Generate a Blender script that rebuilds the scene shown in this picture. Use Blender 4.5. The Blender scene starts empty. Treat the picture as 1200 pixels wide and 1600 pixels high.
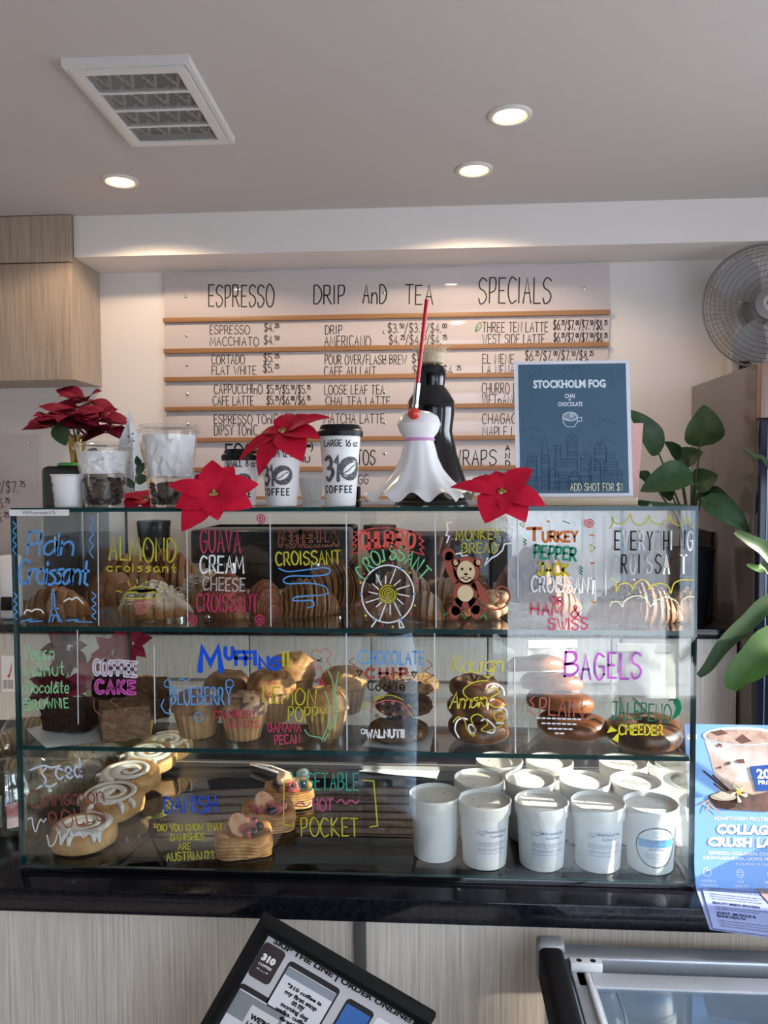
import bpy, bmesh, math, random
from mathutils import Vector, Matrix, noise
D = bpy.data; SC = bpy.context.scene; C = SC.collection
PI = math.pi
# ---------------------------------------------------------------- camera
FPX = 1200.0
CAM = Vector((0.1662, -1.4578, 1.6556)); YAW, PIT, ROL = 0.0625, -0.0433, -0.0052
_F = Vector((-math.sin(YAW)*math.cos(PIT), math.cos(YAW)*math.cos(PIT), math.sin(PIT)))
_R0 = Vector((math.cos(YAW), math.sin(YAW), 0)); _U0 = _R0.cross(_F)
_R = _R0*math.cos(ROL) + _U0*math.sin(ROL); _U = _U0*math.cos(ROL) - _R0*math.sin(ROL)
cd = D.cameras.new('camera'); cam = D.objects.new('camera', cd); C.objects.link(cam)
cd.sensor_fit = 'VERTICAL'; cd.sensor_height = 36.0; cd.lens = FPX/1600*36; cd.clip_start = 0.02
m = Matrix((( _R.x, _U.x, -_F.x, CAM.x), (_R.y, _U.y, -_F.y, CAM.y), (_R.z, _U.z, -_F.z, CAM.z), (0, 0, 0, 1)))
cam.matrix_world = m; SC.camera = cam

def ray(px, py): return (_R*(px-600) - _U*(py-800) + _F*FPX)
def at_y(px, py, y):
    d = ray(px, py); return CAM + d*((y-CAM.y)/d.y)
def at_z(px, py, z):
    d = ray(px, py); return CAM + d*((z-CAM.z)/d.z)
def mpp(y): return (y-CAM.y)/FPX           # metres per pixel at depth y

# ---------------------------------------------------------------- light
W = D.worlds.new('world'); SC.world = W; W.use_nodes = True
bg = W.node_tree.nodes['Background']; bg.inputs[0].default_value = (0.82, 0.90, 1.0, 1); bg.inputs[1].default_value = 8.2
SUN_DIR = Vector((0.87, -0.10, 0.32)).normalized()      # towards the sun
sl = D.lights.new('sun', 'SUN'); sl.energy = 12.0; sl.angle = 0.009; sl.color = (1.0, 0.91, 0.78)
so = D.objects.new('sun', sl); C.objects.link(so); so.rotation_euler = SUN_DIR.to_track_quat('Z', 'Y').to_euler(); so.location = (6, -2, 5)
def area(name, loc, rot, sx, sy, e, col):
    l = D.lights.new(name, 'AREA'); l.cycles.is_portal = True; l.shape = 'RECTANGLE'; l.size = sx; l.size_y = sy; l.energy = e; l.color = col
    o = D.objects.new(name, l); C.objects.link(o); o.location = loc; o.rotation_euler = rot; return l
area('front_window_daylight', (0.9, -3.02, 1.45), (PI/2, 0, 0), 3.4, 2.3, 55, (0.86, 0.93, 1.0))
area('side_window_daylight', (2.68, -0.9, 1.5), (PI/2, 0, PI/2), 3.2, 2.2, 40, (0.86, 0.93, 1.0))
SC.view_settings.view_transform = 'Standard'; SC.view_settings.look = 'None'; SC.view_settings.gamma = 1
SC.view_settings.use_curve_mapping = False; SC.view_settings.exposure = 0.55
SC.cycles.use_denoising = True
SC.cycles.transparent_max_bounces = 40; SC.cycles.max_bounces = 10; SC.cycles.glossy_bounces = 5
SC.cycles.caustics_reflective = False; SC.cycles.caustics_refractive = False
SC.cycles.sample_clamp_indirect = 6

# ---------------------------------------------------------------- materials
MATS = {}
def nmat(name):
    mt = D.materials.new(name); mt.use_nodes = True; MATS[name] = mt
    return mt, mt.node_tree.nodes, mt.node_tree.links, mt.node_tree.nodes['Principled BSDF']
def pm(name, col, rough=0.5, metal=0.0, col2=None, nscale=20, nstr=(1, 1, 1), bump=None, spec=None, sss=0, attr=False, trans=0):
    if name in MATS: return MATS[name]
    mt, n, l, b = nmat(name)
    c = (*col, 1)
    b.inputs['Base Color'].default_value = c; b.inputs['Roughness'].default_value = rough; b.inputs['Metallic'].default_value = metal
    if spec is not None: b.inputs['Specular IOR Level'].default_value = spec
    if sss:
        b.inputs['Subsurface Weight'].default_value = sss; b.inputs['Subsurface Radius'].default_value = (.02, .01, .006)
    tc = n.new('ShaderNodeTexCoord'); mp = n.new('ShaderNodeMapping'); mp.inputs['Scale'].default_value = nstr
    l.new(tc.outputs['Object'], mp.inputs[0])
    src = None
    if col2:
        nz = n.new('ShaderNodeTexNoise'); nz.inputs['Scale'].default_value = nscale; nz.inputs['Detail'].default_value = 6
        l.new(mp.outputs[0], nz.inputs[0])
        rp = n.new('ShaderNodeValToRGB'); rp.color_ramp.elements[0].position = .35; rp.color_ramp.elements[1].position = .68
        rp.color_ramp.elements[0].color = c; rp.color_ramp.elements[1].color = (*col2, 1)
        l.new(nz.outputs[0], rp.inputs[0]); src = rp.outputs[0]
        l.new(src, b.inputs['Base Color'])
    if attr:
        at = n.new('ShaderNodeAttribute'); at.attribute_name = 'Col'
        mx = n.new('ShaderNodeMix'); mx.data_type = 'RGBA'; mx.blend_type = 'MULTIPLY'; mx.inputs[0].default_value = 1
        if src: l.new(src, mx.inputs[6])
        else: mx.inputs[6].default_value = c
        l.new(at.outputs[0], mx.inputs[7]); l.new(mx.outputs[2], b.inputs['Base Color'])
    if bump:
        nb = n.new('ShaderNodeTexNoise'); nb.inputs['Scale'].default_value = bump[0]; nb.inputs['Detail'].default_value = 5
        l.new(mp.outputs[0], nb.inputs[0])
        bp = n.new('ShaderNodeBump'); bp.inputs['Strength'].default_value = bump[1]; bp.inputs['Distance'].default_value = bump[2] if len(bump) > 2 else .004
        l.new(nb.outputs[0], bp.inputs['Height']); l.new(bp.outputs[0], b.inputs['Normal'])
    return mt
def clear(name, tint, f0=.045, rough=0.0, white=0.0):
    """clear pane: what lies behind shows through, Schlick reflection on top"""
    if name in MATS: return MATS[name]
    mt = D.materials.new(name); mt.use_nodes = True; MATS[name] = mt
    n, l = mt.node_tree.nodes, mt.node_tree.links; n.clear()
    out = n.new('ShaderNodeOutputMaterial'); tr = n.new('ShaderNodeBsdfTransparent'); tr.inputs[0].default_value = (*tint, 1)
    gl = n.new('ShaderNodeBsdfGlossy'); gl.inputs[1].default_value = rough; gl.inputs[0].default_value = (1, 1, 1, 1)
    lw = n.new('ShaderNodeLayerWeight'); lw.inputs[0].default_value = .5
    pw = n.new('ShaderNodeMath'); pw.operation = 'POWER'; pw.inputs[1].default_value = 5
    ma = n.new('ShaderNodeMath'); ma.operation = 'MULTIPLY_ADD'; ma.inputs[1].default_value = 1-f0; ma.inputs[2].default_value = f0
    l.new(lw.outputs['Facing'], pw.inputs[0]); l.new(pw.outputs[0], ma.inputs[0])
    base = tr.outputs[0]
    if white:
        df = n.new('ShaderNodeBsdfDiffuse'); df.inputs[0].default_value = (.9, .9, .9, 1)
        m0 = n.new('ShaderNodeMixShader'); m0.inputs[0].default_value = white
        l.new(tr.outputs[0], m0.inputs[1]); l.new(df.outputs[0], m0.inputs[2]); base = m0.outputs[0]
    mx = n.new('ShaderNodeMixShader'); l.new(ma.outputs[0], mx.inputs[0]); l.new(base, mx.inputs[1]); l.new(gl.outputs[0], mx.inputs[2])
    l.new(mx.outputs[0], out.inputs[0]); return mt
def wood(name, c1, c2, rough=.45, vertical=True, scale=60):
    if name in MATS: return MATS[name]
    mt, n, l, b = nmat(name)
    tc = n.new('ShaderNodeTexCoord'); mp = n.new('ShaderNodeMapping')
    mp.inputs['Scale'].default_value = (1, 1, .02) if vertical else (.02, 1, 1)
    nz = n.new('ShaderNodeTexNoise'); nz.inputs['Scale'].default_value = scale; nz.inputs['Detail'].default_value = 8; nz.inputs['Roughness'].default_value = .65
    rp = n.new('ShaderNodeValToRGB'); e = rp.color_ramp.elements; e[0].position = .34; e[1].position = .66; e[0].color = (*c1, 1); e[1].color = (*c2, 1)
    l.new(tc.outputs['Object'], mp.inputs[0]); l.new(mp.outputs[0], nz.inputs[0]); l.new(nz.outputs[0], rp.inputs[0]); l.new(rp.outputs[0], b.inputs['Base Color'])
    b.inputs['Roughness'].default_value = rough; return mt
def emit(name, col, s):
    mt, n, l, b = nmat(name); b.inputs['Base Color'].default_value = (*col, 1)
    b.inputs['Emission Color'].default_value = (*col, 1); b.inputs['Emission Strength'].default_value = s; return mt
def paint(hexcol, rough=.6):
    nm = 'paint_'+hexcol
    if nm in MATS: return MATS[nm]
    c = [int(hexcol[i:i+2], 16)/255 for i in (0, 2, 4)]
    c = [x/12.92 if x <= .04045 else ((x+.055)/1.055)**2.4 for x in c]
    return pm(nm, c, rough, spec=.2)

GLASS = clear('clear_glass', (.955, .975, .97)); EDGE = pm('glass_edge_green', (.012, .05, .052), .12)
PLASTIC = clear('clear_plastic', (.95, .95, .95), .05, .04, .02)
WHITEWALL = pm('white_wall_paint', (.82, .785, .765), .7, bump=(60, .08))
CEILM = pm('ceiling_paint', (.57, .53, .52), .75, bump=(40, .06))
LAM = wood('light_laminate', (.31, .24, .18), (.50, .41, .33), scale=170)
LAM2 = wood('pale_counter_laminate', (.42, .39, .35), (.68, .65, .60), scale=190)
BLACKTOP = pm('black_polished_top', (.006, .006, .009), .10, col2=(.012, .012, .018), nscale=80, spec=.35)
BLACK = pm('black_plastic', (.008, .008, .010), .4, spec=.25); BLACKM = pm('black_matt', (.012, .012, .013), .7, spec=.2)
CHROME = pm('chrome', (.7, .7, .72), .18, 1.0); ALU = pm('brushed_aluminium', (.62, .62, .64), .35, 1.0)
WHITEP = pm('white_paper', (.80, .79, .78), .6); CUPW = pm('white_cup_paper', (.80, .78, .77), .5)
WHITEPL = pm('white_gloss_plastic', (.82, .82, .82), .25)
INK = pm('black_ink', (.012, .012, .014), .5); DARKINK = pm('worn_black_ink', (.03, .03, .035), .6, col2=(.16, .16, .17), nscale=260)
OAK = wood('oak_rail', (.30, .145, .06), (.42, .22, .10), vertical=False, scale=30)
LOAK = wood('light_oak_block', (.50, .36, .23), (.62, .47, .32), vertical=False, scale=40)

# ---------------------------------------------------------------- objects
def link(o, parent=None):
    C.objects.link(o)
    if parent: o.parent = parent
    return o
def thing(name, label, cat, loc=(0, 0, 0), rz=0.0, group=None):
    o = D.objects.new(name, None); o.empty_display_size = .03; link(o); o.location = loc; o.rotation_euler = (0, 0, rz)
    o['label'] = label; o['category'] = cat
    if group: o['group'] = group
    return o
def tag(o, label, cat, group=None, kind=None):
    o['label'] = label; o['category'] = cat
    if group: o['group'] = group
    if kind: o['kind'] = kind
    return o
def dup(root, label, loc, rz=None, group=None):
    r = root.copy(); C.objects.link(r); r.location = loc; r['label'] = label
    if rz is not None: r.rotation_euler = (r.rotation_euler[0], r.rotation_euler[1], rz)
    if group: r['group'] = group
    for ch in list(root.children):
        c = ch.copy(); C.objects.link(c); c.parent = r
        for g in list(ch.children):
            d = g.copy(); C.objects.link(d); d.parent = c
    return r
class MB:
    """collects simple shapes into one mesh"""
    def __init__(s): s.v = []; s.f = []; s.mi = []; s.col = []
    def add(s, vs, fs, mi=0, col=None):
        k = len(s.v); s.v += [Vector(v) for v in vs]; s.f += [[i+k for i in f] for f in fs]; s.mi += [mi]*len(fs)
        s.col += (col if col else [(1, 1, 1)]*len(vs)); return s
    def box(s, x0, x1, y0, y1, z0, z1, mi=0, M=None):
        vs = [Vector(v) for v in ((x0, y0, z0), (x1, y0, z0), (x1, y1, z0), (x0, y1, z0), (x0, y0, z1), (x1, y0, z1), (x1, y1, z1), (x0, y1, z1))]
        if M: vs = [M @ v for v in vs]
        return s.add(vs, [(0, 3, 2, 1), (4, 5, 6, 7), (0, 1, 5, 4), (1, 2, 6, 5), (2, 3, 7, 6), (3, 0, 4, 7)], mi)
    def rbox(s, x0, x1, y0, y1, z0, z1, r, mi=0, M=None, seg=3):
        bm = bmesh.new(); bmesh.ops.create_cube(bm, size=1)
        for v in bm.verts: v.co = Vector(((x0+x1)/2+v.co.x*(x1-x0), (y0+y1)/2+v.co.y*(y1-y0), (z0+z1)/2+v.co.z*(z1-z0)))
        bmesh.ops.bevel(bm, geom=bm.edges[:], offset=r, segments=seg, profile=.5, affect='EDGES')
        bm.verts.index_update()
        vs = [M @ v.co if M else v.co.copy() for v in bm.verts]; fs = [[v.index for v in f.verts] for f in bm.faces]; bm.free()
        return s.add(vs, fs, mi)
    def lathe(s, prof, n=32, mi=0, M=None, fn=None, cap=True):
        vs = []; fs = []
        for j, (r, z) in enumerate(prof):
            for i in range(n):
                a = 2*PI*i/n; rr = r*(fn(a, j, z) if fn else 1); v = Vector((rr*math.cos(a), rr*math.sin(a), z)); vs.append(M @ v if M else v)
        for j in range(len(prof)-1):
            for i in range(n):
                k = (i+1) % n; fs.append((j*n+i, j*n+k, (j+1)*n+k, (j+1)*n+i))
        if cap:
            fs.append(tuple(reversed(range(n)))); fs.append(tuple((len(prof)-1)*n+i for i in range(n)))
        return s.add(vs, fs, mi)
    def tube(s, pts, r, n=8, mi=0, cap=True):
        pts = [Vector(p) for p in pts]; vs = []; fs = []; rs = r if isinstance(r, (list, tuple)) else [r]*len(pts)
        up = None
        for i, p in enumerate(pts):
            t = (pts[min(i+1, len(pts)-1)]-pts[max(i-1, 0)]).normalized()
            if up is None:
                up = Vector((0, 0, 1)) if abs(t.z) < .9 else Vector((1, 0, 0))
            a = t.cross(up).normalized(); b = a.cross(t).normalized(); up = b
            for k in range(n):
                th = 2*PI*k/n; vs.append(p+(a*math.cos(th)+b*math.sin(th))*rs[i])
        for i in range(len(pts)-1):
            for k in range(n):
                q = (k+1) % n; fs.append((i*n+k, i*n+q, (i+1)*n+q, (i+1)*n+k))
        if cap: fs.append(tuple(reversed(range(n)))); fs.append(tuple((len(pts)-1)*n+i for i in range(n)))
        return s.add(vs, fs, mi)
    def ball(s, c, r, mi=0, sub=2, sc=(1, 1, 1), nz=0, nf=3, seed=0):
        bm = bmesh.new(); bmesh.ops.create_icosphere(bm, subdivisions=sub, radius=1); bm.verts.index_update(); vs = []
        for v in bm.verts:
            k = 1+nz*noise.noise(v.co*nf+Vector((seed, seed*2.3, seed*1.7))) if nz else 1
            vs.append(Vector(c)+Vector((v.co.x*sc[0], v.co.y*sc[1], v.co.z*sc[2]))*r*k)
        fs = [[v.index for v in f.verts] for f in bm.faces]; bm.free(); return s.add(vs, fs, mi)
    def build(s, name, mats, parent=None, smooth=True, angle=40):
        me = D.meshes.new(name); me.from_pydata([tuple(v) for v in s.v], [], s.f)
        for mt in (mats if isinstance(mats, (list, tuple)) else [mats]): me.materials.append(mt)
        me.polygons.foreach_set('material_index', s.mi)
        if any(c != (1, 1, 1) for c in s.col):
            at = me.color_attributes.new('Col', 'FLOAT_COLOR', 'POINT'); fl = []
            for c in s.col: fl += [c[0], c[1], c[2], 1]
            at.data.foreach_set('color', fl)
        if smooth:
            me.polygons.foreach_set('use_smooth', [True]*len(me.polygons)); me.set_sharp_from_angle(angle=math.radians(angle))
        me.update(); o = D.objects.new(name, me); return link(o, parent)
def struct(name, mb, mt):
    o = mb.build(name, mt, smooth=False); o['kind'] = 'structure'; return o
def part(name, mb, mt, parent, label=None, **k):
    o = mb.build(name, mt, parent, **k)
    if label: o['label'] = label
    return o

# ---------------------------------------------------------------- hand lettering (single stroke alphabet)
_Y = {c: i for i, c in enumerate('0123456789abcdef')}; _Y.update({'z': -1, 'y': -2, 'x': -3, 'w': -4})
GL = {
 'A': (6, '00 3a 60|14 54'), 'B': (6, '00 0a|~0a 4a 58 46 05|~05 55 63 41 00'), 'C': (6, '~69 4a 2a 07 03 20 40 61'), 'D': (6, '00 0a|~0a 3a 67 63 30 00'),
 'E': (5, '5a 0a 00 50|05 45'), 'F': (5, '5a 0a 00|05 45'), 'G': (6, '~69 4a 2a 07 03 20 40 62|62 65 35'), 'H': (6, '00 0a|60 6a|05 65'), 'I': (1, '00 0a'),
 'J': (5, '~4a 43 30 10 02|1a 5a'), 'K': (6, '00 0a|5a 05 60'), 'L': (5, '0a 00 50'), 'M': (8, '00 1a 43 7a 80'), 'N': (6, '00 0a 60 6a'),
 'O': (7, '~4a 2a 07 03 20 50 73 77 4a'), 'P': (5, '00 0a|~0a 4a 58 45 04'), 'Q': (7, '~4a 2a 07 03 20 50 73 77 4a|43 7z'), 'R': (6, '00 0a|~0a 4a 58 45 05|25 60'),
 'S': (6, '~69 4a 2a 08 16 45 63 51 30 10 02'), 'T': (6, '0a 6a|3a 30'), 'U': (6, '~0a 03 20 40 63 6a'), 'V': (6, '0a 30 6a'), 'W': (8, '0a 20 47 60 8a'),
 'X': (6, '00 6a|0a 60'), 'Y': (6, '0a 35 6a|35 30'), 'Z': (6, '0a 6a 00 60'),
 '0': (6, '~3a 07 03 30 63 67 3a'), '1': (2, '08 2a 20'), '2': (6, '~08 2a 4a 67 45 00|00 60'), '3': (6, '~09 3a 58 46 25|~25 55 63 41 20 01'), '4': (6, '40 4a 03 63'),
 '5': (6, '5a 0a 06|~06 46 64 51 20 01'), '6': (6, '~5a 27 03 10 40 62 55 26 03'), '7': (6, '0a 6a 20'), '8': (6, '~36 18 3a 58 36 03 30 63 36'), '9': (6, '~68 4a 1a 07 25 57 68|68 50'),
 '$': (6, '~69 4a 2a 08 16 45 63 51 30 10 02|3b 3z'), '/': (5, '0z 5b'), '!': (1, '0a 03|01 00'), '?': (5, '~08 2a 48 36 24|21 20'), '+': (5, '05 55|28 22'), '*': (5, '0a 56|06 5a|2b 25'),
 ':': (1, '06 05|01 00'), '.': (1, '00 01'), ',': (1, '11 0z'), '-': (4, '05 45'), '|': (1, '0z 0b'), '&': (7, '~70 28 3a 48 03 10 40 64'), '"': (2, '0a 08|2a 28'), "'": (1, '0a 08'), '(': (2, '~2b 08 02 2z'), ')': (2, '~0b 28 22 0z'),
 'a': (5, '~56 26 04 01 20 42 56|56 51 60'), 'b': (5, '0a 00|~04 36 54 52 30 01'), 'c': (5, '~55 26 04 02 20 51'), 'd': (5, '5a 50|~54 26 04 02 20 52'), 'e': (5, '03 53|~53 46 16 03 11 30 51'),
 'f': (4, '~4a 29 18 10|06 36'), 'g': (5, '~55 26 04 02 30 53|~56 50 4x 1x 0y'), 'h': (5, '0a 00|~04 36 54 50'), 'i': (1, '06 00|09 08'), 'j': (2, '~26 20 1x 0x|29 28'), 'k': (5, '0a 00|46 03 50'),
 'l': (1, '0a 00'), 'm': (8, '06 00|~04 26 44 40|~44 66 84 80'), 'n': (5, '06 00|~04 36 54 50'), 'o': (5, '~26 04 02 20 40 52 54 36 26'), 'p': (5, '06 0w|~05 36 54 52 30 01'), 'q': (5, '56 5w|~55 26 04 02 30 51'),
 'r': (4, '06 00|~04 26 46'), 's': (4, '~46 26 05 24 42 20 00'), 't': (4, '2a 21 40|06 46'), 'u': (5, '~06 02 20 40 53|56 50'), 'v': (5, '06 20 56'), 'w': (7, '06 20 35 50 76'), 'x': (5, '06 50|00 56'), 'y': (5, '06 31|56 0w'), 'z': (5, '06 56 00 50'),
}
def cat(pts, n=5, closed=False):
    """smooth polyline through points"""
    out = []; N = len(pts)
    for i in range(N if closed else N-1):
        g = (lambda k: pts[k % N]) if closed else (lambda k: pts[max(0, min(N-1, k))])
        p0, p1, p2, p3 = g(i-1), g(i), g(i+1), g(i+2)
        for k in range(n):
            t = k/n
            out.append(tuple(.5*(2*b+(c-a)*t+(2*a-5*b+4*c-d)*t*t+(3*b-a-3*c+d)*t**3) for a, b, c, d in zip(p0, p1, p2, p3)))
    out.append(tuple(pts[0] if closed else pts[-1])); return out
def strokes(text, gap=2.4, jit=0, rnd=None):
    """polylines with cap height 1, and total width"""
    x = 0; res = []; sup = False
    for ch in text:
        if ch == '^': sup = not sup; continue
        k = .5 if sup else 1
        if ch == ' ': x += 5*k; continue
        w, d = GL.get(ch, (5, '00 50'))
        ox = rnd.uniform(-jit, jit) if rnd else 0; oy = rnd.uniform(-jit, jit) if rnd else 0
        for st in d.split('|'):
            sm = st[0] == '~'; st = st.lstrip('~')
            p = [(int(a[0], 16), _Y[a[1]]) for a in st.split()]
            if sm: p = cat(p, 4)
            res.append([((x+(q[0]+ox)*k)/10, ((q[1]+oy)*k+(5 if sup else 0))/10) for q in p])
        x += (w+gap)*k
    return res, max(.1, (x-gap*(.5 if sup else 1))/10)
def ribbon(mb, pts, hw, f, mi=0):
    P = [Vector((p[0], p[1])) for p in pts]
    P = [p for i, p in enumerate(P) if i == 0 or (p-P[i-1]).length > 1e-7]
    if len(P) < 2: P = [P[0], P[0]+Vector((hw*.2, 0))]
    n = len(P); L = []; Rr = []
    for i in range(n):
        a = (P[i]-P[i-1]).normalized() if i else (P[1]-P[0]).normalized(); b = (P[i+1]-P[i]).normalized() if i < n-1 else a
        t = a+b; t = t.normalized() if t.length > 1e-4 else a
        nn = Vector((-t.y, t.x)); k = hw/max(.6, abs(nn.dot(Vector((-a.y, a.x)))))
        L.append(P[i]+nn*k); Rr.append(P[i]-nn*k)
    vs = [f(*p) for p in L]+[f(*p) for p in Rr]; fs = [(n+i, n+i+1, i+1, i) for i in range(n-1)]
    def fan(p, t):
        k = len(vs); nn = Vector((-t.y, t.x)); ring = [p+nn*hw*math.cos(q)+t*hw*math.sin(q) for q in [PI*j/5 for j in range(6)]]
        vs.extend(f(*q) for q in ring); fs.append(tuple(range(k, k+6)))
    fan(P[-1], (P[-1]-P[-2]).normalized()); fan(P[0], (P[0]-P[1]).normalized())
    mb.add(vs, fs, mi)
def write(mb, text, x0, y0, x1, y1, h, hw, f, mi=0, slant=0, jit=0, seed=1, gap=2.4):
    """hand letter text with its baseline from (x0,y0) to (x1,y1) in 2-D surface coordinates; f maps to 3-D"""
    st, w = strokes(text, gap, jit, random.Random(seed)); d = Vector((x1-x0, y1-y0)); L = d.length; e = d/L; u = Vector((-e.y, e.x)); s = L/w
    for pl in st: ribbon(mb, [tuple(Vector((x0, y0))+e*(q[0]*s+q[1]*h*slant)+u*q[1]*h) for q in pl], hw, f, mi)
def typeset(mb, text, x0, z0, x1, h, f, bold=0.0, mi=0, shear=0, rot=0):
    """printed lettering fitted to a box, from the built-in typeface"""
    cu = D.curves.new('type', 'FONT'); cu.body = text; cu.resolution_u = 2; cu.offset = bold; cu.shear = shear
    o = D.objects.new('type', cu); me = o.to_mesh()
    xs = [v.co.x for v in me.vertices]; ys = [v.co.y for v in me.vertices]
    a, b = min(xs), max(xs); lo = min(ys) if not any(c in 'gjpqy,' for c in text) else 0.0; hi = max(ys)
    vs = []
    for v in me.vertices:
        u = (v.co.x-a)/(b-a)*(x1-x0); w = (v.co.y-lo)/(hi-lo)*h
        vs.append(f(x0+u*math.cos(rot)-w*math.sin(rot), z0+u*math.sin(rot)+w*math.cos(rot)))
    mb.add(vs, [tuple(p.vertices) for p in me.polygons], mi); o.to_mesh_clear(); D.objects.remove(o); D.curves.remove(cu)
def poly(mb, pts, f, mi=0):
    bm = bmesh.new(); fc = bm.faces.new([bm.verts.new((p[0], p[1], 0)) for p in pts]); bmesh.ops.triangulate(bm, faces=[fc]); bm.verts.index_update()
    mb.add([f(v.co.x, v.co.y) for v in bm.verts], [[v.index for v in q.verts] for q in bm.faces], mi); bm.free()
def oval(cx, cy, rx, ry, n=24, a0=0): return [(cx+rx*math.cos(2*PI*i/n), cy+ry*math.sin(2*PI*i/n)) for i in range(n)]
def circ(cx, cy, rx, ry, n=28): return oval(cx, cy, rx, ry, n)+[(cx+rx, cy)]
def spiral(cx, cy, r, turns, n=40): return [(cx+r*t*math.cos(2*PI*turns*t), cy+r*t*math.sin(2*PI*turns*t)) for t in [i/n for i in range(n+1)]]
# ================================================================ the room
YW, ZC, ZT, ZF = 2.984, 3.083, 0.872, 0.885          # back wall, ceiling, front counter top, floor of the glass case
XR, XL, YF = 2.75, -2.75, -3.05
CABX = at_y(112, 470, 2.62).x
struct('floor', MB().box(XL-.1, XR+.1, YF-.1, YW+.1, -.1, 0), pm('floor_tile', (.20, .185, .17), .5, col2=(.26, .24, .22), nscale=4))
struct('ceiling', MB().box(XL-.1, XR+.1, YF-.1, YW+.1, ZC, ZC+.12), CEILM)
struct('wall_back', MB().box(XL-.1, XR+.1, YW, YW+.12, 0, ZC), WHITEWALL)
struct('wall_left', MB().box(XL-.12, XL, YF, YW, 0, ZC), WHITEWALL)
w = MB(); WX = (XR, XR+.12); wy0, wy1, wz0, wz1 = -2.7, 1.7, .3, 2.40
w.box(*WX, YF, wy0, 0, ZC).box(*WX, wy1, YW, 0, ZC).box(*WX, wy0, wy1, 0, wz0).box(*WX, wy0, wy1, wz1, ZC).box(*WX, -1.35, -.365, wz0, wz1)  # last box: unseen column added to keep sun off the freezer and counter front
struct('wall_right', w, WHITEWALL)
w = MB(); fx0, fx1, fz0, fz1 = .55, 2.6, .3, 2.6
w.box(XL, fx0, YF-.12, YF, 0, ZC).box(fx1, XR, YF-.12, YF, 0, ZC).box(fx0, fx1, YF-.12, YF, 0, fz0).box(fx0, fx1, YF-.12, YF, fz1, ZC)
struct('wall_front', w, pm('darkened_wall_paint', (.03, .028, .028), .8, spec=.2, bump=(60, .08)))  # unseen wall coloured near black to stand for the dim room in reflections
fr = pm('dark_window_frame', (.03, .03, .035), .4)
w = MB()
for x in (fx0, (fx0+fx1)/2-.03, fx1-.06): w.box(x, x+.06, YF-.09, YF-.03, fz0, fz1)
for z in (fz0, fz1-.06): w.box(fx0, fx1, YF-.09, YF-.03, z, z+.06)
struct('window_1', w, fr)
w = MB()
for y in (wy0, -1.41, -.36, wy1-.06): w.box(XR+.03, XR+.09, y, y+.06, wz0, wz1)
for z in (wz0, wz1-.06): w.box(XR+.03, XR+.09, wy0, wy1, z, z+.06)
struct('window_2', w, fr)
struct('trim_1', MB().box(CABX+.004, XR, 2.65, YW, 2.864, ZC), WHITEWALL)
struct('ground_outside', MB().box(-30, 40, -40, 30, -.25, -.12), pm('asphalt', (.34, .34, .35), .9, col2=(.42, .42, .43), nscale=3))
# the building across the street, seen only as a reflection in the case
b = thing('street_building', 'pale louvred building across the street mirrored in the glass', 'building', (6, -14, -.12))
w = MB().box(-9, 9, 0, 3, 0, 5.5); part('facade', w, pm('facade_grey', (.45, .50, .56), .8, col2=(.34, .38, .44), nscale=2), b)
w = MB()
for k in range(11): w.box(-8.5, 8.5, -.3, 0, .4+k*.42, .52+k*.42)
part('louvres', w, pm('louvre_white', (.62, .68, .74), .6), b)

# ---------------------------------------------------------------- ceiling fittings
ZI = ZC-.001
c4 = [at_z(*p, ZI) for p in ((97, 88), (300, 82), (363, 217), (204, 222))]
ctr = sum(c4, Vector())/4; eu = ((c4[1]-c4[0])+(c4[2]-c4[3])); LU = eu.length/2; ang = math.atan2(eu.y, eu.x)
LV = ((c4[3]-c4[0]).length+(c4[2]-c4[1]).length)/2
vent = thing('ceiling_vent', 'square white return air grille in the ceiling with a pleated filter behind', 'vent', (ctr.x, ctr.y, ZC-.03), ang)
U2, V2 = LU/2, LV/2*.97
VM = pm('vent_white_metal', (.72, .71, .70), .4)
w = MB()
def ring(w, ax, ay, bx, by, z0, z1): w.box(-ax, ax, -ay, -by, z0, z1).box(-ax, ax, by, ay, z0, z1).box(-ax, -bx, -by, by, z0, z1).box(bx, ax, -by, by, z0, z1)
ring(w, U2, V2, U2-.018, V2-.018, .004, .03)
part('outer_frame', w, VM, vent, smooth=False)
w = MB(); ring(w, U2-.021, V2-.021, U2-.055, V2-.055, -.004, .02); part('inner_frame', w, VM, vent, smooth=False)
iu, iv = U2-.055, V2-.055
w = MB()
for k in range(1, 4): w.box(-iu, iu, -iv+2*iv*k/4-.006, -iv+2*iv*k/4+.006, -.002, .012)
part('cross_bar', w, VM, vent, smooth=False)
w = MB(); n = 42
for k in range(1, n): w.box(-iu+2*iu*k/n-.0010, -iu+2*iu*k/n+.0010, -iv, iv, .002, .006)
part('grille_fins', w, pm('fin_grey', (.40, .39, .39), .5), vent, smooth=False)
w = MB().box(-iu, iu, -iv, iv, .0285, .0295)
fl = part('filter', w, pm('dark_filter', (.012, .011, .012), .9), vent, smooth=False)
w = MB()
for r in range(4):
    y0 = -iv+2*iv*r/4; hgt = 2*iv/4
    for k in range(4):
        x0 = -iu+2*iu*k/4; x1 = x0+iu/4; x2 = x0+iu/2
        for a, bb in (((x0, y0), (x1, y0+hgt)), ((x1, y0+hgt), (x2, y0))): w.tube([(*a, .020), (*bb, .020)], .006, 4)
part('filter_support', w, pm('filter_strut_grey', (.55, .53, .52), .7), fl, smooth=False)

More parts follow.
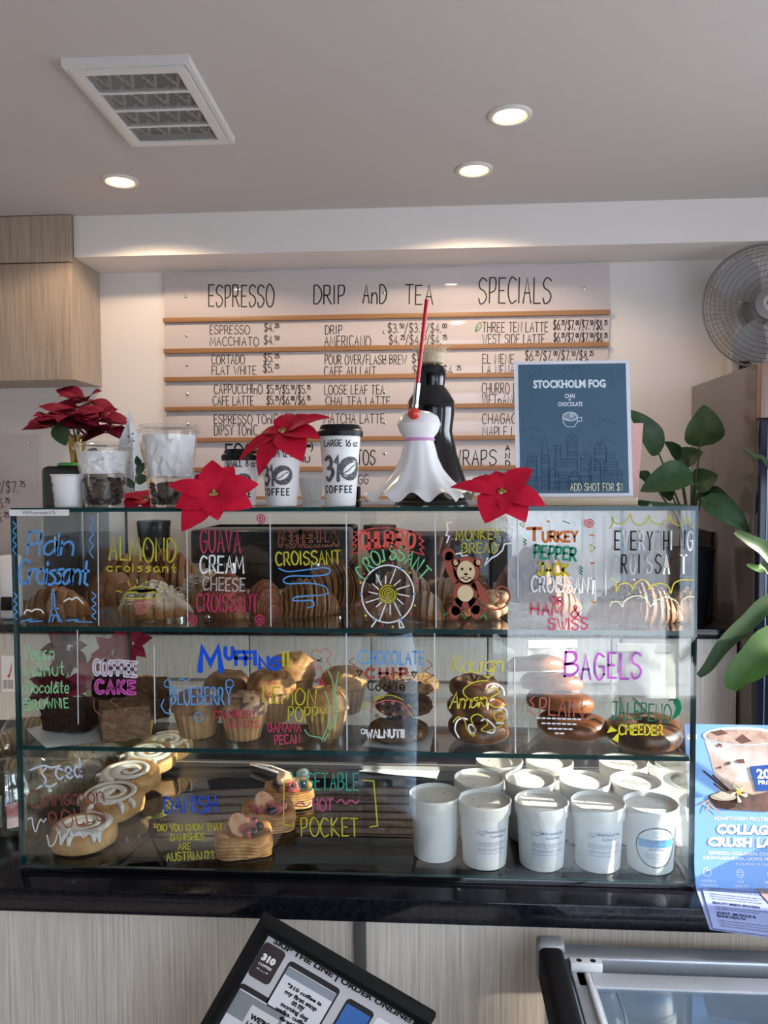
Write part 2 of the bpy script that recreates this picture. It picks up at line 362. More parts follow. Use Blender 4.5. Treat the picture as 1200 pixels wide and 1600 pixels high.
LAMP = emit('lamp_glow', (1.0, .74, .40), 2.3)
TRIMW = pm('lamp_trim_white', (.74, .71, .68), .45)
def downlight(px, py, lab, en):
    p = at_z(px, py, ZC); R = .068
    t = thing('downlight', lab, 'ceiling light', (p.x, p.y, ZC-.012), 0, 'recessed ceiling downlights')
    part('trim_ring', MB().lathe([(R+.018, .0118), (R+.016, .004), (R+.004, 0), (R, .002), (R-.004, .0119), (R+.0, .0119)], 40, cap=False), TRIMW, t)
    part('lamp', MB().lathe([(.002, .003), (R*.8, .0035), (R-.006, .011)], 32), LAMP, t)
    l = D.lights.new('downlight_beam', 'SPOT'); l.energy = en; l.spot_size = 2.62; l.spot_blend = .22; l.color = (1, .74, .50); l.shadow_soft_size = .05
    o = D.objects.new('downlight_beam', l); link(o); o.location = (p.x, p.y, ZC-.03)
downlight(797, 179, 'lit recessed ceiling light nearest the camera', 20)
downlight(741, 264, 'lit recessed ceiling light near the soffit above the word SPECIALS', 25)
downlight(188, 282, 'lit recessed ceiling light above the left wall cabinet', 25)

# ---------------------------------------------------------------- wall cabinet
zb = at_y(60, 593, 2.62).z; zs = at_y(60, 411, 2.62).z
t = thing('wall_cabinet', 'light wood wall cabinet hung in the upper left corner', 'cabinet', (CABX, YW, zb))
XLc = XL-CABX+.002
part('body', MB().box(XLc, -.001, -(YW-2.64), -.002, 0, ZC-zb-.003), LAM, t, smooth=False)
part('lower_door', MB().rbox(XLc, 0, -(YW-2.615), -(YW-2.638), -.004, zs-zb-.004, .002), LAM, t)
part('upper_door', MB().rbox(XLc, 0, -(YW-2.615), -(YW-2.638), zs-zb+.004, ZC-zb-.004, .002), LAM, t)

# ---------------------------------------------------------------- menu board on the back wall
YB = YW-.016
bx0, bx1 = at_y(257, 500, YB).x, at_y(952, 500, YB).x
RZ = [2.581, 2.403, 2.240, 2.068, 1.887, 1.715, 1.545]
menu = thing('menu_board', 'white wall menu of lettered panels between wooden rails', 'menu board', (0, YW, 0))
ACR = pm('white_acrylic', (.66, .60, .60), .07, spec=.5)
tops = [2.852]+RZ[:-1]; f_menu = lambda u, v: Vector((u, YB-.0012-YW, v))
panels = []
for k, (zt, zb_) in enumerate(zip(tops, RZ)):
    o = part('header_panel' if k == 0 else 'price_panel', MB().rbox(bx0, bx1-(0.0 if k < 2 else .004), YB-YW, -.001, zb_+.012, zt-(.014 if k else 0), .001), ACR, menu)
    for px in (291, 600, 912):
        s = MB(); zz = (zt+zb_)/2; s.lathe([(.009, 0), (.009, .003), (.006, .005)], 14, M=Matrix.Translation((at_y(px, 500, YB).x, YB-YW, zz)) @ Matrix.Rotation(PI/2, 4, 'X'))
        part('screw_cap', s, CHROME, o)
    panels.append(o)
    r = part('wooden_rail', MB().rbox(bx0-.002, bx1-(0 if k < 1 else .006), YB-.022-YW, -.001, zb_-.014, zb_+.012, .002), OAK, menu)
def mp2(px, py): p = at_y(px, py, YB); return p.x, p.z
MENU = [
 (0, [('ESPRESSO', 326, 428, 479, 33), ('DRIP', 490, 538, 475, 28), ('AnD', 567, 603, 474, 28), ('TEA', 633, 676, 475, 29), ('SPECIALS', 748, 861, 474, 38)], 1.7),
 (1, [('ESPRESSO', 328, 390, 522, 13), ('$4.^25^', 413, 435, 518, 12), ('MACCHIATO', 328, 404, 540, 13), ('$4.^50^', 413, 435, 538, 13), ('DRIP', 508, 534, 522, 13), ('AMERICANO', 507, 579, 541, 16),
      ('$3.^50^/$3.^75^/$4.^00^', 606, 697, 520, 14), ('$4.^25^/$4.^50^/$4.^75^', 608, 697, 538, 14), ('THREE TEN LATTE', 754, 856, 519, 15), ('$6.^25^/$7.^00^/$7.^50^/$8.^25^', 865, 948, 515, 14),
      ('WEST SIDE LATTE', 754, 851, 537, 14), ('$6.^25^/$7.^00^/$7.^50^/$8.^25^', 865, 948, 534, 13)], 1.0),
 (2, [('CORTADO', 331, 382, 569, 14), ('$5.^25^', 412, 435, 566, 13), ('FLAT WHITE', 331, 400, 585, 13), ('$5.^25^', 412, 435, 582, 13), ('POUR OVER/FLASH BREW', 508, 635, 569, 14), ('$4.^50^', 644, 669, 567, 13),
      ('CAFE AU LAIT', 507, 587, 587, 14), ('$4.^25^ / $4.^75^', 645, 719, 586, 14), ('EL NENE', 754, 803, 568, 14), ('$6.^25^/$7.^00^/$7.^50^/$8.^25^', 821, 926, 563, 14), ('LA NENA', 754, 803, 585, 14)], 1.0),
 (3, [('CAPPUCCHInO', 335, 410, 615, 14), ('$5.^25^/$5.^50^/$5.^75^', 417, 484, 615, 13), ('CAFE LATTE', 333, 396, 633, 14), ('$5.^25^/$6.^00^/$6.^75^', 417, 484, 632, 13), ('LOOSE LEAF TEA', 507, 600, 616, 14),
      ('CHAI TEA LATTE', 509, 609, 633, 13), ('CHURRO LATTE', 753, 835, 615, 16), ('VIETnAMESE', 753, 822, 633, 16)], 1.0),
 (4, [('ESPRESSO TOnIC', 335, 434, 662, 14), ('$7.^25^', 445, 468, 660, 13), ('DIPSY TOnIC', 335, 402, 680, 16), ('MATCHA LATTE', 506, 600, 661, 14), ('CHAI TEA', 512, 567, 679, 13), ('CHAGACCInO', 754, 838, 662, 15), ('MAPLE LATTE', 754, 836, 682, 15)], 1.0),
 (5, [('FOOD', 353, 412, 716, 22), ('(until 2:00^pm^)', 418, 488, 704, 11), ('MENU', 447, 484, 722, 9), ('BURRITOS', 515, 586, 726, 22), ('WRAPS', 706, 775, 727, 23), ('A', 790, 796, 704, 8), ('N', 790, 796, 716, 8), ('D', 790, 796, 728, 8)], 1.5),
 (6, [('STATE LINE', 756, 830, 756, 14), ('FRESH EGG', 508, 575, 756, 14)], 1.0)]
for k, items, wd in MENU:
    for txt, x0, x1, y, h in items:
        mb = MB(); a, z = mp2(x0, y); b_, z2 = mp2(x1, y); write(mb, txt, a, z, b_, z2, h*mpp(YB), wd*mpp(YB)*.62*(1.6 if txt == 'FOOD' else 1), f_menu, jit=.25, seed=len(txt)+y)
        part('menu_lettering', mb, INK, panels[k], smooth=False)
mb = MB()
for pts in ([(743, 518), (744, 511), (750, 504), (752, 510), (748, 516), (743, 518)], [(743, 518), (748, 510)]):
    ribbon(mb, cat([mp2(*p) for p in pts], 4), .0022, f_menu)
part('leaf_drawing', mb, paint('2f8a3c'), panels[1], smooth=False)

# price panel lower on the left
YP = YW-.012; x1 = at_y(61, 700, YP).x; zt = at_y(30, 679, YP).z
pp = thing('price_panel_board', 'white price panel on the back wall under the left wall cabinet', 'menu board', (x1, YW, 0))
part('panel', MB().rbox(-1.1, 0, -.012, -.001, 1.15, zt, .001), ACR, pp)
mb = MB(); f_ = lambda u, v: Vector((u-x1, -.0132, v))
for txt, a, b_, y, h in (('6.^50^/$7.^75^', -20, 38, 769, 17), ('5.^25^/$6.^75^', -34, 14, 793, 15), ('5.^25^/$6.^25^', -38, 13, 815, 15)):
    p = at_y(a, y, YP); q = at_y(b_, y, YP); write(mb, txt, p.x, p.z, q.x, q.z, h*mpp(YP), .0024, f_, jit=.25)
part('menu_lettering', mb, INK, pp, smooth=False)
part('screw_cap', MB().lathe([(.009, 0), (.006, .005)], 14, M=Matrix.Translation((at_y(45, 692, YP).x-x1, -.012, at_y(45, 692, YP).z)) @ Matrix.Rotation(PI/2, 4, 'X')), CHROME, pp)

# ---------------------------------------------------------------- wall fan
YFN = 2.66; p = at_y(1196, 479, YFN); R = 92*mpp(YFN)
fan = thing('wall_fan', 'grey wall fan with wire grille at the right edge', 'fan', (p.x, p.y, p.z))
FG = pm('fan_grey', (.20, .195, .19), .4); FGW = pm('fan_wire', (.13, .125, .12), .4, .2)
Rx = Matrix.Rotation(PI/2, 4, 'X')
w = MB()
def gp(r, dome): return -dome*max(0, 1-(r/R)**2)**.5
for i in range(132):
    a = 2*PI*i/132; w.tube([(r*math.cos(a+.35*(r/R)), gp(r, .075), r*math.sin(a+.35*(r/R))) for r in [R*(.22+.78*k/7) for k in range(8)]], .0010, 3)
for r in (.34, .44, .54, .63, .71, .79, .86, .92, .97): w.tube([(R*r*math.cos(2*PI*k/60), gp(R*r, .075), R*r*math.sin(2*PI*k/60)) for k in range(61)], .0014, 4)
part('front_grille', w, FGW, fan)
w = MB()
for i in range(60):
    a = 2*PI*i/60; w.tube([(r*math.cos(a), .09*max(0, 1-(r/R)**2)**.5, r*math.sin(a)) for r in [R*(.2+.8*k/6) for k in range(7)]], .0010, 3)
part('rear_grille', w, FGW, fan)
part('rim', MB().tube([(R*math.cos(2*PI*k/72), 0, R*math.sin(2*PI*k/72)) for k in range(73)], .006, 8), FG, fan)
hub = part('hub', MB().lathe([(R*.26, .055), (R*.26, .075), (R*.2, .083), (.001, .083)], 40, M=Rx), FG, fan)
part('badge', MB().lathe([(R*.15, .0835), (R*.15, .087), (.001, .087)], 32, M=Rx), pm('badge_silver', (.42, .41, .41), .4, .4), hub)
mb = MB(); typeset(mb, 'Air King', -R*.115, -R*.03, R*.115, R*.07, lambda u, v: Vector((u, -.0877, v)), .02, shear=.3); part('badge_lettering', mb, INK, hub, smooth=False)
for k in range(3):
    w = MB(); vs = []; fs = []
    for i in range(9):
        r = R*(.2+.7*i/8)
        for j in range(7):
            s = (j/6-.5)*(.9+.5*math.sin(i/8*PI)); a = 2*PI*k/3+s*.75+.2; vs.append((r*math.cos(a), .02+.05*s, r*math.sin(a)))
    for i in range(8):
        for j in range(6): fs.append((i*7+j, i*7+j+1, (i+1)*7+j+1, (i+1)*7+j))
    w.add(vs, fs); part('blade', w, pm('fan_blade', (.42, .41, .40), .5, spec=.2), fan)
part('motor', MB().lathe([(.001, -.2), (.06, -.2), (.08, -.16), (.08, -.1)], 28, M=Rx), FG, fan)
q = at_y(1152, 572, 2.9)-fan.location
base = part('wall_base', MB().rbox(q.x-.05, q.x+.075, .2, YW-p.y-.001, q.z-.075, q.z+.06, .012), pm('fan_base_grey', (.50, .49, .48), .45), fan)
w = MB()
for j in range(2):
    for i in range(3): w.box(q.x-.005+.02*i, q.x+.010+.02*i, .196, .201, q.z-.02+.024*j, q.z-.003+.024*j)
part('switch', w, BLACK, base, smooth=False)
part('arm', MB().tube([(0, .19, 0), (0, .23, -.02), (q.x*.3, .24, q.z*.6), (q.x*.5, .26, q.z)], .018, 10), FG, fan)

# ---------------------------------------------------------------- back counter and cabinets
YK = 2.25; KT = .937; KX1 = at_y(1156, 975, YK).x; KXL = XL+.01
t = tag(MB().rbox(KXL, KX1, YK-.02, YW-.002, KT-.045, KT, .004).build('worktop', BLACKTOP), 'black worktop along the back wall behind the display case', 'worktop')
edges = [KXL] + [at_y(px, 1040, YK).x for px in (-60, 165, 390, 580, 762, 955)] + [at_y(1152, 1040, YK).x]
where = ['at the far left end', 'behind the cookie packets', 'behind the red poinsettia', 'behind the muffins', 'behind the cookies', 'behind the sugared buns', 'at the right end beside the tall fridge']
for k in range(len(edges)-1):
    a, b_ = edges[k], edges[k+1]
    cb = thing('base_cabinet', 'pale wood base cabinet under the back worktop '+where[k], 'cabinet', (a, YK, 0), 0, 'back counter cabinets')
    part('body', MB().box(.002, b_-a-.002, .022, YW-YK-.01, .08, KT-.047), LAM2, cb, smooth=False)
    part('door', MB().rbox(.003, b_-a-.003, 0, .02, .1, KT-.05, .0015), LAM2, cb)
    part('toe_kick', MB().box(.002, b_-a-.002, .06, .075, 0, .08), BLACKM, cb, smooth=False)

# tall fridge on the right: glossy side, navy door
YFR = 2.09; xs_ = at_y(1184, 640, YFR).x; fz = at_y(1184, 567, YFR).z; zn = at_y(1184, 655, YFR).z
STEEL = pm('bronze_glossy_side', (.10, .088, .084), .10, spec=.6); NAVY = pm('navy_gloss', (.010, .014, .030), .12)
t = thing('tall_fridge', 'tall brown grey fridge with a glossy side and navy door at the right edge', 'fridge', (xs_, YFR, 0))
part('body', MB().rbox(0, .56, .02, YW-YFR-.01, .03, fz, .004), STEEL, t)
part('fascia', MB().rbox(.001, .56, -.03, .018, zn+.004, fz-.002, .003), wood('brown_fascia_wood', (.16, .10, .08), (.25, .17, .14)), t, 'brown wooden strip above the door')
part('door', MB().rbox(.002, .558, -.03, .018, .06, zn-.002, .006), NAVY, t, 'navy glossy door')
part('door_trim', MB().rbox(.030, .036, -.034, -.0305, .08, zn-.03, .001), pm('blue_grey_strip', (.16, .17, .21), .3, .5), t)
part('door_handle', MB().tube([(.50, -.035, 1.0), (.50, -.075, 1.02), (.50, -.075, 1.6), (.50, -.035, 1.62)], .011), CHROME, t)
part('plinth', MB().box(.01, .55, .03, YW-YFR-.02, 0, .031), BLACKM, t, smooth=False)
# ================================================================ front counter
YC = -.095; CT = ZT
edge0 = at_z(600, 1405, CT).y; YC = edge0
tag(MB().rbox(XL+.3, 2.2, YC, .95, CT-.046, CT, .003).build('worktop', BLACKTOP), 'black polished worktop of the front counter carrying the glass case', 'worktop')
ct = thing('front_counter', 'pale wood front counter with a dark upright joint strip', 'counter', (0, 0, 0))
xj = at_y(563, 1500, YC+.045).x
CPAN = wood('counter_front_laminate', (.54, .48, .41), (.88, .81, .73), scale=190)
part('front_panel', MB().box(XL+.32, xj-.006, YC+.05, YC+.07, .1, CT-.048), CPAN, ct, smooth=False)
part('front_panel', MB().box(xj+.006, 2.19, YC+.05, YC+.07, .1, CT-.048), CPAN, ct, smooth=False)
part('joint_strip', MB().rbox(xj-.0115, xj+.0115, YC+.04, YC+.072, .1, CT-.048, .001), pm('grey_strip', (.09, .085, .085), .45), ct)
part('carcass', MB().box(XL+.34, 2.17, YC+.072, .93, .0, CT-.048), BLACKM, ct, smooth=False)

# ================================================================ glass display case
HX, DP, GT = .66, .56, .008
Z1, Z2, ZTOP = 1.3665, 1.1265, 1.602
case = thing('display_case', 'three tier glass pastry case with hand painted names on its front', 'display case', (0, 0, ZT+.0005))
O = Vector((0, 0, ZT+.0005))
def gbox(mb, x0, x1, y0, y1, z0, z1):
    d = [x1-x0, y1-y0, z1-z0]; ax = d.index(min(d)); n0 = len(mb.mi); mb.box(x0, x1, y0, y1, z0-O.z, z1-O.z)
    axes = [2, 2, 1, 0, 1, 0]
    for i in range(6): mb.mi[n0+i] = 0 if axes[i] == ax else 1
    return mb
GM = [GLASS, EDGE]
part('base', MB().rbox(-HX, HX, 0, DP, 0, ZF-O.z, .002), pm('black_mirror_glass', (.004, .004, .006), .015, spec=1.0), case)
front = part('front_pane', gbox(MB(), -HX, HX, 0, GT, ZF+.0004, ZTOP-GT-.0004), GM, case, smooth=False)
part('side_pane', gbox(MB(), -HX, -HX+GT, GT+.0003, DP, ZF+.0004, ZTOP-GT-.0004), GM, case, smooth=False)
part('side_pane', gbox(MB(), HX-GT, HX, GT+.0003, DP, ZF+.0004, ZTOP-GT-.0004), GM, case, smooth=False)
part('top_pane', gbox(MB(), -HX, HX, 0, DP, ZTOP-GT, ZTOP), GM, case, smooth=False)
for z in (Z1, Z2): part('glass_shelf', gbox(MB(), -HX+GT+.0005, HX-GT-.0005, GT+.0005, DP-.022, z-.009, z), GM, case, smooth=False)
part('sliding_door', gbox(MB(), -HX+GT, .02, DP-.010, DP-.005, ZF+.012, ZTOP-GT-.01), GM, case, smooth=False)
part('sliding_door', gbox(MB(), -.02, HX-GT, DP-.018, DP-.013, ZF+.012, ZTOP-GT-.01), GM, case, smooth=False)
for z0, z1 in ((ZF, ZF+.012), (ZTOP-GT-.01, ZTOP-GT)):
    part('door_track', MB().box(-HX+GT, HX-GT, DP-.02, DP-.002, z0-O.z+.0003, z1-O.z-.0003), ALU, case, smooth=False)

# ---- painted names and drawings on the front pane; px(...) takes a point of the pane
PXC = {}
def pp2(x, y): p = at_y(x, y, 0); return (p.x, p.z-O.z)
MP0 = mpp(0)
def lay(k): return lambda u, v: Vector((u, -.0006-.0004*k, v))
COLN = {'5b9bdc': 'blue', 'beb538': 'yellow', 'b4385c': 'pink', 'ecebea': 'white', '8fcf98': 'pale green', 'cf4a44': 'red', '1550cc': 'deep blue', 'c04fc4': 'magenta', 'c05a4c': 'brick red', '14795c': 'green', 'd0702c': 'orange', '101012': 'black', '8a4a40': 'brown', '4aa6e8': 'sky blue', 'a86a66': 'dusty brown', 'd9d4a0': 'cream'}
def T(text, x0, x1, y, h, col, w=2.2, y1=None, slant=0, k=0, gap=2.4, jit=.35, lab=True):
    mb = MB(); a = pp2(x0, y); b_ = pp2(x1, y1 if y1 is not None else y)
    write(mb, text, a[0], a[1], b_[0], b_[1], h*MP0, w*MP0/2, lay(k), 0, slant, jit, seed=int(x0+y), gap=gap)
    return part('painted_lettering', mb, paint(col), front, f'{COLN.get(col, "coloured")} painted lettering', smooth=False)
def G(col, lines=(), fills=(), w=2.2, k=0, sm=True, closed=False):
    mb = MB()
    for pts in fills: poly(mb, [pp2(*p) for p in pts], lay(k))
    for pts in lines: ribbon(mb, [pp2(*p) for p in (cat(pts, 5) if sm and len(pts) > 2 else pts)], w*MP0/2, lay(k))
    return part('painted_drawing', mb, paint(col), front, f'{COLN.get(col, "coloured")} painted drawing', smooth=False)
def wob(x, y0, y1, a=2.5, n=7): return [(x+(a if i % 2 else -a), y0+(y1-y0)*i/n) for i in range(n+1)]
BL, YE, PK, WT, LG, RD, DB, MG, BR, GN, OR, BK, BN, SB = '5b9bdc', 'beb538', 'b4385c', 'ecebea', '8fcf98', 'cf4a44', '1550cc', 'c04fc4', 'c05a4c', '14795c', 'd0702c', '101012', '8a4a40', '4aa6e8'
for x, a, b_ in ((153, 802, 977), (292, 804, 978), (422, 803, 978), (541, 803, 980), (680, 803, 980), (808, 804, 935), (929, 804, 945), (945, 804, 930), (121, 985, 1131), (241, 1010, 1130), (541, 990, 1172), (679, 990, 1174), (804, 1030, 1176)):
    o = G('c9cdd2', [[(x, a), (x+1.5, b_)]], w=1.8); o.name = 'painted_divider_line'
# top tier
T('Plain', 42, 112, 866, 36, BL, 3.6, y1=868, slant=.12, gap=.6); T('Croissant', 29, 137, 911, 38, BL, 4.2, y1=913, slant=.12, gap=.8)
G(BL, [wob(23, 815, 866), wob(24.5, 926, 968), wob(143, 806, 871, 3), wob(147, 925, 968, 3)], w=2)
G(BL, [[(83, 921), (83, 928)], [(81, 928), (81, 951), (77, 972)], [(85, 928), (86, 951), (96, 972)], [(80, 951), (92, 951)], [(80, 940), (87, 940)], [(82, 971), (85, 962), (89, 961), (92, 971)], [(78, 962), (84, 960)]], w=2.2, sm=False)
G(WT, [[(38, 959), (42, 953), (50, 955), (55, 952), (64, 953), (68, 958)], [(100, 940), (108, 935), (113, 937), (119, 933), (126, 938), (130, 943)]], w=2.4)
G(BL, [[(34, 971), (50, 967), (46, 971), (66, 970)], [(104, 970), (122, 968), (118, 971), (144, 972)]], w=2)
T('ALMOND', 170, 274, 875, 36, YE, 2.6, y1=877); T('croissant', 168, 275, 892, 13, YE, 2.2, y1=894, gap=4)
G(YE, [[(195+i*2+abs(i-5)*0, 935-13*math.sqrt(max(0, 1-((i-6)/7)**2))*1.0), (248-i*1.0, 934-i*.2-12*math.sqrt(max(0, 1-((i-6)/7)**2)))] for i in range(1, 12)], w=1.8)
G(YE, [[(194, 935), (198, 925), (208, 918), (222, 916), (236, 919), (246, 926), (250, 935), (194, 935)], [(203, 915), (200, 908)], [(215, 912), (214, 905)], [(228, 912), (230, 906)], [(190, 925), (182, 923)], [(252, 922), (258, 917)]], w=1.8, sm=False)
G('c87a70', [[(203+2*i, 939+2.6*i), (243-2*i, 937+2.6*i)] for i in range(9)]+[[(215+3*i, 938), (213+3*i, 960)] for i in range(4)], w=1.1, sm=False)
T('GUAVA', 314, 376, 863, 35, PK, 2.6); T('CREAM', 313, 381, 894, 26, WT, 2.8, y1=896); T('CHEESE', 318, 383, 921, 20, 'b9b3b0', 2.0, y1=924); T('CROISSANT', 308, 402, 954, 27, PK, 2.6, y1=956)
G(PK, [spiral(407, 810, 8, 2.3), spiral(300, 968, 9, 2.3), spiral(405, 968, 9, 2.3)], w=2, sm=False)
T('NUTELLA', 438, 526, 852, 20, BN, 9.0, y1=850, gap=3.5, k=0); T('NUTELLA', 438, 526, 852, 20, BK, 5.6, y1=850, gap=3.5, k=1)
mb = MB(); st, wd = strokes('NUTELLA', 3.5)
for pl in st:
    P = cat(pl, 4) if len(pl) < 5 else pl
    for q in P[::2]: a = pp2(438+q[0]/wd*88, 852-q[1]*20-1); poly(mb, oval(a[0], a[1], .7*MP0, .7*MP0, 6), lay(3))
part('painted_dots', mb, paint(YE), front, 'yellow painted dots', smooth=False)
T('CROISSANT', 432, 532, 883, 20, YE, 2.4, y1=880)
G(BL, [[(436, 888), (450, 893), (480, 890), (505, 887), (515, 890), (512, 897), (490, 900), (455, 900), (443, 906), (450, 912), (480, 911), (505, 915), (512, 922), (508, 929), (480, 931), (462, 933), (458, 938), (470, 939), (486, 938), (491, 945), (481, 950)]], w=2)
T('CHURRO', 563, 648, 856, 24, 'd8564c', 4.6, y1=855)
G(RD, [[(552, 860), (557, 852), (550, 850), (558, 843), (551, 840), (560, 834), (553, 831), (568, 828)], [(648, 832), (660, 836), (654, 840), (662, 845), (655, 850), (663, 856), (656, 858), (662, 866)]], w=1.8, sm=False)
G(RD, [[(566, 829), (590, 825), (620, 826), (650, 833)], [(552, 865), (580, 858), (615, 856), (645, 862), (662, 867)]], w=1.6)
txt = 'CROISSANT'; mb = MB()
for i, ch in enumerate(txt):
    a = -1.0+2.0*i/8; cx = 614+52*math.sin(a*.92); cy = 928-54*math.cos(a*.92)+8*abs(a)**2; t = a*.75
    s, wd = strokes(ch)
    for pl in s:
        q2 = []
        for q in pl: u = (q[0]-wd/2)*16; v = q[1]*22; q2.append(pp2(cx+u*math.cos(t)+v*math.sin(t), cy+u*math.sin(t)-v*math.cos(t)))
        ribbon(mb, q2, 1.2*MP0, lay(0))
part('painted_lettering', mb, paint('79c98a'), front, 'green painted lettering along an arc', smooth=False)
WC = (606, 928)
G(WT, [circ(*WC, 41, 45), [(589, 968), (581, 979)], [(625, 968), (631, 980), (625, 981), (623, 970)]], w=2.2, sm=False)
G(WT, [[(WC[0]+16*math.cos(2*PI*i/14), WC[1]+17*math.sin(2*PI*i/14)), (WC[0]+r*math.cos(2*PI*i/14+.1), WC[1]+r*1.08*math.sin(2*PI*i/14+.1))] for i, r in enumerate([34, 28, 37, 30, 40, 26, 36, 30, 28, 34, 26, 38, 28, 36])], w=1.7, sm=False)
G(YE, [spiral(*WC, 14, 4, 60), circ(*WC, 13, 14)], w=1.6, sm=False)
for c, off in ((BL, 0), (YE, 1), (PK, 2)):
    G(c, fills=[oval(WC[0]+(42+3*((i*7) % 3))*math.cos(2*PI*i/18), WC[1]+(46+3*((i*5) % 3))*math.sin(2*PI*i/18), 2, 2, 10) for i in range(off, 18, 3)], k=2)
T('MONKEY', 713, 781, 844, 15, YE, 2, y1=842); T('BREAD', 722, 777, 864, 15, YE, 2, y1=863)
G(WT, [[(698, 848), (702, 838), (697, 836), (700, 828), (698, 818), (706, 816)], [(782, 815), (790, 822), (802, 828), (796, 838), (801, 848), (788, 850), (785, 860), (776, 868), (768, 872), (757, 884), (762, 872)], [(711, 866), (720, 864), (722, 869), (730, 868)]], w=2.2, sm=False)
# a little brown monkey
MC, TN = '9a4f3e', 'dcc49c'
G(MC, fills=[oval(729, 891, 21, 22), oval(712, 879, 7, 7), oval(747, 879, 7, 7), oval(727, 926, 19, 25), oval(701, 866, 10, 10), oval(710, 957, 10, 11), oval(744, 956, 9, 11)])
G(MC, [[(702, 868), (702, 885), (712, 906)]], w=13, k=0); G(MC, [[(742, 912), (754, 926), (758, 938)]], w=13, k=0); G(MC, [[(716, 940), (712, 955)], [(738, 940), (743, 953)]], w=14, k=0, sm=False)
G(MC, [[(744, 946), (765, 952), (785, 950), (795, 938), (795, 924), (785, 916), (775, 921), (776, 931), (784, 934)]], w=2.8)
G(TN, fills=[oval(728, 893, 14, 17), oval(712, 879, 3.5, 4), oval(747, 879, 3.5, 4), oval(727, 927, 12.5, 13)], k=2)
G(BK, [[(722, 902), (728, 906), (735, 902)]], fills=[oval(722, 889, 2, 2.3, 12), oval(735, 889, 2, 2.3, 12), oval(728, 897, 3, 1.8, 10)], w=1.5, k=4)
G('7a3a2e', [circ(729, 891, 21, 22), circ(727, 926, 19, 25), circ(701, 866, 10, 10), circ(710, 957, 10, 11), circ(744, 956, 9, 11)], w=1, k=3, sm=False)
G('3b8a52', [[(694, 962), (699, 957), (703, 963)], [(716, 965), (722, 959), (727, 966)], [(750, 966), (756, 960), (760, 967)]], w=1.6, sm=False)
T('T', 824, 845, 844, 18, OR, 5.0); T('URKEY', 848, 902, 846, 15, OR, 3.8); T('PEPPER', 835, 900, 871, 19, '1f8f6a', 3.6, y1=876); T('JACK', 841, 888, 897, 17, 'c9b92c', 4.2, y1=899)
T('CROISSANT', 831, 930, 923, 23, WT, 2.8, y1=927); T('OR', 862, 879, 944, 11, PK, 2.4); T('HAM &', 830, 906, 960, 17, PK, 2.6, y1=964); T('SWISS', 858, 918, 984, 17, PK, 2.4, y1=983)
G(YE, [[(812, 819), (819, 815), (818, 824), (812, 819)], [(922, 851), (930, 856), (923, 862), (922, 851)]], w=1.5, sm=False)
G(RD, [spiral(921, 817, 8, 2.6)], w=1.6, sm=False); G(GN, [wob(908, 885, 898, 2, 5), [(880, 814), (890, 818)], wob(820, 842, 852, 2, 4)], w=1.6); G(OR, [[(922, 836), (928, 837)], [(923, 880), (928, 880)], [(855, 814), (858, 815)], [(925, 940), (931, 942)]], w=2.2, sm=False)
for word, x0, x1, y, h in (('EVERYTHING', 960, 1086, 859, 28), ('CROISSANT', 957, 1076, 896, 28)):
    n = len(word); stp = (x1-x0)/n
    for i, ch in enumerate(word):
        black = (ch, i) in (('E', 0), ('E', 2), ('Y', 4), ('H', 6), ('N', 8)) if n == 10 else i in (1, 3, 5, 7)
        faint = (i == 5) if n == 10 else i in (0, 2, 4)
        T(ch, x0+i*stp+1, x0+(i+1)*stp-(4 if ch != 'I' else 9), y, h, BK if black else ('9fa6ad' if faint else 'd6dade'), 2.4 if not (n == 9 and i > 5) else 3.0)
G('bdb545', [[(952, 826), (957, 818), (956, 808), (961, 817), (972, 818), (980, 812), (985, 803), (989, 815), (1000, 821), (1010, 815), (1014, 806), (1018, 815), (1032, 820), (1042, 813), (1046, 805), (1050, 815), (1062, 821), (1072, 812), (1074, 808), (1077, 818), (1082, 824)]], w=1.8)
G('bdb545', [[(955, 904), (962, 908), (963, 924), (968, 914), (978, 911), (987, 916), (988, 922), (994, 911), (1005, 906), (1013, 914), (1014, 921), (1022, 913), (1035, 912), (1045, 918), (1048, 927), (1053, 912), (1065, 906), (1076, 906), (1083, 906)]], w=1.8)
G('d6d6c0', [[(953, 947), (956, 941), (966, 940), (973, 948), (975, 940), (988, 932), (1003, 932), (1013, 940), (1016, 948), (1024, 939), (1040, 933), (1056, 939), (1063, 950), (1066, 938), (1077, 932), (1084, 933)]], w=1.8)
# middle tier
T('Vegan', 37, 84, 1031, 23, LG, 2.2, slant=.1); T('walnut', 37, 100, 1058, 22, LG, 2.2, y1=1054, slant=.1); T('chocolate', 35, 107, 1082, 19, LG, 2.0, y1=1083, slant=.08); T('B', 37, 50, 1110, 19, LG, 2.2); T('ROWNIE', 52, 107, 1108, 15, LG, 2.0, y1=1105)
T('COFFEE', 147, 213, 1053, 22, 'd7d3dc', 6.4, y1=1056, gap=3.6); T('COFFEE', 147, 213, 1053, 22, '8c5a78', 1.2, y1=1056, gap=3.6, k=1)
T('CAKE', 151, 211, 1082, 19, 'd45ab4', 6.4, y1=1083, gap=4); T('CAKE', 151, 211, 1082, 19, '8c3d78', 2.6, y1=1083, gap=4, k=1)
G('7d4c44', [[(176, 1091), (174, 1097), (183, 1102), (185, 1110), (181, 1118), (184, 1123)], [(147, 1092), (148, 1108), (158, 1118), (170, 1124), (190, 1125)], [(205, 1103), (208, 1112), (200, 1121)]], w=1.8)
T('M', 312, 345, 1048, 36, DB, 10); T('U', 352, 363, 1029, 17, DB, 6.5); T('F', 368, 380, 1038, 20, DB, 6); T('F', 384, 394, 1038, 20, DB, 6); T('I', 399, 400, 1038, 20, DB, 6.5); T('N', 406, 419, 1044, 18, DB, 6); T('S', 424, 437, 1046, 18, DB, 5.5)
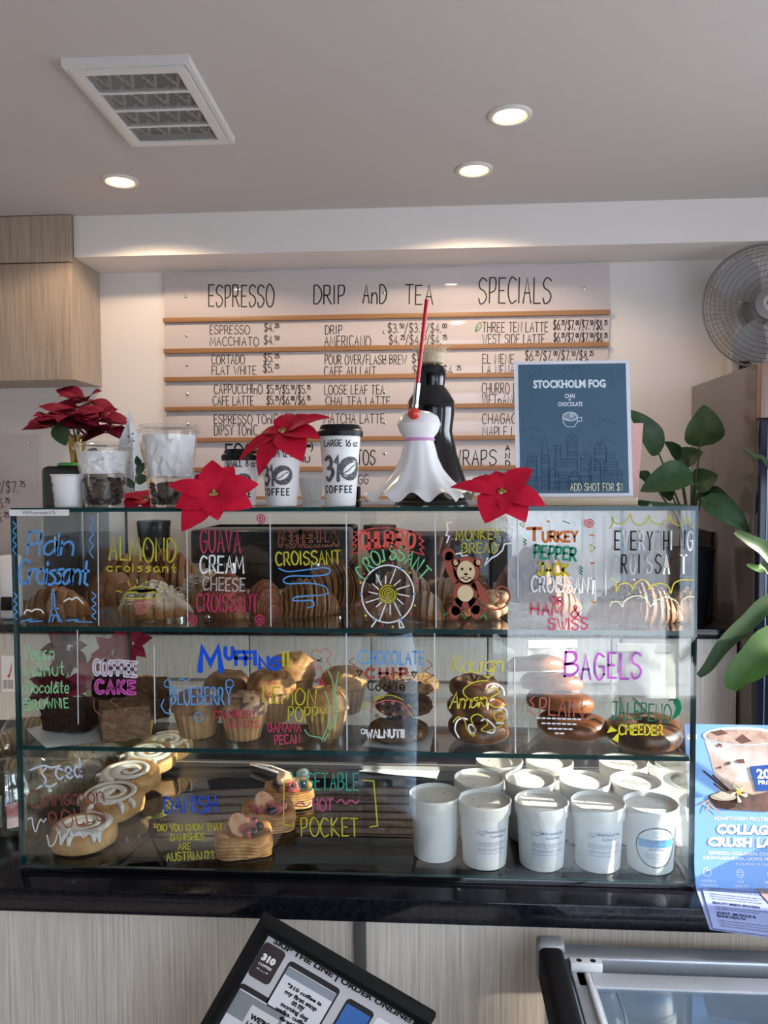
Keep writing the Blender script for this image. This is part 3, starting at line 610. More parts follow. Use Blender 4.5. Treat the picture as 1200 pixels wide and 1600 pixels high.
T('!!', 443, 452, 1040, 21, YE, 4.6)
T('BLUEBERRY', 267, 362, 1101, 27, BL, 2.4, y1=1100)
G(BL, [circ(263, 1068, 6, 6), circ(359, 1068, 6, 6), circ(310, 1120, 6, 7), [(256, 1093), (252, 1103), (258, 1113), (268, 1116)], [(280, 1062), (285, 1060), (290, 1064), (298, 1060)]], w=1.8, sm=False)
T('CRANBERRY', 335, 400, 1122, 12, 'b5384e', 1.7); T('WALNUTS', 352, 404, 1137, 11, 'b5384e', 1.7)
T('LEMON', 411, 492, 1096, 25, YE, 2.4, y1=1103); T('POPPY', 450, 509, 1125, 22, YE, 2.2, y1=1127); T('BANANA', 419, 470, 1144, 14, 'c2455c', 2, y1=1142); T('PECAN', 430, 469, 1163, 14, 'c2455c', 2, y1=1160)
G('b9706c', [[(498, 1032), (487, 1026), (491, 1015), (501, 1018), (508, 1013), (517, 1022), (511, 1032), (517, 1042), (505, 1050), (500, 1040), (493, 1046), (486, 1036), (498, 1032)]], w=1.7); G(BK, [[(495, 1030), (504, 1034)], [(497, 1034), (503, 1028)]], w=1.2, sm=False)
G('79b98c', [[(508, 1040), (520, 1065), (522, 1110), (515, 1140), (507, 1158)], [(529, 1050), (524, 1080), (526, 1120), (513, 1145)], [(476, 1140), (484, 1149), (500, 1152), (504, 1158)], [(508, 1080), (514, 1100), (513, 1130), (504, 1155)]], w=1.8)
G(PK, [[(508, 1072), (500, 1060), (496, 1063), (505, 1070)]], w=2)
T('C', 559, 575, 1036, 20, BL, 2.4); T('HOCOLATE', 579, 662, 1037, 20, BL, 2.4, y1=1038); T('CHIP', 572, 636, 1059, 14, '9c4a40', 4.8, y1=1058, gap=5); T('Cookie', 575, 632, 1078, 14, BK, 2.2, y1=1079)
G(BK, [[(558, 1048), (566, 1048), (562, 1056), (558, 1048)], [(643, 1050), (651, 1050), (647, 1059), (643, 1050)]], w=1.8, sm=False)
G('8f5048', [[(553, 1028), (546, 1034), (555, 1041), (547, 1048), (556, 1055), (548, 1060)], [(668, 1032), (675, 1040), (664, 1048), (675, 1056), (664, 1064), (675, 1073), (670, 1082)]], w=1.6)
G(YE, [[(585, 1090), (610, 1086), (630, 1094)], [(584, 1094), (600, 1089)], [(566, 1107), (574, 1097)], [(570, 1108), (577, 1098)], [(640, 1112), (646, 1122)], [(637, 1100), (642, 1104)]], w=1.4); G('c0605a', [[(578, 1112), (590, 1098), (610, 1094), (630, 1100), (642, 1118)]], w=1.5)
G(BK, [circ(x, y, 2.2, 2.2, 9) for x, y in ((590, 1103), (606, 1105), (622, 1108), (589, 1118), (607, 1118), (625, 1120))], w=1.3, sm=False); G('c87a70', [circ(x, y, 2.2, 2.2, 9) for x, y in ((598, 1098), (614, 1098), (630, 1106), (616, 1116), (598, 1113), (632, 1121))], w=1.2, sm=False)
T('*WALNUT!!', 565, 632, 1152, 12, WT, 3.0, y1=1152)
T('Kouign', 705, 784, 1052, 27, YE, 2.0, y1=1048, slant=.2, gap=1); T('Aman', 703, 759, 1107, 25, YE, 2.2, y1=1104, slant=.25, gap=.8)
G(YE, [[(762, 1063), (740, 1066), (724, 1078), (730, 1090), (750, 1096), (756, 1104)], [(708, 1128), (716, 1120), (726, 1126), (730, 1140), (740, 1150), (742, 1138), (736, 1122), (748, 1116), (762, 1130), (752, 1140), (764, 1142), (790, 1128), (785, 1112), (772, 1116), (778, 1128), (790, 1122)], [(762, 1080), (772, 1074), (780, 1082), (770, 1088), (764, 1098), (775, 1105), (790, 1100)]], w=1.7)
G(WT, [[(717, 1152), (711, 1140), (714, 1127), (722, 1122), (730, 1124)], [(736, 1146), (732, 1136), (736, 1132), (743, 1140), (739, 1146)], [(752, 1126), (760, 1124), (773, 1136), (770, 1145), (760, 1143)], [(760, 1076), (763, 1070), (775, 1068), (786, 1076), (788, 1086)], [(762, 1108), (764, 1096), (772, 1092)], [(776, 1130), (790, 1128), (792, 1112), (784, 1104)]], w=2.4)
T('B', 882, 902, 1057, 38, 'b458c0', 4.2, y1=1058); T('AGELS', 908, 1002, 1060, 39, 'b458c0', 3.6, y1=1060, gap=3)
T('PLAIN', 843, 908, 1117, 27, 'c0685a', 2.2, y1=1120); G('c0685a', [[(835, 1088), (828, 1094), (834, 1102), (827, 1109), (836, 1118)], [(915, 1103), (909, 1108), (914, 1114), (909, 1120), (915, 1126)]], w=1.6, sm=False)
G('dfe0e2', [[(x, y+.03*(x-850)), (x+4.5, y+.15+.03*(x-850))] for y, xs in ((1122, range(839, 905, 8)), (1130, range(847, 900, 8)), (1138, range(857, 890, 8)), (1145, range(868, 884, 8))) for x in xs], w=2.6, sm=False)
T('JALEPENO', 956, 1047, 1123, 26, GN, 2.2, y1=1127); T('CHEEDER', 967, 1036, 1147, 15, 'b9b52c', 2.4, y1=1148)
G('128058', fills=[[(1053, 1093), (1058, 1090), (1063, 1096), (1065, 1106), (1062, 1116), (1054, 1123), (1049, 1124), (1053, 1115), (1056, 1106), (1052, 1098)]]); G(BK, [[(1045, 1094), (1050, 1093), (1055, 1095)]], w=2)
G('b4b62e', fills=[[(948, 1145), (954, 1134), (965, 1142)], [(956, 1155), (967, 1144), (966, 1160)]])
# bottom tier
G('c3cad8', [[(48, 1203), (58, 1199), (70, 1196), (80, 1199), (94, 1196)], [(72, 1200), (66, 1208), (72, 1218), (68, 1228)], [(58, 1232), (68, 1227), (78, 1229), (88, 1224)]], w=3.2)
T('ced', 89, 128, 1218, 30, 'b9c2d6', 3.4, y1=1214); T('Cinnamon', 48, 163, 1262, 27, '82403a', 2.2, y1=1252); T('ROLLS', 82, 166, 1296, 28, '8a443c', 2.2, y1=1280)
G('c9ccd4', [[(44, 1280), (50, 1278), (52, 1290), (56, 1299), (60, 1288), (64, 1280), (68, 1284), (72, 1279)], [(74, 1305), (78, 1322), (86, 1316), (92, 1300), (96, 1314), (104, 1306), (108, 1294), (114, 1306), (124, 1300), (130, 1308), (140, 1302), (152, 1308), (160, 1298), (168, 1284), (174, 1280)]], w=2.2)
T('DANISH', 258, 338, 1270, 26, '2450c4', 3.2, y1=1269); T('*DID YOU KNOW THAT', 241, 348, 1298, 11, YE, 1.8, y1=1297); T('DANISHES', 267, 320, 1313, 10.5, YE, 1.8, y1=1312); T('ARE', 279, 298, 1327, 10.5, YE, 1.8); T('AUSTRIAN??', 261, 336, 1345, 13, YE, 1.8, y1=1341)
T('VEGETABLE', 456, 560, 1233, 27, '3c9c86', 2.2, y1=1235); T('HOT', 489, 520, 1265, 19, 'c0507c', 2.2, y1=1266); T('POCKET', 471, 560, 1306, 29, YE, 2.2, y1=1306)
G('c0507c', [[(462, 1258), (470, 1252), (478, 1260), (485, 1254)], [(526, 1254), (533, 1249), (540, 1256), (548, 1250), (556, 1255), (560, 1251)]], w=2)
G(YE, [[(568, 1219), (584, 1220), (590, 1290), (578, 1292)], [(452, 1218), (444, 1220), (443, 1288), (456, 1290)]], w=2, sm=False)

# label strip stuck on the top left corner
a, b_ = at_y(15, 806, -.001), at_y(108, 796, -.001)
wl = thing('label_strip', 'small white label strip with the wifi word stuck on the top left case corner', 'label', (a.x, -.0012, a.z))
part('strip', MB().box(0, b_.x-a.x, -.0006, 0, 0, b_.z-a.z), WHITEP, wl, smooth=False)
mb = MB(); typeset(mb, 'WIFI:cortado375', (b_.x-a.x)*.22, (b_.z-a.z)*.26, (b_.x-a.x)*.77, (b_.z-a.z)*.52, lambda u, v: Vector((u, -.0009, v)), 0); part('printed_text', mb, INK, wl, smooth=False)
# ================================================================ baked goods
PASTRY = pm('baked_crust', (.78, .68, .57), .45, spec=.3, col2=(1.10, .98, .84), nscale=70, attr=True, bump=(160, .25, .003), sss=0)
CRUMBM = pm('open_crumb', (.58, .50, .44), .85, spec=.2, col2=(1.0, .9, .8), nscale=140, attr=True, bump=(220, .8, .006))
ICING = pm('white_icing', (.82, .77, .70), .25, bump=(40, .15, .004)); SUGARM = pm('icing_sugar', (.80, .76, .72), .8)
def lerp(a, b, t): return tuple(x+(y-x)*t for x, y in zip(a, b))
def nz(v, f, s=0): return noise.noise(Vector(v)*f+Vector((s*3.1, s*1.7, s*2.3)))
def croissant(L, R, H=.85, bend=.02, nr=5, seed=0, c0=(.36, .17, .07), c1=(.60, .34, .15), stripe=None, power=0, flat=0, sd=.16):
    """rolled crescent: overlapping bands that step down from the middle to the tips, a little skewed"""
    mb = MB(); N, A = 96, 28; vs = []; col = []; rnd = random.Random(seed)
    cuts = [0]; w_ = 1.55/nr
    while cuts[-1] < 1: cuts.append(cuts[-1]+w_*rnd.uniform(.75, 1.25)); w_ *= .93
    for i in range(N+1):
        t = -1+2*i/N; x = L/2*t
        for j in range(A):
            a = 2*PI*j/A; up = math.sin(a); s = abs(t)+.07*math.cos(a+.6)*(1 if t > 0 else -1)*(1-abs(t))+.025*nz((t*3, math.cos(a), up), 1.5, seed)+.12*.5; s = max(0, min(.999, s))
            q = max(k for k in range(len(cuts)) if cuts[k] <= s); lo = cuts[q]; hi = cuts[q+1] if q+1 < len(cuts) else lo+.2; fr = (s-lo)/(hi-lo)
            env = max(0, 1-abs(t)**1.9)**.80*.92+.08; rad = R*env*(1+sd*(.5-fr)*(1.1-.6*abs(t)))*(1+.05*nz((t*2, 0, 0), 2, seed)); 
            if fr < .10: rad *= .93+.7*fr
            k = 1+.05*nz((t*3, math.cos(a), up), 2.2, seed)
            y = rad*k*math.cos(a); z = max(-.62*rad*H, rad*k*H*up)+.62*rad*H; vs.append(Vector((x, y+bend*t*t, z)))
            c = lerp(c0, c1, min(1, max(0, fr*.9-.10+.55*nz((t*6, math.cos(a)*2, up*2), 2, seed)-.20*max(0, up)+.22*nz((t*30, math.cos(a)*3, up*3), 1, seed))))
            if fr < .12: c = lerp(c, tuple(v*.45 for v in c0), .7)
            if stripe and ((s*nr*1.1+seed*.3) % 1.0) < stripe[1]: c = lerp(stripe[0], c, .08)
            if power:
                pw = max(0, min(1, (up-.1)*1.6+.9*nz((x*40, y*40, z*40), 1, seed)))*power; c = lerp(c, (.78, .75, .72), pw)
            col.append(c)
    fs = [(i*A+j, (i+1)*A+j, (i+1)*A+(j+1) % A, i*A+(j+1) % A) for i in range(N) for j in range(A)]
    fs += [tuple(range(A)), tuple(N*A+j for j in reversed(range(A)))]
    mb.add(vs, fs, 0, col); return mb
def sprinkle(body, n, seed, size, up=.25, flat=.25, shape='flake'):
    rnd = random.Random(seed); mb = MB(); vv = body.v; zmax = max(v.z for v in vv)
    cand = [v for v in vv if v.z > zmax*up]
    for _ in range(n):
        p = rnd.choice(cand); s = size*rnd.uniform(.6, 1.3); q = p+Vector((rnd.uniform(-1, 1), rnd.uniform(-1, 1), rnd.uniform(0, .6)))*size*.5
        M = Matrix.Translation(q) @ Matrix.Rotation(rnd.uniform(0, 6.3), 4, 'Z') @ Matrix.Rotation(rnd.uniform(-.7, .7), 4, 'X')
        b = [(s*math.cos(k*PI/3), s*.6*math.sin(k*PI/3), 0) for k in range(6)]
        vs = [M @ Vector((x, y, -s*flat)) for x, y, _z in b]+[M @ Vector((x*.8, y*.8, s*flat)) for x, y, _z in b]
        mb.add(vs, [(5, 4, 3, 2, 1, 0), (6, 7, 8, 9, 10, 11)]+[(k, (k+1) % 6, 6+(k+1) % 6, 6+k) for k in range(6)], rnd.choice((0, 0, 1)))
    return mb
def spot(px, py, z, off=0.0):
    p = at_z(px, py, z); y = p.y+off; return Vector((at_y(px, py, y).x, y, z+.0008))
def pastry(name, lab, cat, loc, mb, rz=0, mat=None, group=None, tilt=None):
    o = thing(name, lab, cat, loc, rz, group)
    if tilt: o.rotation_euler = (tilt[0], tilt[1], rz)
    part('pastry', mb, mat or PASTRY, o); return o
GRP = 'croissants on the top shelf'
def place_c(name, lab, px, py, w, off, z=Z1, rz=0, hgt=1, raise_=0, **k):
    p = at_z(px, py, z); m = mpp(p.y+off); L = w*m; mb = croissant(L, L*.30*hgt, **k)
    loc = Vector((at_y(px, py, p.y+off).x, p.y+off, z+.0008+raise_)); return pastry(name, lab, 'croissant', loc, mb, rz, group=GRP), mb
CB, CB1 = (.20, .080, .030), (.40, .20, .085)
place_c('plain_croissant', 'plain brown croissant at the left end of the top shelf', 86, 968, 108, .035, rz=.12, hgt=1.1, nr=6, bend=.02, seed=1, c0=CB, c1=CB1)
place_c('plain_croissant', 'plain croissant tucked behind the leftmost one on the top shelf', 172, 950, 100, .05, rz=-.25, hgt=1.25, nr=6, bend=.02, seed=2, c0=CB, c1=CB1)
place_c('plain_croissant', 'plain croissant at the back of the top shelf under the painted ALMOND', 200, 935, 120, .09, rz=.1, hgt=1.2, nr=6, seed=3, c0=CB, c1=CB1)
place_c('plain_croissant', 'plain croissant rearmost behind the almond flaked croissants', 262, 931, 104, .19, rz=.2, hgt=1.35, nr=6, seed=4, c0=CB, c1=CB1)
AF = [pm('almond_flake', (.74, .60, .42), .5), SUGARM]
for lab, px, py, w, off, rz, s, hg in (('almond croissant covered in flaked almonds, the nearer of two', 238, 970, 124, .045, .06, 5, 1.05), ('almond croissant covered in flaked almonds, the farther of two', 322, 948, 92, .05, .5, 6, 1.35)):
    o, mb = place_c('almond_croissant', lab, px, py, w, off, rz=rz, hgt=hg, nr=7, seed=s, c0=(.30, .14, .055), c1=(.52, .30, .14), power=.8)
    tp = part('almond_topping', sprinkle(mb, 420, s, .0052, .42, .14), AF, o, 'white sugared almond flakes'); tp['kind'] = 'stuff'
RDF = ((.20, .02, .03), .30)
place_c('guava_croissant', 'striped guava croissant under the painted GUAVA CREAM CHEESE', 354, 968, 92, .05, rz=-.8, H=1.3, hgt=1.15, nr=8, bend=0, seed=7, c0=(.22, .085, .035), c1=(.46, .24, .11), stripe=RDF)
place_c('guava_croissant', 'striped guava croissant left of the chocolate striped ones', 414, 969, 72, .05, rz=-.9, H=1.3, hgt=1.2, nr=7, bend=0, seed=8, c0=(.22, .085, .035), c1=(.46, .24, .11), stripe=RDF)
CHS = ((.035, .015, .010), .46)
place_c('chocolate_striped_croissant', 'dark striped chocolate croissant nearer of the two', 478, 966, 112, .055, rz=.25, hgt=1.18, nr=7, bend=0, seed=9, c0=(.34, .16, .06), c1=(.58, .34, .15), stripe=CHS)
place_c('chocolate_striped_croissant', 'dark striped chocolate croissant leaning up behind its twin', 522, 946, 92, .05, rz=.5, hgt=1.75, nr=6, bend=0, seed=10, c0=(.34, .16, .06), c1=(.58, .34, .15), stripe=CHS)
SG = dict(c0=(.20, .09, .045), c1=(.38, .21, .12), nr=6, power=.22)
for lab, px, py, w, off, rz, s, hg in (('sugared churro croissant at the front behind the painted wheel', 590, 973, 98, .04, .05, 11, .95), ('sugared churro croissant at the front right of the painted wheel', 662, 973, 82, .04, -.15, 12, 1.25),
        ('sugared churro croissant behind the front two, highest of its pile', 630, 952, 104, .075, .1, 13, 1.35), ('sugared churro croissant at the back right beside the monkey drawing', 690, 948, 90, .07, -.3, 14, 1.0), ('sugared churro croissant at the back left of the wheel', 560, 948, 80, .08, .3, 15, .95)):
    place_c('churro_croissant', lab, px, py, w, off, rz=rz, hgt=hg, seed=s, **SG)
for lab, px, py, w, off, rz, s, hg in (('large ham croissant nearest the front under the painted SWISS', 862, 962, 100, .055, .05, 16, 1.0), ('large turkey croissant piled high behind the painted JACK', 836, 946, 128, .08, .1, 17, 1.55)):
    place_c('filled_croissant', lab, px, py, w, off, rz=rz, hgt=hg, nr=6, seed=s, c0=(.22, .095, .05), c1=(.44, .24, .14))
o, mb = place_c('seeded_croissant', 'seed covered croissant at the right end of the top shelf', 993, 977, 148, .045, rz=.02, hgt=1.0, nr=8, bend=.01, seed=18, c0=(.22, .10, .05), c1=(.46, .28, .16))
tp = part('seed_topping', sprinkle(mb, 520, 18, .0020, .5, .5), [pm('sesame_seed', (.74, .64, .48), .5), pm('poppy_seed', (.05, .05, .055), .5)], o, 'sesame and poppy seeds'); tp['kind'] = 'stuff'
# monkey bread: lumpy pulled buns
def lumps(r, h, n, seed, c0, c1):
    rnd = random.Random(seed); mb = MB()
    for k in range(n):
        lay_ = k/n; a = rnd.uniform(0, 6.28); q = r*.62*math.sqrt(rnd.random()); rr = r*rnd.uniform(.36, .5)
        b = MB(); b.ball((q*math.cos(a), q*math.sin(a), max(rr*.75, h*lay_*.9)), rr, sub=3, sc=(1, 1, .85), nz=.14, nf=2.2, seed=k+seed)
        col = [lerp(c0, c1, max(0, min(1, .5+.9*nz(v, 60, seed)))) for v in b.v]; b.v = [Vector((v.x, v.y, max(0, v.z))) for v in b.v]
        mb.add(b.v, b.f, 0, col)
    return mb
for lab, px, py, r, h, s, off in (('pale sugared monkey bread bun right of the painted monkey', 766, 971, 27, .055, 21, .04), ('dark sticky monkey bread bun behind the painted monkey legs', 715, 972, 24, .045, 22, .04), ('dark monkey bread bun at the back behind the monkey tail', 742, 948, 28, .065, 23, .08)):
    p = spot(px, py, Z1, off); c = ((.42, .24, .15), (.66, .48, .36)) if s == 21 else ((.20, .08, .035), (.40, .2, .1))
    pastry('monkey_bread', lab, 'bun', p, lumps(r*mpp(p.y), h, 16, s, *c))

# ---------------------------------------------------------------- middle shelf
def slab(sx, sy, sz, seed, c0, c1, rough=.06):
    bm = bmesh.new(); bmesh.ops.create_cube(bm, size=1); bmesh.ops.subdivide_edges(bm, edges=bm.edges[:], cuts=9, use_grid_fill=True); bm.verts.index_update(); vs = []; col = []
    for v in bm.verts:
        p = v.co*2; q = Vector(p); 
        for i in range(3): q[i] = math.copysign(abs(q[i])**1.0, q[i])
        mx = p.normalized()*max(abs(p.x), abs(p.y), abs(p.z)); q = p*.86+mx*.14*1.25
        k = 1+rough*nz(p, 2.4, seed)+rough*.5*nz(p, 7, seed)
        vs.append(Vector((q.x*sx/2*k, q.y*sy/2*k, max(0, (q.z*k+1)*sz/2)))); col.append(lerp(c0, c1, max(0, min(1, .5+1.1*nz(p, 5, seed)))))
    mb = MB().add(vs, [[v.index for v in f.verts] for f in bm.faces], 0, col); bm.free(); return mb
def sheet(name, lab, cat, pts, mat, h=.0012, bumpy=.004, seed=0, n=14):
    """a paper sheet through four world points"""
    a, b, c, d = [Vector(p) for p in pts]; o = thing(name, lab, cat, tuple((a+b+c+d)/4)); cc = (a+b+c+d)/4; vs = []
    nrm = (b-a).cross(d-a).normalized()
    if nrm.z < 0: nrm = -nrm
    for i in range(n+1):
        for j in range(n+1):
            u, v = i/n, j/n; p = a*(1-u)*(1-v)+b*u*(1-v)+c*u*v+d*(1-u)*v
            vs.append(p-cc+nrm*(bumpy*(.5+nz((u*3, v*3, 0), 1, seed))))
    k = len(vs); vs += [v-nrm*h for v in vs]; fs = []
    for i in range(n):
        for j in range(n):
            q = (i*(n+1)+j, i*(n+1)+j+1, (i+1)*(n+1)+j+1, (i+1)*(n+1)+j); fs += [q, tuple(x+k for x in reversed(q))]
    part('sheet', MB().add(vs, fs), mat, o); return o
p = spot(117, 1150, Z2, .045); m = mpp(p.y)
sheet('greaseproof_paper', 'white greaseproof paper sheet under the dark brownie', 'paper', [spot(40, 1140, Z2), spot(72, 1169, Z2), spot(158, 1160, Z2), spot(150, 1118, Z2)], WHITEP, bumpy=.002)
pastry('brownie', 'flat dark walnut brownie at the left end of the middle shelf', 'brownie', p+Vector((0, 0, .006)), slab(78*m, .085, .050, 31, (.035, .018, .012), (.075, .04, .028), .10), -.12, CRUMBM)
p = spot(195, 1160, Z2, .045); m = mpp(p.y)
pastry('coffee_cake', 'pale brown coffee cake cube nearest the front', 'cake', p, slab(74*m, .085, .068, 32, (.20, .12, .075), (.36, .24, .16), .05), .5, CRUMBM)
p = spot(232, 1128, Z2, .045)
pastry('coffee_cake', 'brown crumbly coffee cake cube behind the pale one', 'cake', p, slab(.088, .085, .076, 33, (.15, .08, .045), (.28, .17, .10), .09), .4, CRUMBM)
p = spot(178, 1104, Z2, .03)
pastry('brownie', 'dark chocolate brownie block at the back behind the painted CAKE', 'brownie', p, slab(.085, .06, .062, 34, (.02, .012, .010), (.05, .03, .022), .1), .1, CRUMBM)
WRAP = pm('muffin_wrapper', (.38, .21, .095), .6, col2=(.52, .31, .15), nscale=30)
def muffin(lab, px, py, w, hpx, off, seed, c0, c1, blots=None, group='muffins on the middle shelf', up=0):
    p = spot(px, py, Z2, off); p.z += up; m = mpp(p.y); R = w*m/2; H = hpx*m
    o = thing('muffin', lab, 'muffin', p, seed, group); hw = H*.60
    part('paper_wrapper', MB().lathe([(R*.66, 0), (R*.68, .001), (R*.84, hw*.6), (R*.93, hw), (R*.90, hw), (R*.64, .004)], 160, fn=lambda a, j, z: 1+.028*(1 if j in (1, 2, 3) else 0)*math.copysign(abs(math.sin(a*20))**.6, math.sin(a*20)), cap=True), WRAP, o, angle=60)
    mb = MB(); N, A = 16, 44; vs = []; col = []
    for i in range(N+1):
        t = i/N; rr = R*1.04*math.cos(t*PI/2)**.55 if i < N else 0; zz = hw*.93+(H-hw*.93)*math.sin(t*PI/2)**1.1
        if i == 0: rr = R*.9
        for j in range(A):
            a = 2*PI*j/A; q = Vector((rr*math.cos(a), rr*math.sin(a), zz)); k = .05*nz(q, 38, seed)+.035*nz(q, 110, seed)
            q = q*(1+k) if i else q; vs.append(q)
            c = lerp(c0, c1, max(0, min(1, .45+1.0*nz(q, 55, seed)+.25*(1-t))))
            if blots and nz(q, 75, seed+5) > .18: c = lerp(c, blots, .85)
            col.append(c)
    mb.add(vs, [(i*A+j, i*A+(j+1) % A, (i+1)*A+(j+1) % A, (i+1)*A+j) for i in range(N) for j in range(A)]+[tuple(reversed(range(A)))], 0, col)
    part('muffin_top', mb, PASTRY, o); return o
MT0, MT1 = (.34, .18, .075), (.60, .38, .17)
muffin('blueberry muffin at the front below the painted BLUEBERRY', 309, 1160, 80, 72, .048, 41, (.26, .14, .08), (.44, .28, .17))
muffin('crumb topped muffin at the back right of BLUEBERRY', 356, 1120, 72, 62, .05, 42, (.24, .13, .075), (.40, .25, .15))
muffin('berry stained muffin at the front with purple blots', 381, 1164, 78, 72, .048, 43, (.40, .24, .14), (.62, .46, .33), (.07, .02, .06))
muffin('golden lemon muffin behind the painted LEMON', 424, 1140, 76, 82, .065, 44, MT0, MT1, (.30, .06, .04))
muffin('brown muffin highest at the back above the painted LEMON', 456, 1118, 76, 84, .065, 45, MT0, (.5, .31, .15))
muffin('golden muffin at the front left of the cookies', 510, 1160, 74, 76, .045, 46, MT0, MT1)
muffin('golden muffin at the back beside the cookies', 538, 1122, 74, 70, .05, 47, MT0, MT1)
# cookies
def cookie(R, T_, seed, c0, c1):
    mb = MB(); prof = [(R*.55, 0), (R*.9, T_*.10), (R, T_*.42), (R*.95, T_*.75), (R*.8, T_*.93), (R*.55, T_), (R*.3, T_*1.0), (R*.02, T_*1.0)]; A = 56; vs = []; col = []
    for r, z in prof:
        for j in range(A):
            a = 2*PI*j/A; q = Vector((r*math.cos(a), r*math.sin(a), z)); k = .05*nz(q, 40, seed); q = Vector((q.x*(1+k), q.y*(1+k), max(0, z+(T_*.2*nz(q, 60, seed)+T_*.12*nz(q, 150, seed) if z > T_*.4 else 0))))
            vs.append(q); col.append(lerp(c0, c1, max(0, min(1, .5+1.2*nz(q, 80, seed)))))
    mb.add(vs, [(i*A+j, i*A+(j+1) % A, (i+1)*A+(j+1) % A, (i+1)*A+j) for i in range(len(prof)-1) for j in range(A)]+[tuple(reversed(range(A))), tuple((len(prof)-1)*A+j for j in range(A))], 0, col); return mb
pc = spot(622, 1176, Z2)
sheet('greaseproof_paper', 'white greaseproof paper under the cookie stack', 'paper', [spot(566, 1168, Z2, .004), spot(672, 1176, Z2, .004), spot(678, 1140, Z2), spot(592, 1132, Z2)], WHITEP, bumpy=.0015)
for lab, px, py, w, up, off, tl, s, c in (('dark walnut cookie at the front bottom of the stack', 622, 1171, 98, .005, .063, .10, 51, ((.14, .075, .04), (.30, .18, .10))), ('dark chocolate chip cookie in the middle of the stack', 632, 1156, 92, .034, .085, .12, 52, ((.15, .085, .05), (.32, .20, .12))), ('golden chip cookie on top of the stack', 640, 1140, 96, .058, .10, .16, 53, ((.38, .22, .11), (.60, .42, .24)))):
    p = spot(px, py, Z2, off); p.z += up; m = mpp(p.y); R = w*m/2
    o = thing('cookie', lab, 'cookie', p, s, 'cookies in a leaning stack'); o.rotation_euler = (-tl*0, tl*.2, s*.7)
    part('biscuit', cookie(R, .026, s, *c), CRUMBM, o); rnd = random.Random(s)
    for k in range(12):
        a = rnd.uniform(0, 6.28); q = R*.85*math.sqrt(rnd.random()); part('chocolate_chip', MB().ball((q*math.cos(a), q*math.sin(a), .0255), .0045, sub=1, sc=(1, 1, .7), nz=.2, seed=k), pm('dark_chocolate', (.018, .010, .008), .35), o)
# kouign amann: squat folded buns
def fold_bun(R, H, seed):
    mb = MB(); N, A = 18, 64; vs = []; col = []
    for i in range(N+1):
        t = i/N; ph = -PI/2+PI*t; rr = R*max(.02, math.cos(ph))**.45; zz = H/2+H/2*math.sin(ph)
        for j in range(A):
            a = 2*PI*j/A; sp = math.sin(5*a+t*7+seed); q = Vector((rr*math.cos(a), rr*math.sin(a), zz)); k = 1+.055*sp*(math.cos(ph)*.4+.6*max(0, math.sin(ph)))+.05*nz(q, 30, seed)
            dz = -.25*H*math.exp(-((rr/R)/.4)**2) if t > .5 else 0
            vs.append(Vector((q.x*k, q.y*k, max(0, q.z+dz+H*.05*sp*t)))); col.append(lerp((.10, .038, .016), (.42, .20, .085), max(0, min(1, .35+.35*sp+.8*nz(q, 45, seed)))))
    mb.add(vs, [(i*A+j, i*A+(j+1) % A, (i+1)*A+(j+1) % A, (i+1)*A+j) for i in range(N) for j in range(A)], 0, col); return mb
PG = pm('sticky_crust', (.6, .52, .45), .3, col2=(.9, .8, .7), nscale=60, attr=True, bump=(120, .3, .003))
for lab, px, py, w, h, up, off, s in (('dark caramelised round bun at the bottom of the pile of three', 748, 1172, 94, .048, 0, .060, 61), ('dark caramelised round bun in the middle of the pile of three', 745, 1172, 92, .046, .042, .068, 62), ('dark caramelised round bun on top of the pile of three', 742, 1172, 80, .042, .082, .075, 63)):
    p = spot(px, py, Z2, off); p.z += up; pastry('caramelised_bun', lab, 'bun', p, fold_bun(w*mpp(p.y)/2, h, s), s, PG, 'caramelised buns in a pile')
# bagels
def bagel(R, r, seed, c0, c1, bl=None):
    mb = MB(); N, A = 48, 20; vs = []; col = []
    for i in range(N):
        a = 2*PI*i/N; rk = r*(1+.05*math.sin(a*2+seed)+.05*math.sin(3*a+seed*2))
        for j in range(A):
            b_ = 2*PI*j/A; x = (R-r)+rk*1.06*math.cos(b_); z = max(-.50*rk, rk*.84*math.sin(b_))+.50*rk
            v = Vector((x*math.cos(a), x*math.sin(a), z)); vs.append(v)
            c = lerp(c0, c1, max(0, min(1, .5-.5*math.sin(b_)+.7*nz(v, 30, seed))))
            if bl and nz(v, 32, seed+3) > .05 and math.sin(b_) > -.4: c = lerp(c, bl, .8)
            col.append(c)
    mb.add(vs, [(i*A+j, ((i+1) % N)*A+j, ((i+1) % N)*A+(j+1) % A, i*A+(j+1) % A) for i in range(N) for j in range(A)], 0, col); return mb
BG = pm('bagel_crust', (.58, .50, .44), .3, col2=(.80, .72, .64), nscale=25, attr=True)
for lab, px, py, w, up, off, s, tl in (('plain glossy bagel at the front bottom of the bagel row', 893, 1164, 106, .004, .07, 71, .05), ('plain glossy bagel second from the front of the bagel row', 874, 1160, 102, .040, .095, 72, .18), ('plain glossy bagel third from the front of the bagel row', 862, 1155, 96, .070, .115, 73, .22), ('plain glossy bagel rearmost and highest of the bagel row', 838, 1150, 90, .100, .135, 74, .26)):
    p = spot(px, py, Z2, off); p.z += up; R = w*mpp(p.y)/2
    pastry('bagel', lab, 'bagel', p, bagel(R, R*.385, s, (.17, .060, .022), (.46, .19, .07)), s*.3, BG, 'plain bagels in a leaning row', (tl, 0))
p = spot(1005, 1172, Z2, .055); R = 118*mpp(p.y)/2
pastry('bagel', 'cheese topped jalapeno bagel at the right end of the middle shelf', 'bagel', p, bagel(R, R*.42, 76, (.17, .07, .03), (.36, .18, .08), (.05, .028, .022)), .4, BG)
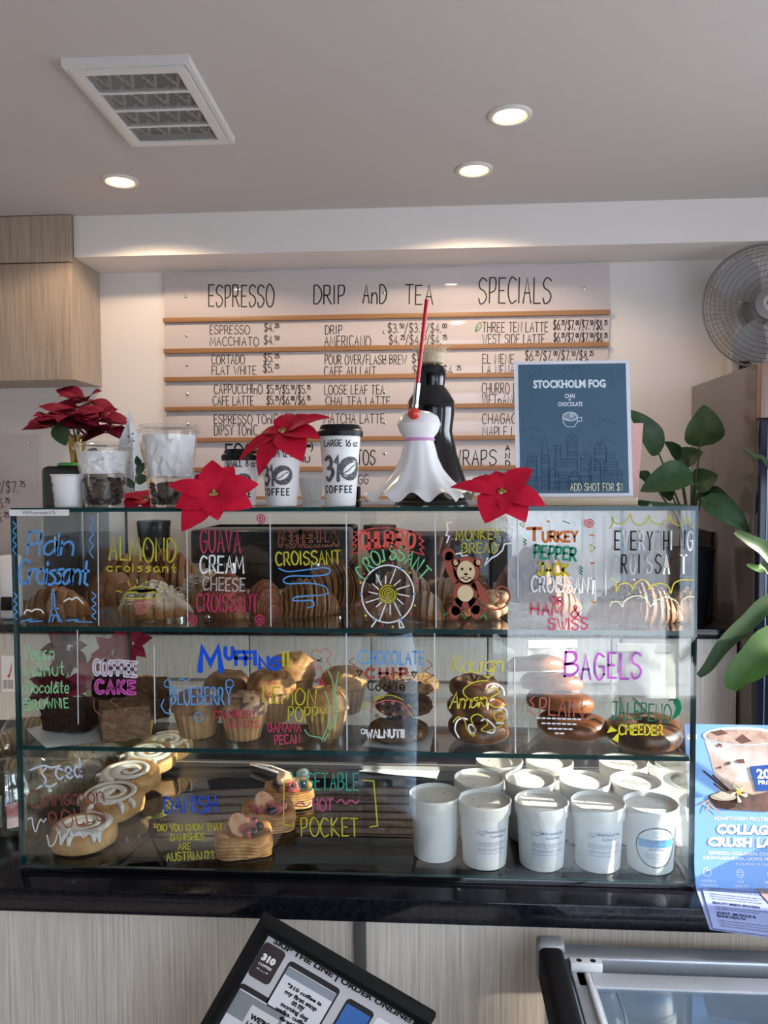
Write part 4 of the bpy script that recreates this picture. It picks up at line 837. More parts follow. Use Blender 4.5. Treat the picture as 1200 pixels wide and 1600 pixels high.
def paper_bag(lab, px, py, w, h, off, rz, lean, seed):
    p = spot(px, py, Z2, off); o = thing('paper_bag', lab, 'paper bag', p, rz); o.rotation_euler = (lean, 0, rz); mb = MB(); vs = []; N = 12
    for s in (0, 1):
        for i in range(N+1):
            for j in range(N+1):
                u, v = i/N-.5, j/N; bulge = .016*math.cos(u*PI)*(1-v*.75)
                vs.append(Vector((u*w, (bulge if s else -bulge)+.004*nz((u*5, v*5, s), 1, seed), v*h)))
    k = (N+1)**2
    for s in (0, 1):
        for i in range(N):
            for j in range(N): q = tuple(s*k+x for x in (i*(N+1)+j, (i+1)*(N+1)+j, (i+1)*(N+1)+j+1, i*(N+1)+j+1)); mb_q = q if s == 0 else tuple(reversed(q)); mb.f.append(list(mb_q)); mb.mi.append(0)
    mb.v = vs; mb.col = [(1, 1, 1)]*len(vs); part('bag', mb, pm('thin_white_paper', (.58, .58, .57), .6, bump=(30, .25, .006)), o, angle=70)
    part('folded_top', MB().box(-w/2, w/2, -.005, .005, h-.016, h+.002), MATS['thin_white_paper'], o, smooth=False)
paper_bag('white paper bag standing behind the plain bagels', 865, 1125, .12, .135, .17, .1, -.12, 81)
paper_bag('white paper bag standing behind the cheese topped bagel', 1010, 1120, .135, .125, .15, -.05, -.15, 82)
# clear tub round the bagels
p = spot(930, 1120, Z2, .15); t = thing('clear_tub', 'clear round plastic tub behind the row of plain bagels', 'tub', p)
part('tub_wall', MB().lathe([(.046, 0), (.048, .001), (.060, .07), (.063, .072), (.0615, .0705), (.0595, .07), (.047, .002)], 48, cap=False), PLASTIC, t)

# ---------------------------------------------------------------- bottom tier
def roll(R, H, seed):
    mb = MB(); N, A = 14, 72; vs = []; col = []
    prof = [(.86, 0), (.96, .10), (1.0, .35), (1.0, .62), (.96, .86), (.88, .98), (.76, 1.0), (.6, .93), (.45, .97), (.3, .92), (.15, .97), (.02, .93)]
    for i, (r, z) in enumerate(prof):
        for j in range(A):
            a = 2*PI*j/A; sp = 1-.075*((a/(2*PI)+.0) % 1.0)*(1 if i < 7 else 0); q = Vector((R*r*sp*math.cos(a), R*r*sp*math.sin(a), H*z)); k = 1+.03*nz(q, 30, seed)
            vs.append(Vector((q.x*k, q.y*k, q.z*(1+.05*nz(q, 25, seed))))); top = 1 if i >= 7 else 0
            c = lerp((.50, .27, .10), (.74, .50, .24), max(0, min(1, .55+.6*nz(q, 40, seed)-.5*(z > .8)))); c = lerp(c, (.12, .05, .025), .8) if i in (7, 9) else c; col.append(c)
    mb.add(vs, [(i*A+j, i*A+(j+1) % A, (i+1)*A+(j+1) % A, (i+1)*A+j) for i in range(len(prof)-1) for j in range(A)]+[tuple(reversed(range(A)))], 0, col); return mb
wh = ['nearest the front', 'second from the front', 'third from the front', 'fourth from the front', 'rearmost in the row']
def glaze(R, H, seed):
    mb = MB(); n = 70; c = []; rs = []
    for i in range(n+1):
        t = i/n; a = 2*PI*2.3*t+seed; r = R*(.10+.74*t); c.append((r*math.cos(a), r*math.sin(a)*.98, H*(.985+.02*math.sin(9*t+seed)))); rs.append(R*(.13+.05*math.sin(11*t+seed)) if t < .93 else R*.07)
    mb.tube(c, rs, 8)
    for v in mb.v: v.z = H*.97+(v.z-H*.97)*.42
    rnd = random.Random(seed)
    for k in range(4):
        a = -PI/2+rnd.uniform(-1.3, 1.3); x, y = R*.96*math.cos(a), R*.96*math.sin(a); L = H*rnd.uniform(.15, .38)
        mb.tube([(x*.86, y*.86, H*.99), (x*1.0, y*1.0, H*.94), (x*1.035, y*1.035, H*.78), (x*1.04, y*1.04, H*.9-L)], [.006, .006, .0045, .003], 7)
    return mb
for k, (px, py, w) in enumerate(((131, 1342, 108), (177, 1292, 104), (203, 1252, 100), (234, 1217, 90), (262, 1196, 82))):
    p = spot(px, py, ZF); m = mpp(p.y+.05); R = w*m/2; p = spot(px, py, ZF, R*.9)
    o = thing('cinnamon_roll', 'iced cinnamon roll '+wh[k]+' of the left row', 'cinnamon roll', p, 0, 'iced cinnamon rolls in a row'); H = .044
    if k: o.rotation_euler = (.10, 0, 0); o.location.z += .006
    part('dough', roll(R, H, k+90), PASTRY, o); part('icing', glaze(R, H, k*1.7), ICING, o)
def danish(lab, px, py, w, seed):
    p = spot(px, py, ZF); m = mpp(p.y+.05); S = w*m*.86; p = spot(px, py, ZF, S*.62)
    o = thing('fruit_danish', lab, 'danish pastry', p, .28, 'fruit danishes in a row')
    nl = 6; H = .036; mb = MB(); NS = 72; vs = []; col = []; prof = []
    for l in range(nl):
        prof += [(1-.03*abs(l-3)*.5-.035+.02*nz((l, 0, 0), 1.7, seed), (l+.08)/nl, 0), (1-.03*abs(l-3)*.5+.015*nz((l, 3, 0), 1.7, seed), (l+.5)/nl, 1), (1-.03*abs(l-3)*.5-.035, (l+.92)/nl, 0)]
    prof += [(.86, 1.06, 2), (.72, 1.06, 2), (.58, .92, 3), (.35, .84, 3), (.02, .84, 3)]
    for r, z, kd in prof:
        for j in range(NS):
            a = 2*PI*j/NS; ca, sa_ = math.cos(a), math.sin(a); sq = (abs(ca)**5+abs(sa_)**5)**(-1/5); q = Vector((S/2*r*sq*ca, S/2*r*sq*sa_, H*z)); k = 1+.05*nz(q, 40, seed)+.03*nz(q, 120, seed)
            q = Vector((q.x*k, q.y*k, q.z*(1+.12*nz((q.x*22, q.y*22, 0), 1, seed))+.0065*nz((q.x*38, q.y*38, q.z*30), 1, seed+4)*(q.z > .004))); vs.append(q); n_ = nz(q, 60, seed)
            c = ((.52, .28, .11), (.74, .50, .23), (.52, .25, .08), (.64, .38, .14))[kd]; col.append(lerp(c, (.36, .15, .045), max(0, min(.9, .35*z-.1+.9*n_))))
    mb.add(vs, [(i*NS+j, i*NS+(j+1) % NS, (i+1)*NS+(j+1) % NS, (i+1)*NS+j) for i in range(len(prof)-1) for j in range(NS)]+[tuple(reversed(range(NS)))], 0, col)
    part('puff_pastry', mb, PASTRY, o, angle=50); rnd = random.Random(seed); zt = H*.86
    part('jam_pool', MB().lathe([(S*.32, 0), (S*.28, .003), (.001, .005)], 24, M=Matrix.Translation((0, 0, zt-.002))), pm('apricot_glaze', (.42, .14, .03), .12), o)
    for k in range(10):
        a = rnd.uniform(0, 6.28); q = S*.26*math.sqrt(rnd.random()); M = Matrix.Translation((q*math.cos(a), q*math.sin(a), zt+.008)) @ Matrix.Rotation(rnd.uniform(0, 3), 4, 'Z') @ Matrix.Rotation(rnd.uniform(-.5, .5), 4, 'X')
        part('fruit_chunk', MB().rbox(-.012, .012, -.009, .009, -.007, .010, .004, M=M), pm('red_fruit', (.40, .035, .06), .25, col2=(.60, .20, .16), nscale=50), o)
    for k in range(4):
        a = rnd.uniform(0, 6.28); q = S*.28; part('blueberry', MB().ball((q*math.cos(a), q*math.sin(a), zt+.012), .0095, sub=2), pm('blueberry_skin', (.012, .013, .035), .3), o)
    M = Matrix.Translation((-.008, .0, zt+.019)) @ Matrix.Rotation(.7, 4, 'X') @ Matrix.Rotation(.5, 4, 'Y')
    part('fig_slice', MB().lathe([(.001, -.002), (.024, -.002), (.026, 0), (.024, .002), (.001, .002)], 22, M=M), pm('fig_flesh', (.50, .20, .10), .35, col2=(.68, .40, .24), nscale=60), o)
danish('fruit danish nearest the front with a peach slice leaning on berries', 381, 1353, 108, 1); danish('fruit danish in the middle of the row of three', 420, 1312, 100, 2); danish('fruit danish at the rear of the row of three', 452, 1273, 90, 3)
p = spot(474, 1226, ZF, .03)
part('cream', MB().ball((0, 0, .014), .016, sub=3, sc=(1, 1, .9), nz=.25, nf=3), ICING, thing('cream_rosette', 'small white cream rosette behind the fruit danishes', 'cream', p))
# tongs and white board lying at the back
a, b_ = spot(455, 1214, ZF), spot(392, 1196, ZF); q0 = a; d = Vector((b_.x-a.x, b_.y-a.y, 0))
t = thing('serving_tongs', 'bright metal serving tongs lying behind the fruit danishes', 'tongs', a)
n_ = Vector((-d.y, d.x, 0)).normalized()
for s in (0, 1): part('arm', MB().tube([n_*(.016*s)+Vector((0, 0, .006)), d*.5+n_*(.018*s-.003)+Vector((0, 0, .010)), d+n_*.008+Vector((0, 0, .006))], .0045, 8), CHROME, t)
sheet('white_card', 'blank white card lying at the back under the cookies', 'card', [spot(560, 1206, ZF), spot(682, 1217, ZF), spot(690, 1197, ZF), spot(586, 1196, ZF)], WHITEP, bumpy=.002)

# oatmeal tubs
TUBM = pm('tub_white', (.80, .79, .78), .38); LIDM = pm('tub_lid', (.78, .75, .71), .5)
LABP = pm('tub_label_paper', (.74, .75, .80), .5)
def tub_root(lab, loc):
    R, H = .0535, .118
    o = thing('oatmeal_tub', lab, 'tub', loc, 0, 'white lidded tubs on the case floor')
    part('tub_body', MB().lathe([(R*.76, 0), (R*.80, .001), (R*.81, .004), (R*.93, H), (R*.90, H), (R*.76, .004)], 56), TUBM, o)
    ld = part('lid', MB().lathe([(R*.94, H-.016), (R*.975, H-.016), (R*1.0, H+.004), (R*1.0, H+.007), (R*.97, H+.009), (R*.94, H+.007), (R*.92, H+.001), (.001, H+.001), (.001, H-.002), (R*.9, H-.004)], 56, cap=False), LIDM, o)
    mb = MB()
    for a in (.8, 2.6, 4.2): mb.lathe([(.0018, 0), (.0001, .0003)], 10, M=Matrix.Translation((R*.5*math.cos(a), R*.5*math.sin(a), H+.0012)))
    part('vent_hole', mb, INK, ld, smooth=False); return o
TR, TH = .0535, .118
def conef(off): 
    return lambda u, v: Vector((math.sin(u/TR/.86)*(TR*(.81+.12*v/TH)+off), -math.cos(u/TR/.86)*(TR*(.81+.12*v/TH)+off), v))
def add_label(o, lines, title, ang, oval_=False):
    f0, f1, f2 = conef(.0004), conef(.0007), conef(.0010); mb = MB()
    if not oval_:
        for i in range(14): mb.add([f0(-.034+.068*(i+k)/14, z) for k, z in ((0, .022), (1, .022), (1, .088), (0, .088))], [(0, 1, 2, 3)])
        lb = part('label', mb, LABP, o); mb = MB(); LN = pm('label_print', (.10, .10, .17), .6)
        write(mb, title[0], -.015, .078, .031, .0755, .006, .00035, f1); write(mb, title[1], -.006, .0685, .022, .067, .005, .00035, f1)
        for k, z in enumerate((.058, .0545, .051, .045, .0415, .036)): 
            write(mb, lines[k % len(lines)], -.031, z, .031-.012*(k % 3 == 2), z-.001, .0019, .00016, f1)
        rr = cat([(-.029, .079), (-.026, .083), (-.0225, .080), (-.019, .083), (-.017, .079), (-.023, .073), (-.029, .079)], 4); ribbon(mb, rr, .0003, f1); write(mb, 'Oats', -.031, .0745, -.017, .0745, .0035, .0002, f1)
        part('label_print', mb, LN, lb, smooth=False)
    else:
        def disc(rx, rz, f, n=24, nz_=28):
            m_ = MB()
            for i in range(n):
                for j in range(nz_):
                    z0, z1 = -math.cos(PI*j/nz_), -math.cos(PI*(j+1)/nz_)
                    def q(s, z): return f(s*rx*math.sqrt(max(0, 1-z*z)), .056+z*rz)
                    s0, s1 = -1+2*i/n, -1+2*(i+1)/n; m_.add([q(s0, z0), q(s1, z0), q(s1, z1), q(s0, z1)], [(0, 1, 2, 3)])
            return m_
        lb = part('label', disc(.040, .041, f0), pm('label_navy', (.015, .02, .045), .5), o, 'dark edged oval label'); part('label_face', disc(.0375, .0385, f1), LABP, lb)
        mb = MB()
        for i in range(20): mb.add([f2(-.0345+.069*(i+k)/20, z) for k, z in ((0, .056), (1, .056), (1, .072), (0, .072))], [(0, 1, 2, 3)])
        part('label_band', mb, pm('label_blue', (.10, .38, .75), .5), lb); mb = MB(); f3 = conef(.0013)
        for tx, x0, x1, z, h in (('BLUEBERRY', -.017, .017, .0662, .0045), ('ALMOND', -.014, .014, .0585, .0045), ('OATMEAL', -.015, .015, .0505, .0042), ('1/2 cup oats with almond milk', -.022, .022, .0440, .0018), ('blueberries and sliced almonds', -.022, .022, .0405, .0018), ('keep chilled and stir well', -.020, .020, .0370, .0018), ('warm before serving', -.016, .016, .0335, .0018), ('net wt 12 oz', -.009, .009, .0275, .0018)): write(mb, tx, x0, z, x1, z, h, .0004 if h > .003 else .00016, f3)
        ribbon(mb, cat([(-.009, .084), (-.005, .089), (0, .085), (.005, .089), (.009, .084), (0, .078), (-.009, .084)], 4), .0003, f3)
        part('label_print', mb, pm('label_print', (.10, .10, .17), .6), lb, smooth=False)
    for c in o.children:
        if c.name.startswith('label'): c.rotation_euler = (0, 0, ang)
def lid_note(o):
    ld = [c for c in o.children if c.name.startswith('lid')][0]; mb = MB(); f_ = lambda u, v: Vector((u*math.cos(-.35)-v*math.sin(-.35), u*math.sin(-.35)+v*math.cos(-.35), TH+.0018))
    for k in range(3): write(mb, ('keep refrigerated at all times', 'consume within three days', 'contains nuts')[k], -.026+.006*(k == 2), .010-.007*k, .026-.012*(k == 2), .010-.007*k, .0030, .0003, f_)
    part('lid_print', mb, INK, ld, smooth=False)
proto = None
LT = [('Banana Raisin', 'Oatmeal'), ('Baked Coconut Date', 'Oatmeal'), ('Baked Strawberry Pecan', 'Oatmeal')]
LL = ['rolled oats, organic maple syrup, almond milk, banana, raisins', 'cinnamon, flax, sunflower seeds, vanilla, sea salt and love', 'just warm to enjoy. contains nuts. store in fridge']
tubs = [('plain white tub at the left end of the front row', 680, 0, -1), ('white tub with a pale label, second in the front row', 757, 0, 0), ('white tub with a pale label, third in the front row', 846, 0, 1), ('white tub with a pale label, left of the oval label tub', 934, 0, 2), ('white tub with a dark edged oval label at the right end', 1022, 0, 3),
        ('white tub in the second row behind the gap at the left', 748, 1, -1), ('white tub in the second row behind the third front tub', 828, 1, -1), ('white tub in the second row behind the fourth front tub', 913, 1, -1), ('white tub with lid print behind the oval label tub', 995, 1, -2),
        ('white tub in the rear row, leftmost under the round buns', 780, 2, -1), ('white tub in the rear row under the plain bagels', 858, 2, -1), ('white tub with lid print in the rear row under the cheese bagel', 973, 2, -2)]
for lab, px, row, kind in tubs:
    y = (.068, .178, .286)[row] if px > 700 else .092
    p = Vector((min(at_y(px, 1300, y).x, .597), y, ZF+.0008))
    o = tub_root(lab, p)
    if kind == 3: add_label(o, LL, LT[0], .0, True)
    elif kind >= 0: add_label(o, LL, LT[kind], (.30, .15, .1)[kind])
    if kind == -2: lid_note(o)
# ================================================================ things on top of the case
ZS = ZTOP+.0008
def top(px, y):  # point on the case top at depth y under pixel column px
    p = at_y(px, 780, y); return Vector((p.x, y, ZS))
def cup_text(mb, txt, a0, ang, z, h, hw, rf, gap=2.4, y1=0):
    """letters wrapped on a cone; a0..a0+ang is the angular span seen from the front"""
    f = lambda u, v: Vector(((rf(v)+.0005)*math.sin(u), -(rf(v)+.0005)*math.cos(u), v))
    st, w = strokes(txt, gap, .2, random.Random(3)); s = ang/w
    for pl in st:
        k = rf(z); P = [Vector((q[0]*s*k, q[1]*h)) for q in pl]; ribbon(mb, [tuple(p) for p in P], hw, lambda u, v: f(a0+u/k, z+v+y1*u))
def paper_cup(lab, px, y, rt, rb, H, size, a0, lidded=True):
    p = top(px, y); o = thing('paper_cup', lab, 'paper cup', p); rf = lambda z: rb+(rt-rb)*z/H
    part('cup_body', MB().lathe([(rb-.003, .004), (rb-.002, 0), (rb, .0005), (rt, H), (rt+.0025, H+.002), (rt+.0015, H+.004), (rt-.002, H+.002), (rt-.003, H-.002), (rb-.002, .006), (.001, .006)], 56, cap=False), CUPW, o)
    if lidded:
        R = rt+.004
        part('lid', MB().lathe([(R, H-.004), (R+.001, H), (R+.001, H+.006), (R-.002, H+.009), (R-.004, H+.010), (R-.006, H+.017), (R-.008, H+.019), (R-.010, H+.019), (R-.012, H+.014), (.001, H+.014)], 56, cap=False), BLACK, o)
        mb = MB(); cup_text(mb, size, a0, 1.9, H*.83, .0115, .0010, rf); part('size_lettering', mb, INK, o, smooth=False)
        lg = H*.36; hh = H*.32
        mb = MB(); k = rf(lg); f = lambda u, v: Vector(((rf(v)+.0005)*math.sin(a0+u/k), -(rf(v)+.0005)*math.cos(a0+u/k), v))
        s = hh
        for txt, u0, wd in (('3', 0, .32), ('1', .46, .08)):
            st, w_ = strokes(txt)
            for pl in st: ribbon(mb, [(.001+(u0+q[0]/w_*wd)*s, lg+q[1]*s) for q in pl], s*.085, f)
        cx, cz = s*1.10, lg+s*.5; N = 30; vo = []; vi = []
        for i in range(N):
            a = 2*PI*i/N; vo.append(f(cx+s*.52*math.cos(a), cz+s*.52*math.sin(a))); ra = a-.7; x, z = .30*math.cos(a), .22*math.sin(a); vi.append(f(cx+s*(x*math.cos(.6)-z*math.sin(.6)), cz+s*(x*math.sin(.6)+z*math.cos(.6))))
        # ring around a coffee bean
        vi = [f(cx+s*(.36*math.cos(2*PI*i/N+.0)*math.cos(.6)-.20*math.sin(2*PI*i/N)*math.sin(.6)), cz+s*(.36*math.cos(2*PI*i/N)*math.sin(.6)+.20*math.sin(2*PI*i/N)*math.cos(.6))) for i in range(N)]
        vi = vi[-3:]+vi[:-3]; vi = vi[3:]+vi[:3]
        mb.add(vo+vi, [(i, (i+1) % N, N+(i+1) % N, N+i) for i in range(N)])
        ribbon(mb, cat([(cx-s*.26, cz-s*.17), (cx-s*.05, cz-s*.06), (cx+s*.05, cz+s*.06), (cx+s*.26, cz+s*.17)], 4), s*.025, f)
        part('stamped_logo', mb, DARKINK, o, smooth=False)
        mb = MB(); cup_text(mb, 'COFFEE', a0-.15, 1.75, H*.19, .0125, .0014, rf, gap=5); part('stamped_word', mb, INK, o, smooth=False)
    return o
m15 = mpp(.06)
paper_cup('tall paper cup marked LARGE with a black lid', 532, .055, .0405, .0300, .140, 'LARGE 16 oz', -.75)
paper_cup('medium paper cup marked MEDIUM with a black lid', 440, .055, .0395, .0300, .116, 'MEDIUM 12 oz', -.95)
paper_cup('small paper cup marked SMALL behind the large poinsettia bloom', 378, .085, .0355, .0270, .095, 'SMALL 8 oz', -.75)
o = paper_cup('plain white paper cup without a lid at the left end', 107, .05, .0315, .0260, .061, '', 0, False)
mb = MB(); rf = lambda z: .026+.0055*z/.061
for tx, z in (('CORTADO', .041), ('4 oz', .026), ('$4', .012)): cup_text(mb, tx, -1.25, .55, z, .006, .0006, rf)
part('lettering', mb, INK, o, smooth=False)
BEAN = pm('dark_coffee_bean', (.035, .014, .012), .3)
NAPK = pm('crumpled_tissue', (.84, .83, .82), .7)
def bean_cup(lab, px, y, rt, rb, H, seed, bh, lb):
    p = top(px, y); o = thing('plastic_cup', lab, 'plastic cup', p); rf = lambda z: rb+(rt-rb)*z/H
    part('cup_wall', MB().lathe([(rb*.9, .004), (rb*.97, 0), (rb, .002), (rf(H*.3), H*.3), (rf(H*.3)+.001, H*.31), (rf(H*.62), H*.62), (rf(H*.62)+.0012, H*.635), (rf(H*.8), H*.8), (rf(H*.8)+.0012, H*.815), (rt, H), (rt+.002, H+.002)], 56, cap=False), PLASTIC, o)
    R = rt+.003
    part('lid', MB().lathe([(R, H-.004), (R+.003, H-.002), (R+.004, H+.002), (R, H+.004), (R-.001, H+.011), (R-.003, H+.013), (R-.006, H+.012), (R-.008, H+.006), (.001, H+.006)], 56, cap=False), PLASTIC, o)
    rnd = random.Random(seed); mb = MB(); n = int(230*bh/.04)
    for k in range(n):
        z = .006+bh*k/n; r = (rf(z)-.006)*math.sqrt(rnd.uniform(.35 if z < bh*.8 else 0, 1)); a = rnd.uniform(0, 6.28)
        b = MB(); b.ball((0, 0, 0), .0058, sub=1, sc=(1.25, .85, .7)); M = Matrix.Translation((r*math.cos(a), r*math.sin(a), z)) @ Matrix.Rotation(rnd.uniform(0, 6), 4, 'Z') @ Matrix.Rotation(rnd.uniform(0, 3), 4, 'X'); mb.add([M @ v for v in b.v], b.f)
    mb.lathe([(rb-.008, .004), (rf(bh)-.009, bh)], 24)
    for v in mb.v: v.z += ZS; v.x += p.x; v.y += p.y
    bo = mb.build('coffee_beans', BEAN); tag(bo, 'dark roasted coffee beans filling the bottom of the '+lb, 'coffee beans', kind='stuff')
    mb = MB(); z0 = bh+.014; z1 = H-.004; cz = (z0+z1)/2; bm = bmesh.new(); bmesh.ops.create_icosphere(bm, subdivisions=4, radius=1); bm.verts.index_update(); vs = []
    for v in bm.verts:
        k = 1-.28*abs(noise.noise(v.co*2.3+Vector((seed, 0, 0))))-.16*abs(noise.noise(v.co*5+Vector((seed, 3, 0)))); c_ = v.co; rr = math.hypot(c_.x, c_.y); g = min(1.0, rr*1.55)/max(rr, 1e-4); zz = max(-.93, min(.93, c_.z*1.35)); q = Vector((c_.x*g, c_.y*g, zz))*min(1, k*1.12); z = cz+q.z*(z1-z0)/2; vs.append(Vector((p.x+q.x*(rf(z)-.003), p.y+q.y*(rf(z)-.003), ZS+z)))
    mb.add(vs, [[v.index for v in f.verts] for f in bm.faces]); bm.free(); tag(mb.build('crumpled_napkin', NAPK, angle=22), 'crumpled white napkin stuffed in the '+lb, 'napkin')
bean_cup('shorter clear plastic cup holding coffee beans and a napkin', 163, .055, .0515, .0370, .116, 5, .050, 'shorter clear cup')
bean_cup('taller clear plastic cup holding coffee beans and a napkin', 266, .062, .0560, .0385, .150, 6, .040, 'taller clear cup')

# white slotted wooden tree
p = top(205, .36); m = mpp(.36)
t = thing('wooden_tree', 'white slotted wooden tree with a star between the clear cups', 'ornament', p, .5)
WT_ = pm('white_painted_wood', (.76, .77, .78), .5); HOLE = pm('dark_cutout', (.03, .03, .03), .8); Ht = .222
tr = [(.046, 0), (.030, .075), (.036, .075), (.018, .150), (.024, .150), (.004, .197)]
outl = tr+[(-x, z) for x, z in reversed(tr)]
for k in range(2):
    mb = MB(); M = Matrix.Rotation(k*PI/2, 4, 'Z'); F = lambda u, v: M @ Vector((u, -.002, v)); B = lambda u, v: M @ Vector((u, .002, v))
    poly(mb, outl, F); poly(mb, outl, B); n = len(outl); mb.add([F(*q) for q in outl]+[B(*q) for q in outl], [(i, (i+1) % n, n+(i+1) % n, n+i) for i in range(n)])
    o = part('panel', mb, WT_, t, smooth=False); rnd = random.Random(k); h = MB()
    for q in range(26):
        z = rnd.uniform(.006, .18); x = rnd.uniform(-1, 1)*(.036*(1-z/.2)); poly(h, oval(x, z, .0021, .0021, 10), lambda u, v: M @ Vector((u, -.0024, v)))
    part('pierced_dots', h, HOLE, o, smooth=False)
star = [((.013 if i % 2 == 0 else .0055)*math.sin(PI*i/5), .205+(.013 if i % 2 == 0 else .0055)*math.cos(PI*i/5)) for i in range(10)]
mb = MB(); 
for y in (-.0028, .0028): poly(mb, star, lambda u, v: Vector((u, y, v)))
mb.add([(u, y, v) for y in (-.0028, .0028) for u, v in star], [(i, (i+1) % 10, 10+(i+1) % 10, 10+i) for i in range(10)]); part('star', mb, WT_, t, smooth=False)

# leaves
def leaf(mb, P0, P1, wid, nrm, curl=.1, fold=.15, n=10, mi=0, prof=None, wav=0, sag=None):
    """pointed leaf from P0 to P1; nrm is the way its upper face looks"""
    P0, P1 = Vector(P0), Vector(P1); d = P1-P0; L = d.length; e = d/L; nn = (Vector(nrm)-e*Vector(nrm).dot(e)).normalized(); s = e.cross(nn).normalized(); vs = []; K = 6
    pf = prof or (lambda t: math.sin(PI*t**.8)**.8)
    for side in (0, 1):
        for i in range(n+1):
            t = i/n; c = P0+d*t+nn*(curl*L*math.sin(PI*t)); w = max(.0006, wid/2*pf(t))
            for j in range(K+1):
                q = j/K*2-1; vs.append(c+s*(q*w)+nn*(fold*w*abs(q)+wav*w*math.sin(t*14+q*3)*abs(q)-side*.0008))
    k = (n+1)*(K+1); fs = []
    for i in range(n):
        for j in range(K):
            q = (i*(K+1)+j, i*(K+1)+j+1, (i+1)*(K+1)+j+1, (i+1)*(K+1)+j); fs += [q, tuple(x+k for x in reversed(q))]
    return mb.add(vs, fs, mi)
RED = pm('red_velvet_petal', (.52, .006, .028), .65, col2=(.62, .012, .045), nscale=30, spec=.15); RED2 = pm('deep_red_petal', (.13, .003, .020), .6, col2=(.20, .005, .028), nscale=30, spec=.2)
BUD = pm('poinsettia_bud', (.22, .20, .03), .5, col2=(.40, .34, .05), nscale=200)
def bloom(lab, C0, nrm, petals, group='red fabric poinsettia blooms on the case', rmat=None, cat_='artificial flower'):
    """petals: (screen angle degrees, length, width, lift)"""
    nrm = Vector(nrm).normalized(); o = thing('poinsettia_bloom', lab, cat_, C0, 0, group)
    x = Vector((1, 0, 0)); x = (x-nrm*x.dot(nrm)).normalized(); y = nrm.cross(x)
    for a, L, w, lift in petals:
        a = math.radians(a); d = (x*math.cos(a)+y*math.sin(a)); mb = MB()
        leaf(mb, d*.004+nrm*.002, d*L+nrm*lift, w, nrm, curl=.10, fold=.10, n=12, wav=.04, prof=lambda t: math.sin(PI*min(1, t*1.0)**.75)**.85); part('petal', mb, rmat or RED, o)
    mb = MB(); rnd = random.Random(4)
    for k in range(9): a = rnd.uniform(0, 6.28); r = rnd.uniform(0, .008); mb.ball(x*(r*math.cos(a))+y*(r*math.sin(a))+nrm*(.005+rnd.uniform(0, .003)), .0032, sub=1)
    part('buds', mb, BUD, o); return o
s0 = mpp(-.03)
def PB(C0, lst, sc): return [(a, L*sc, w*sc, l*sc) for a, L, w, l in lst]
bloom('large red poinsettia bloom hanging over the case edge left of the small cup', at_y(334, 772, -.045), (.05, -.86, .45), PB(0, [(98, 58, 42, 6), (60, 55, 42, 4), (135, 45, 36, 4), (12, 72, 44, 8), (-18, 66, 46, -2), (-75, 48, 40, 4), (-125, 76, 46, -6), (172, 72, 30, 10), (-155, 62, 42, 4)], s0))
bloom('red poinsettia bloom lying across the small and medium cup lids', at_y(442, 676, .04), (-.12, -.5, .86), PB(0, [(85, 56, 40, 8), (40, 64, 42, 6), (5, 82, 40, 14), (-25, 72, 48, -4), (-62, 84, 54, -18), (-110, 92, 40, -28), (-150, 84, 36, -22), (165, 40, 34, 0)], s0*1.0))
bloom('red poinsettia bloom at the case edge left of the blue poster', at_y(783, 770, -.035), (.0, -.72, .69), PB(0, [(40, 66, 38, 10), (100, 40, 36, 8), (10, 42, 34, 2), (-22, 70, 44, 0), (-58, 64, 48, -6), (-115, 64, 54, -4), (176, 78, 28, 8), (150, 50, 36, 6), (-160, 36, 34, 0)], s0))
bloom('red poinsettia bloom lying between the two clear plastic cups', top(228, .16)+Vector((0, 0, .010)), (.0, -.25, .97), PB(0, [(190, 46, 34, 6), (-60, 40, 40, -4), (-110, 44, 44, -4), (60, 40, 40, 6), (120, 38, 36, 6), (0, 34, 34, 4)], mpp(.16)))

# orange bottle with a leafy sprig behind the tall cup
p = top(226, .46); m = mpp(.46)
t = thing('sauce_bottle', 'amber plastic bottle standing behind the taller clear cup', 'bottle', p)
part('bottle_body', MB().lathe([(.016, 0), (.018, .003), (.018, .055), (.020, .075), (.016, .10), (.010, .118), (.009, .13)], 28), pm('amber_bottle', (.42, .20, .03), .2, col2=(.65, .38, .06), nscale=40), t)
part('cap', MB().lathe([(.010, .13), (.010, .142), (.004, .152), (.001, .154)], 20), pm('cap_cream', (.7, .62, .45), .4), t)
t = thing('leafy_sprig', 'small green leafy sprig standing beside the white wooden tree', 'plant', top(208, .33))
part('stem', MB().tube([(0, 0, 0), (.004, -.004, .03), (.010, -.006, .06), (.026, -.01, .10)], .0012, 6), pm('green_stem', (.06, .10, .04), .5), t)
GLF = pm('green_leaf', (.022, .060, .022), .4, col2=(.035, .10, .035), nscale=40)
for (x, z), (x2, z2), w in (((.012, .065), (.040, .095), .022), ((.010, .05), (.044, .058), .026), ((.006, .035), (-.018, .06), .018), ((.02, .085), (.015, .11), .016)):
    mb = MB(); leaf(mb, (x, -.006, z), (x2, -.012, z2), w, (0, -1, .3)); part('leaf', mb, GLF, t)

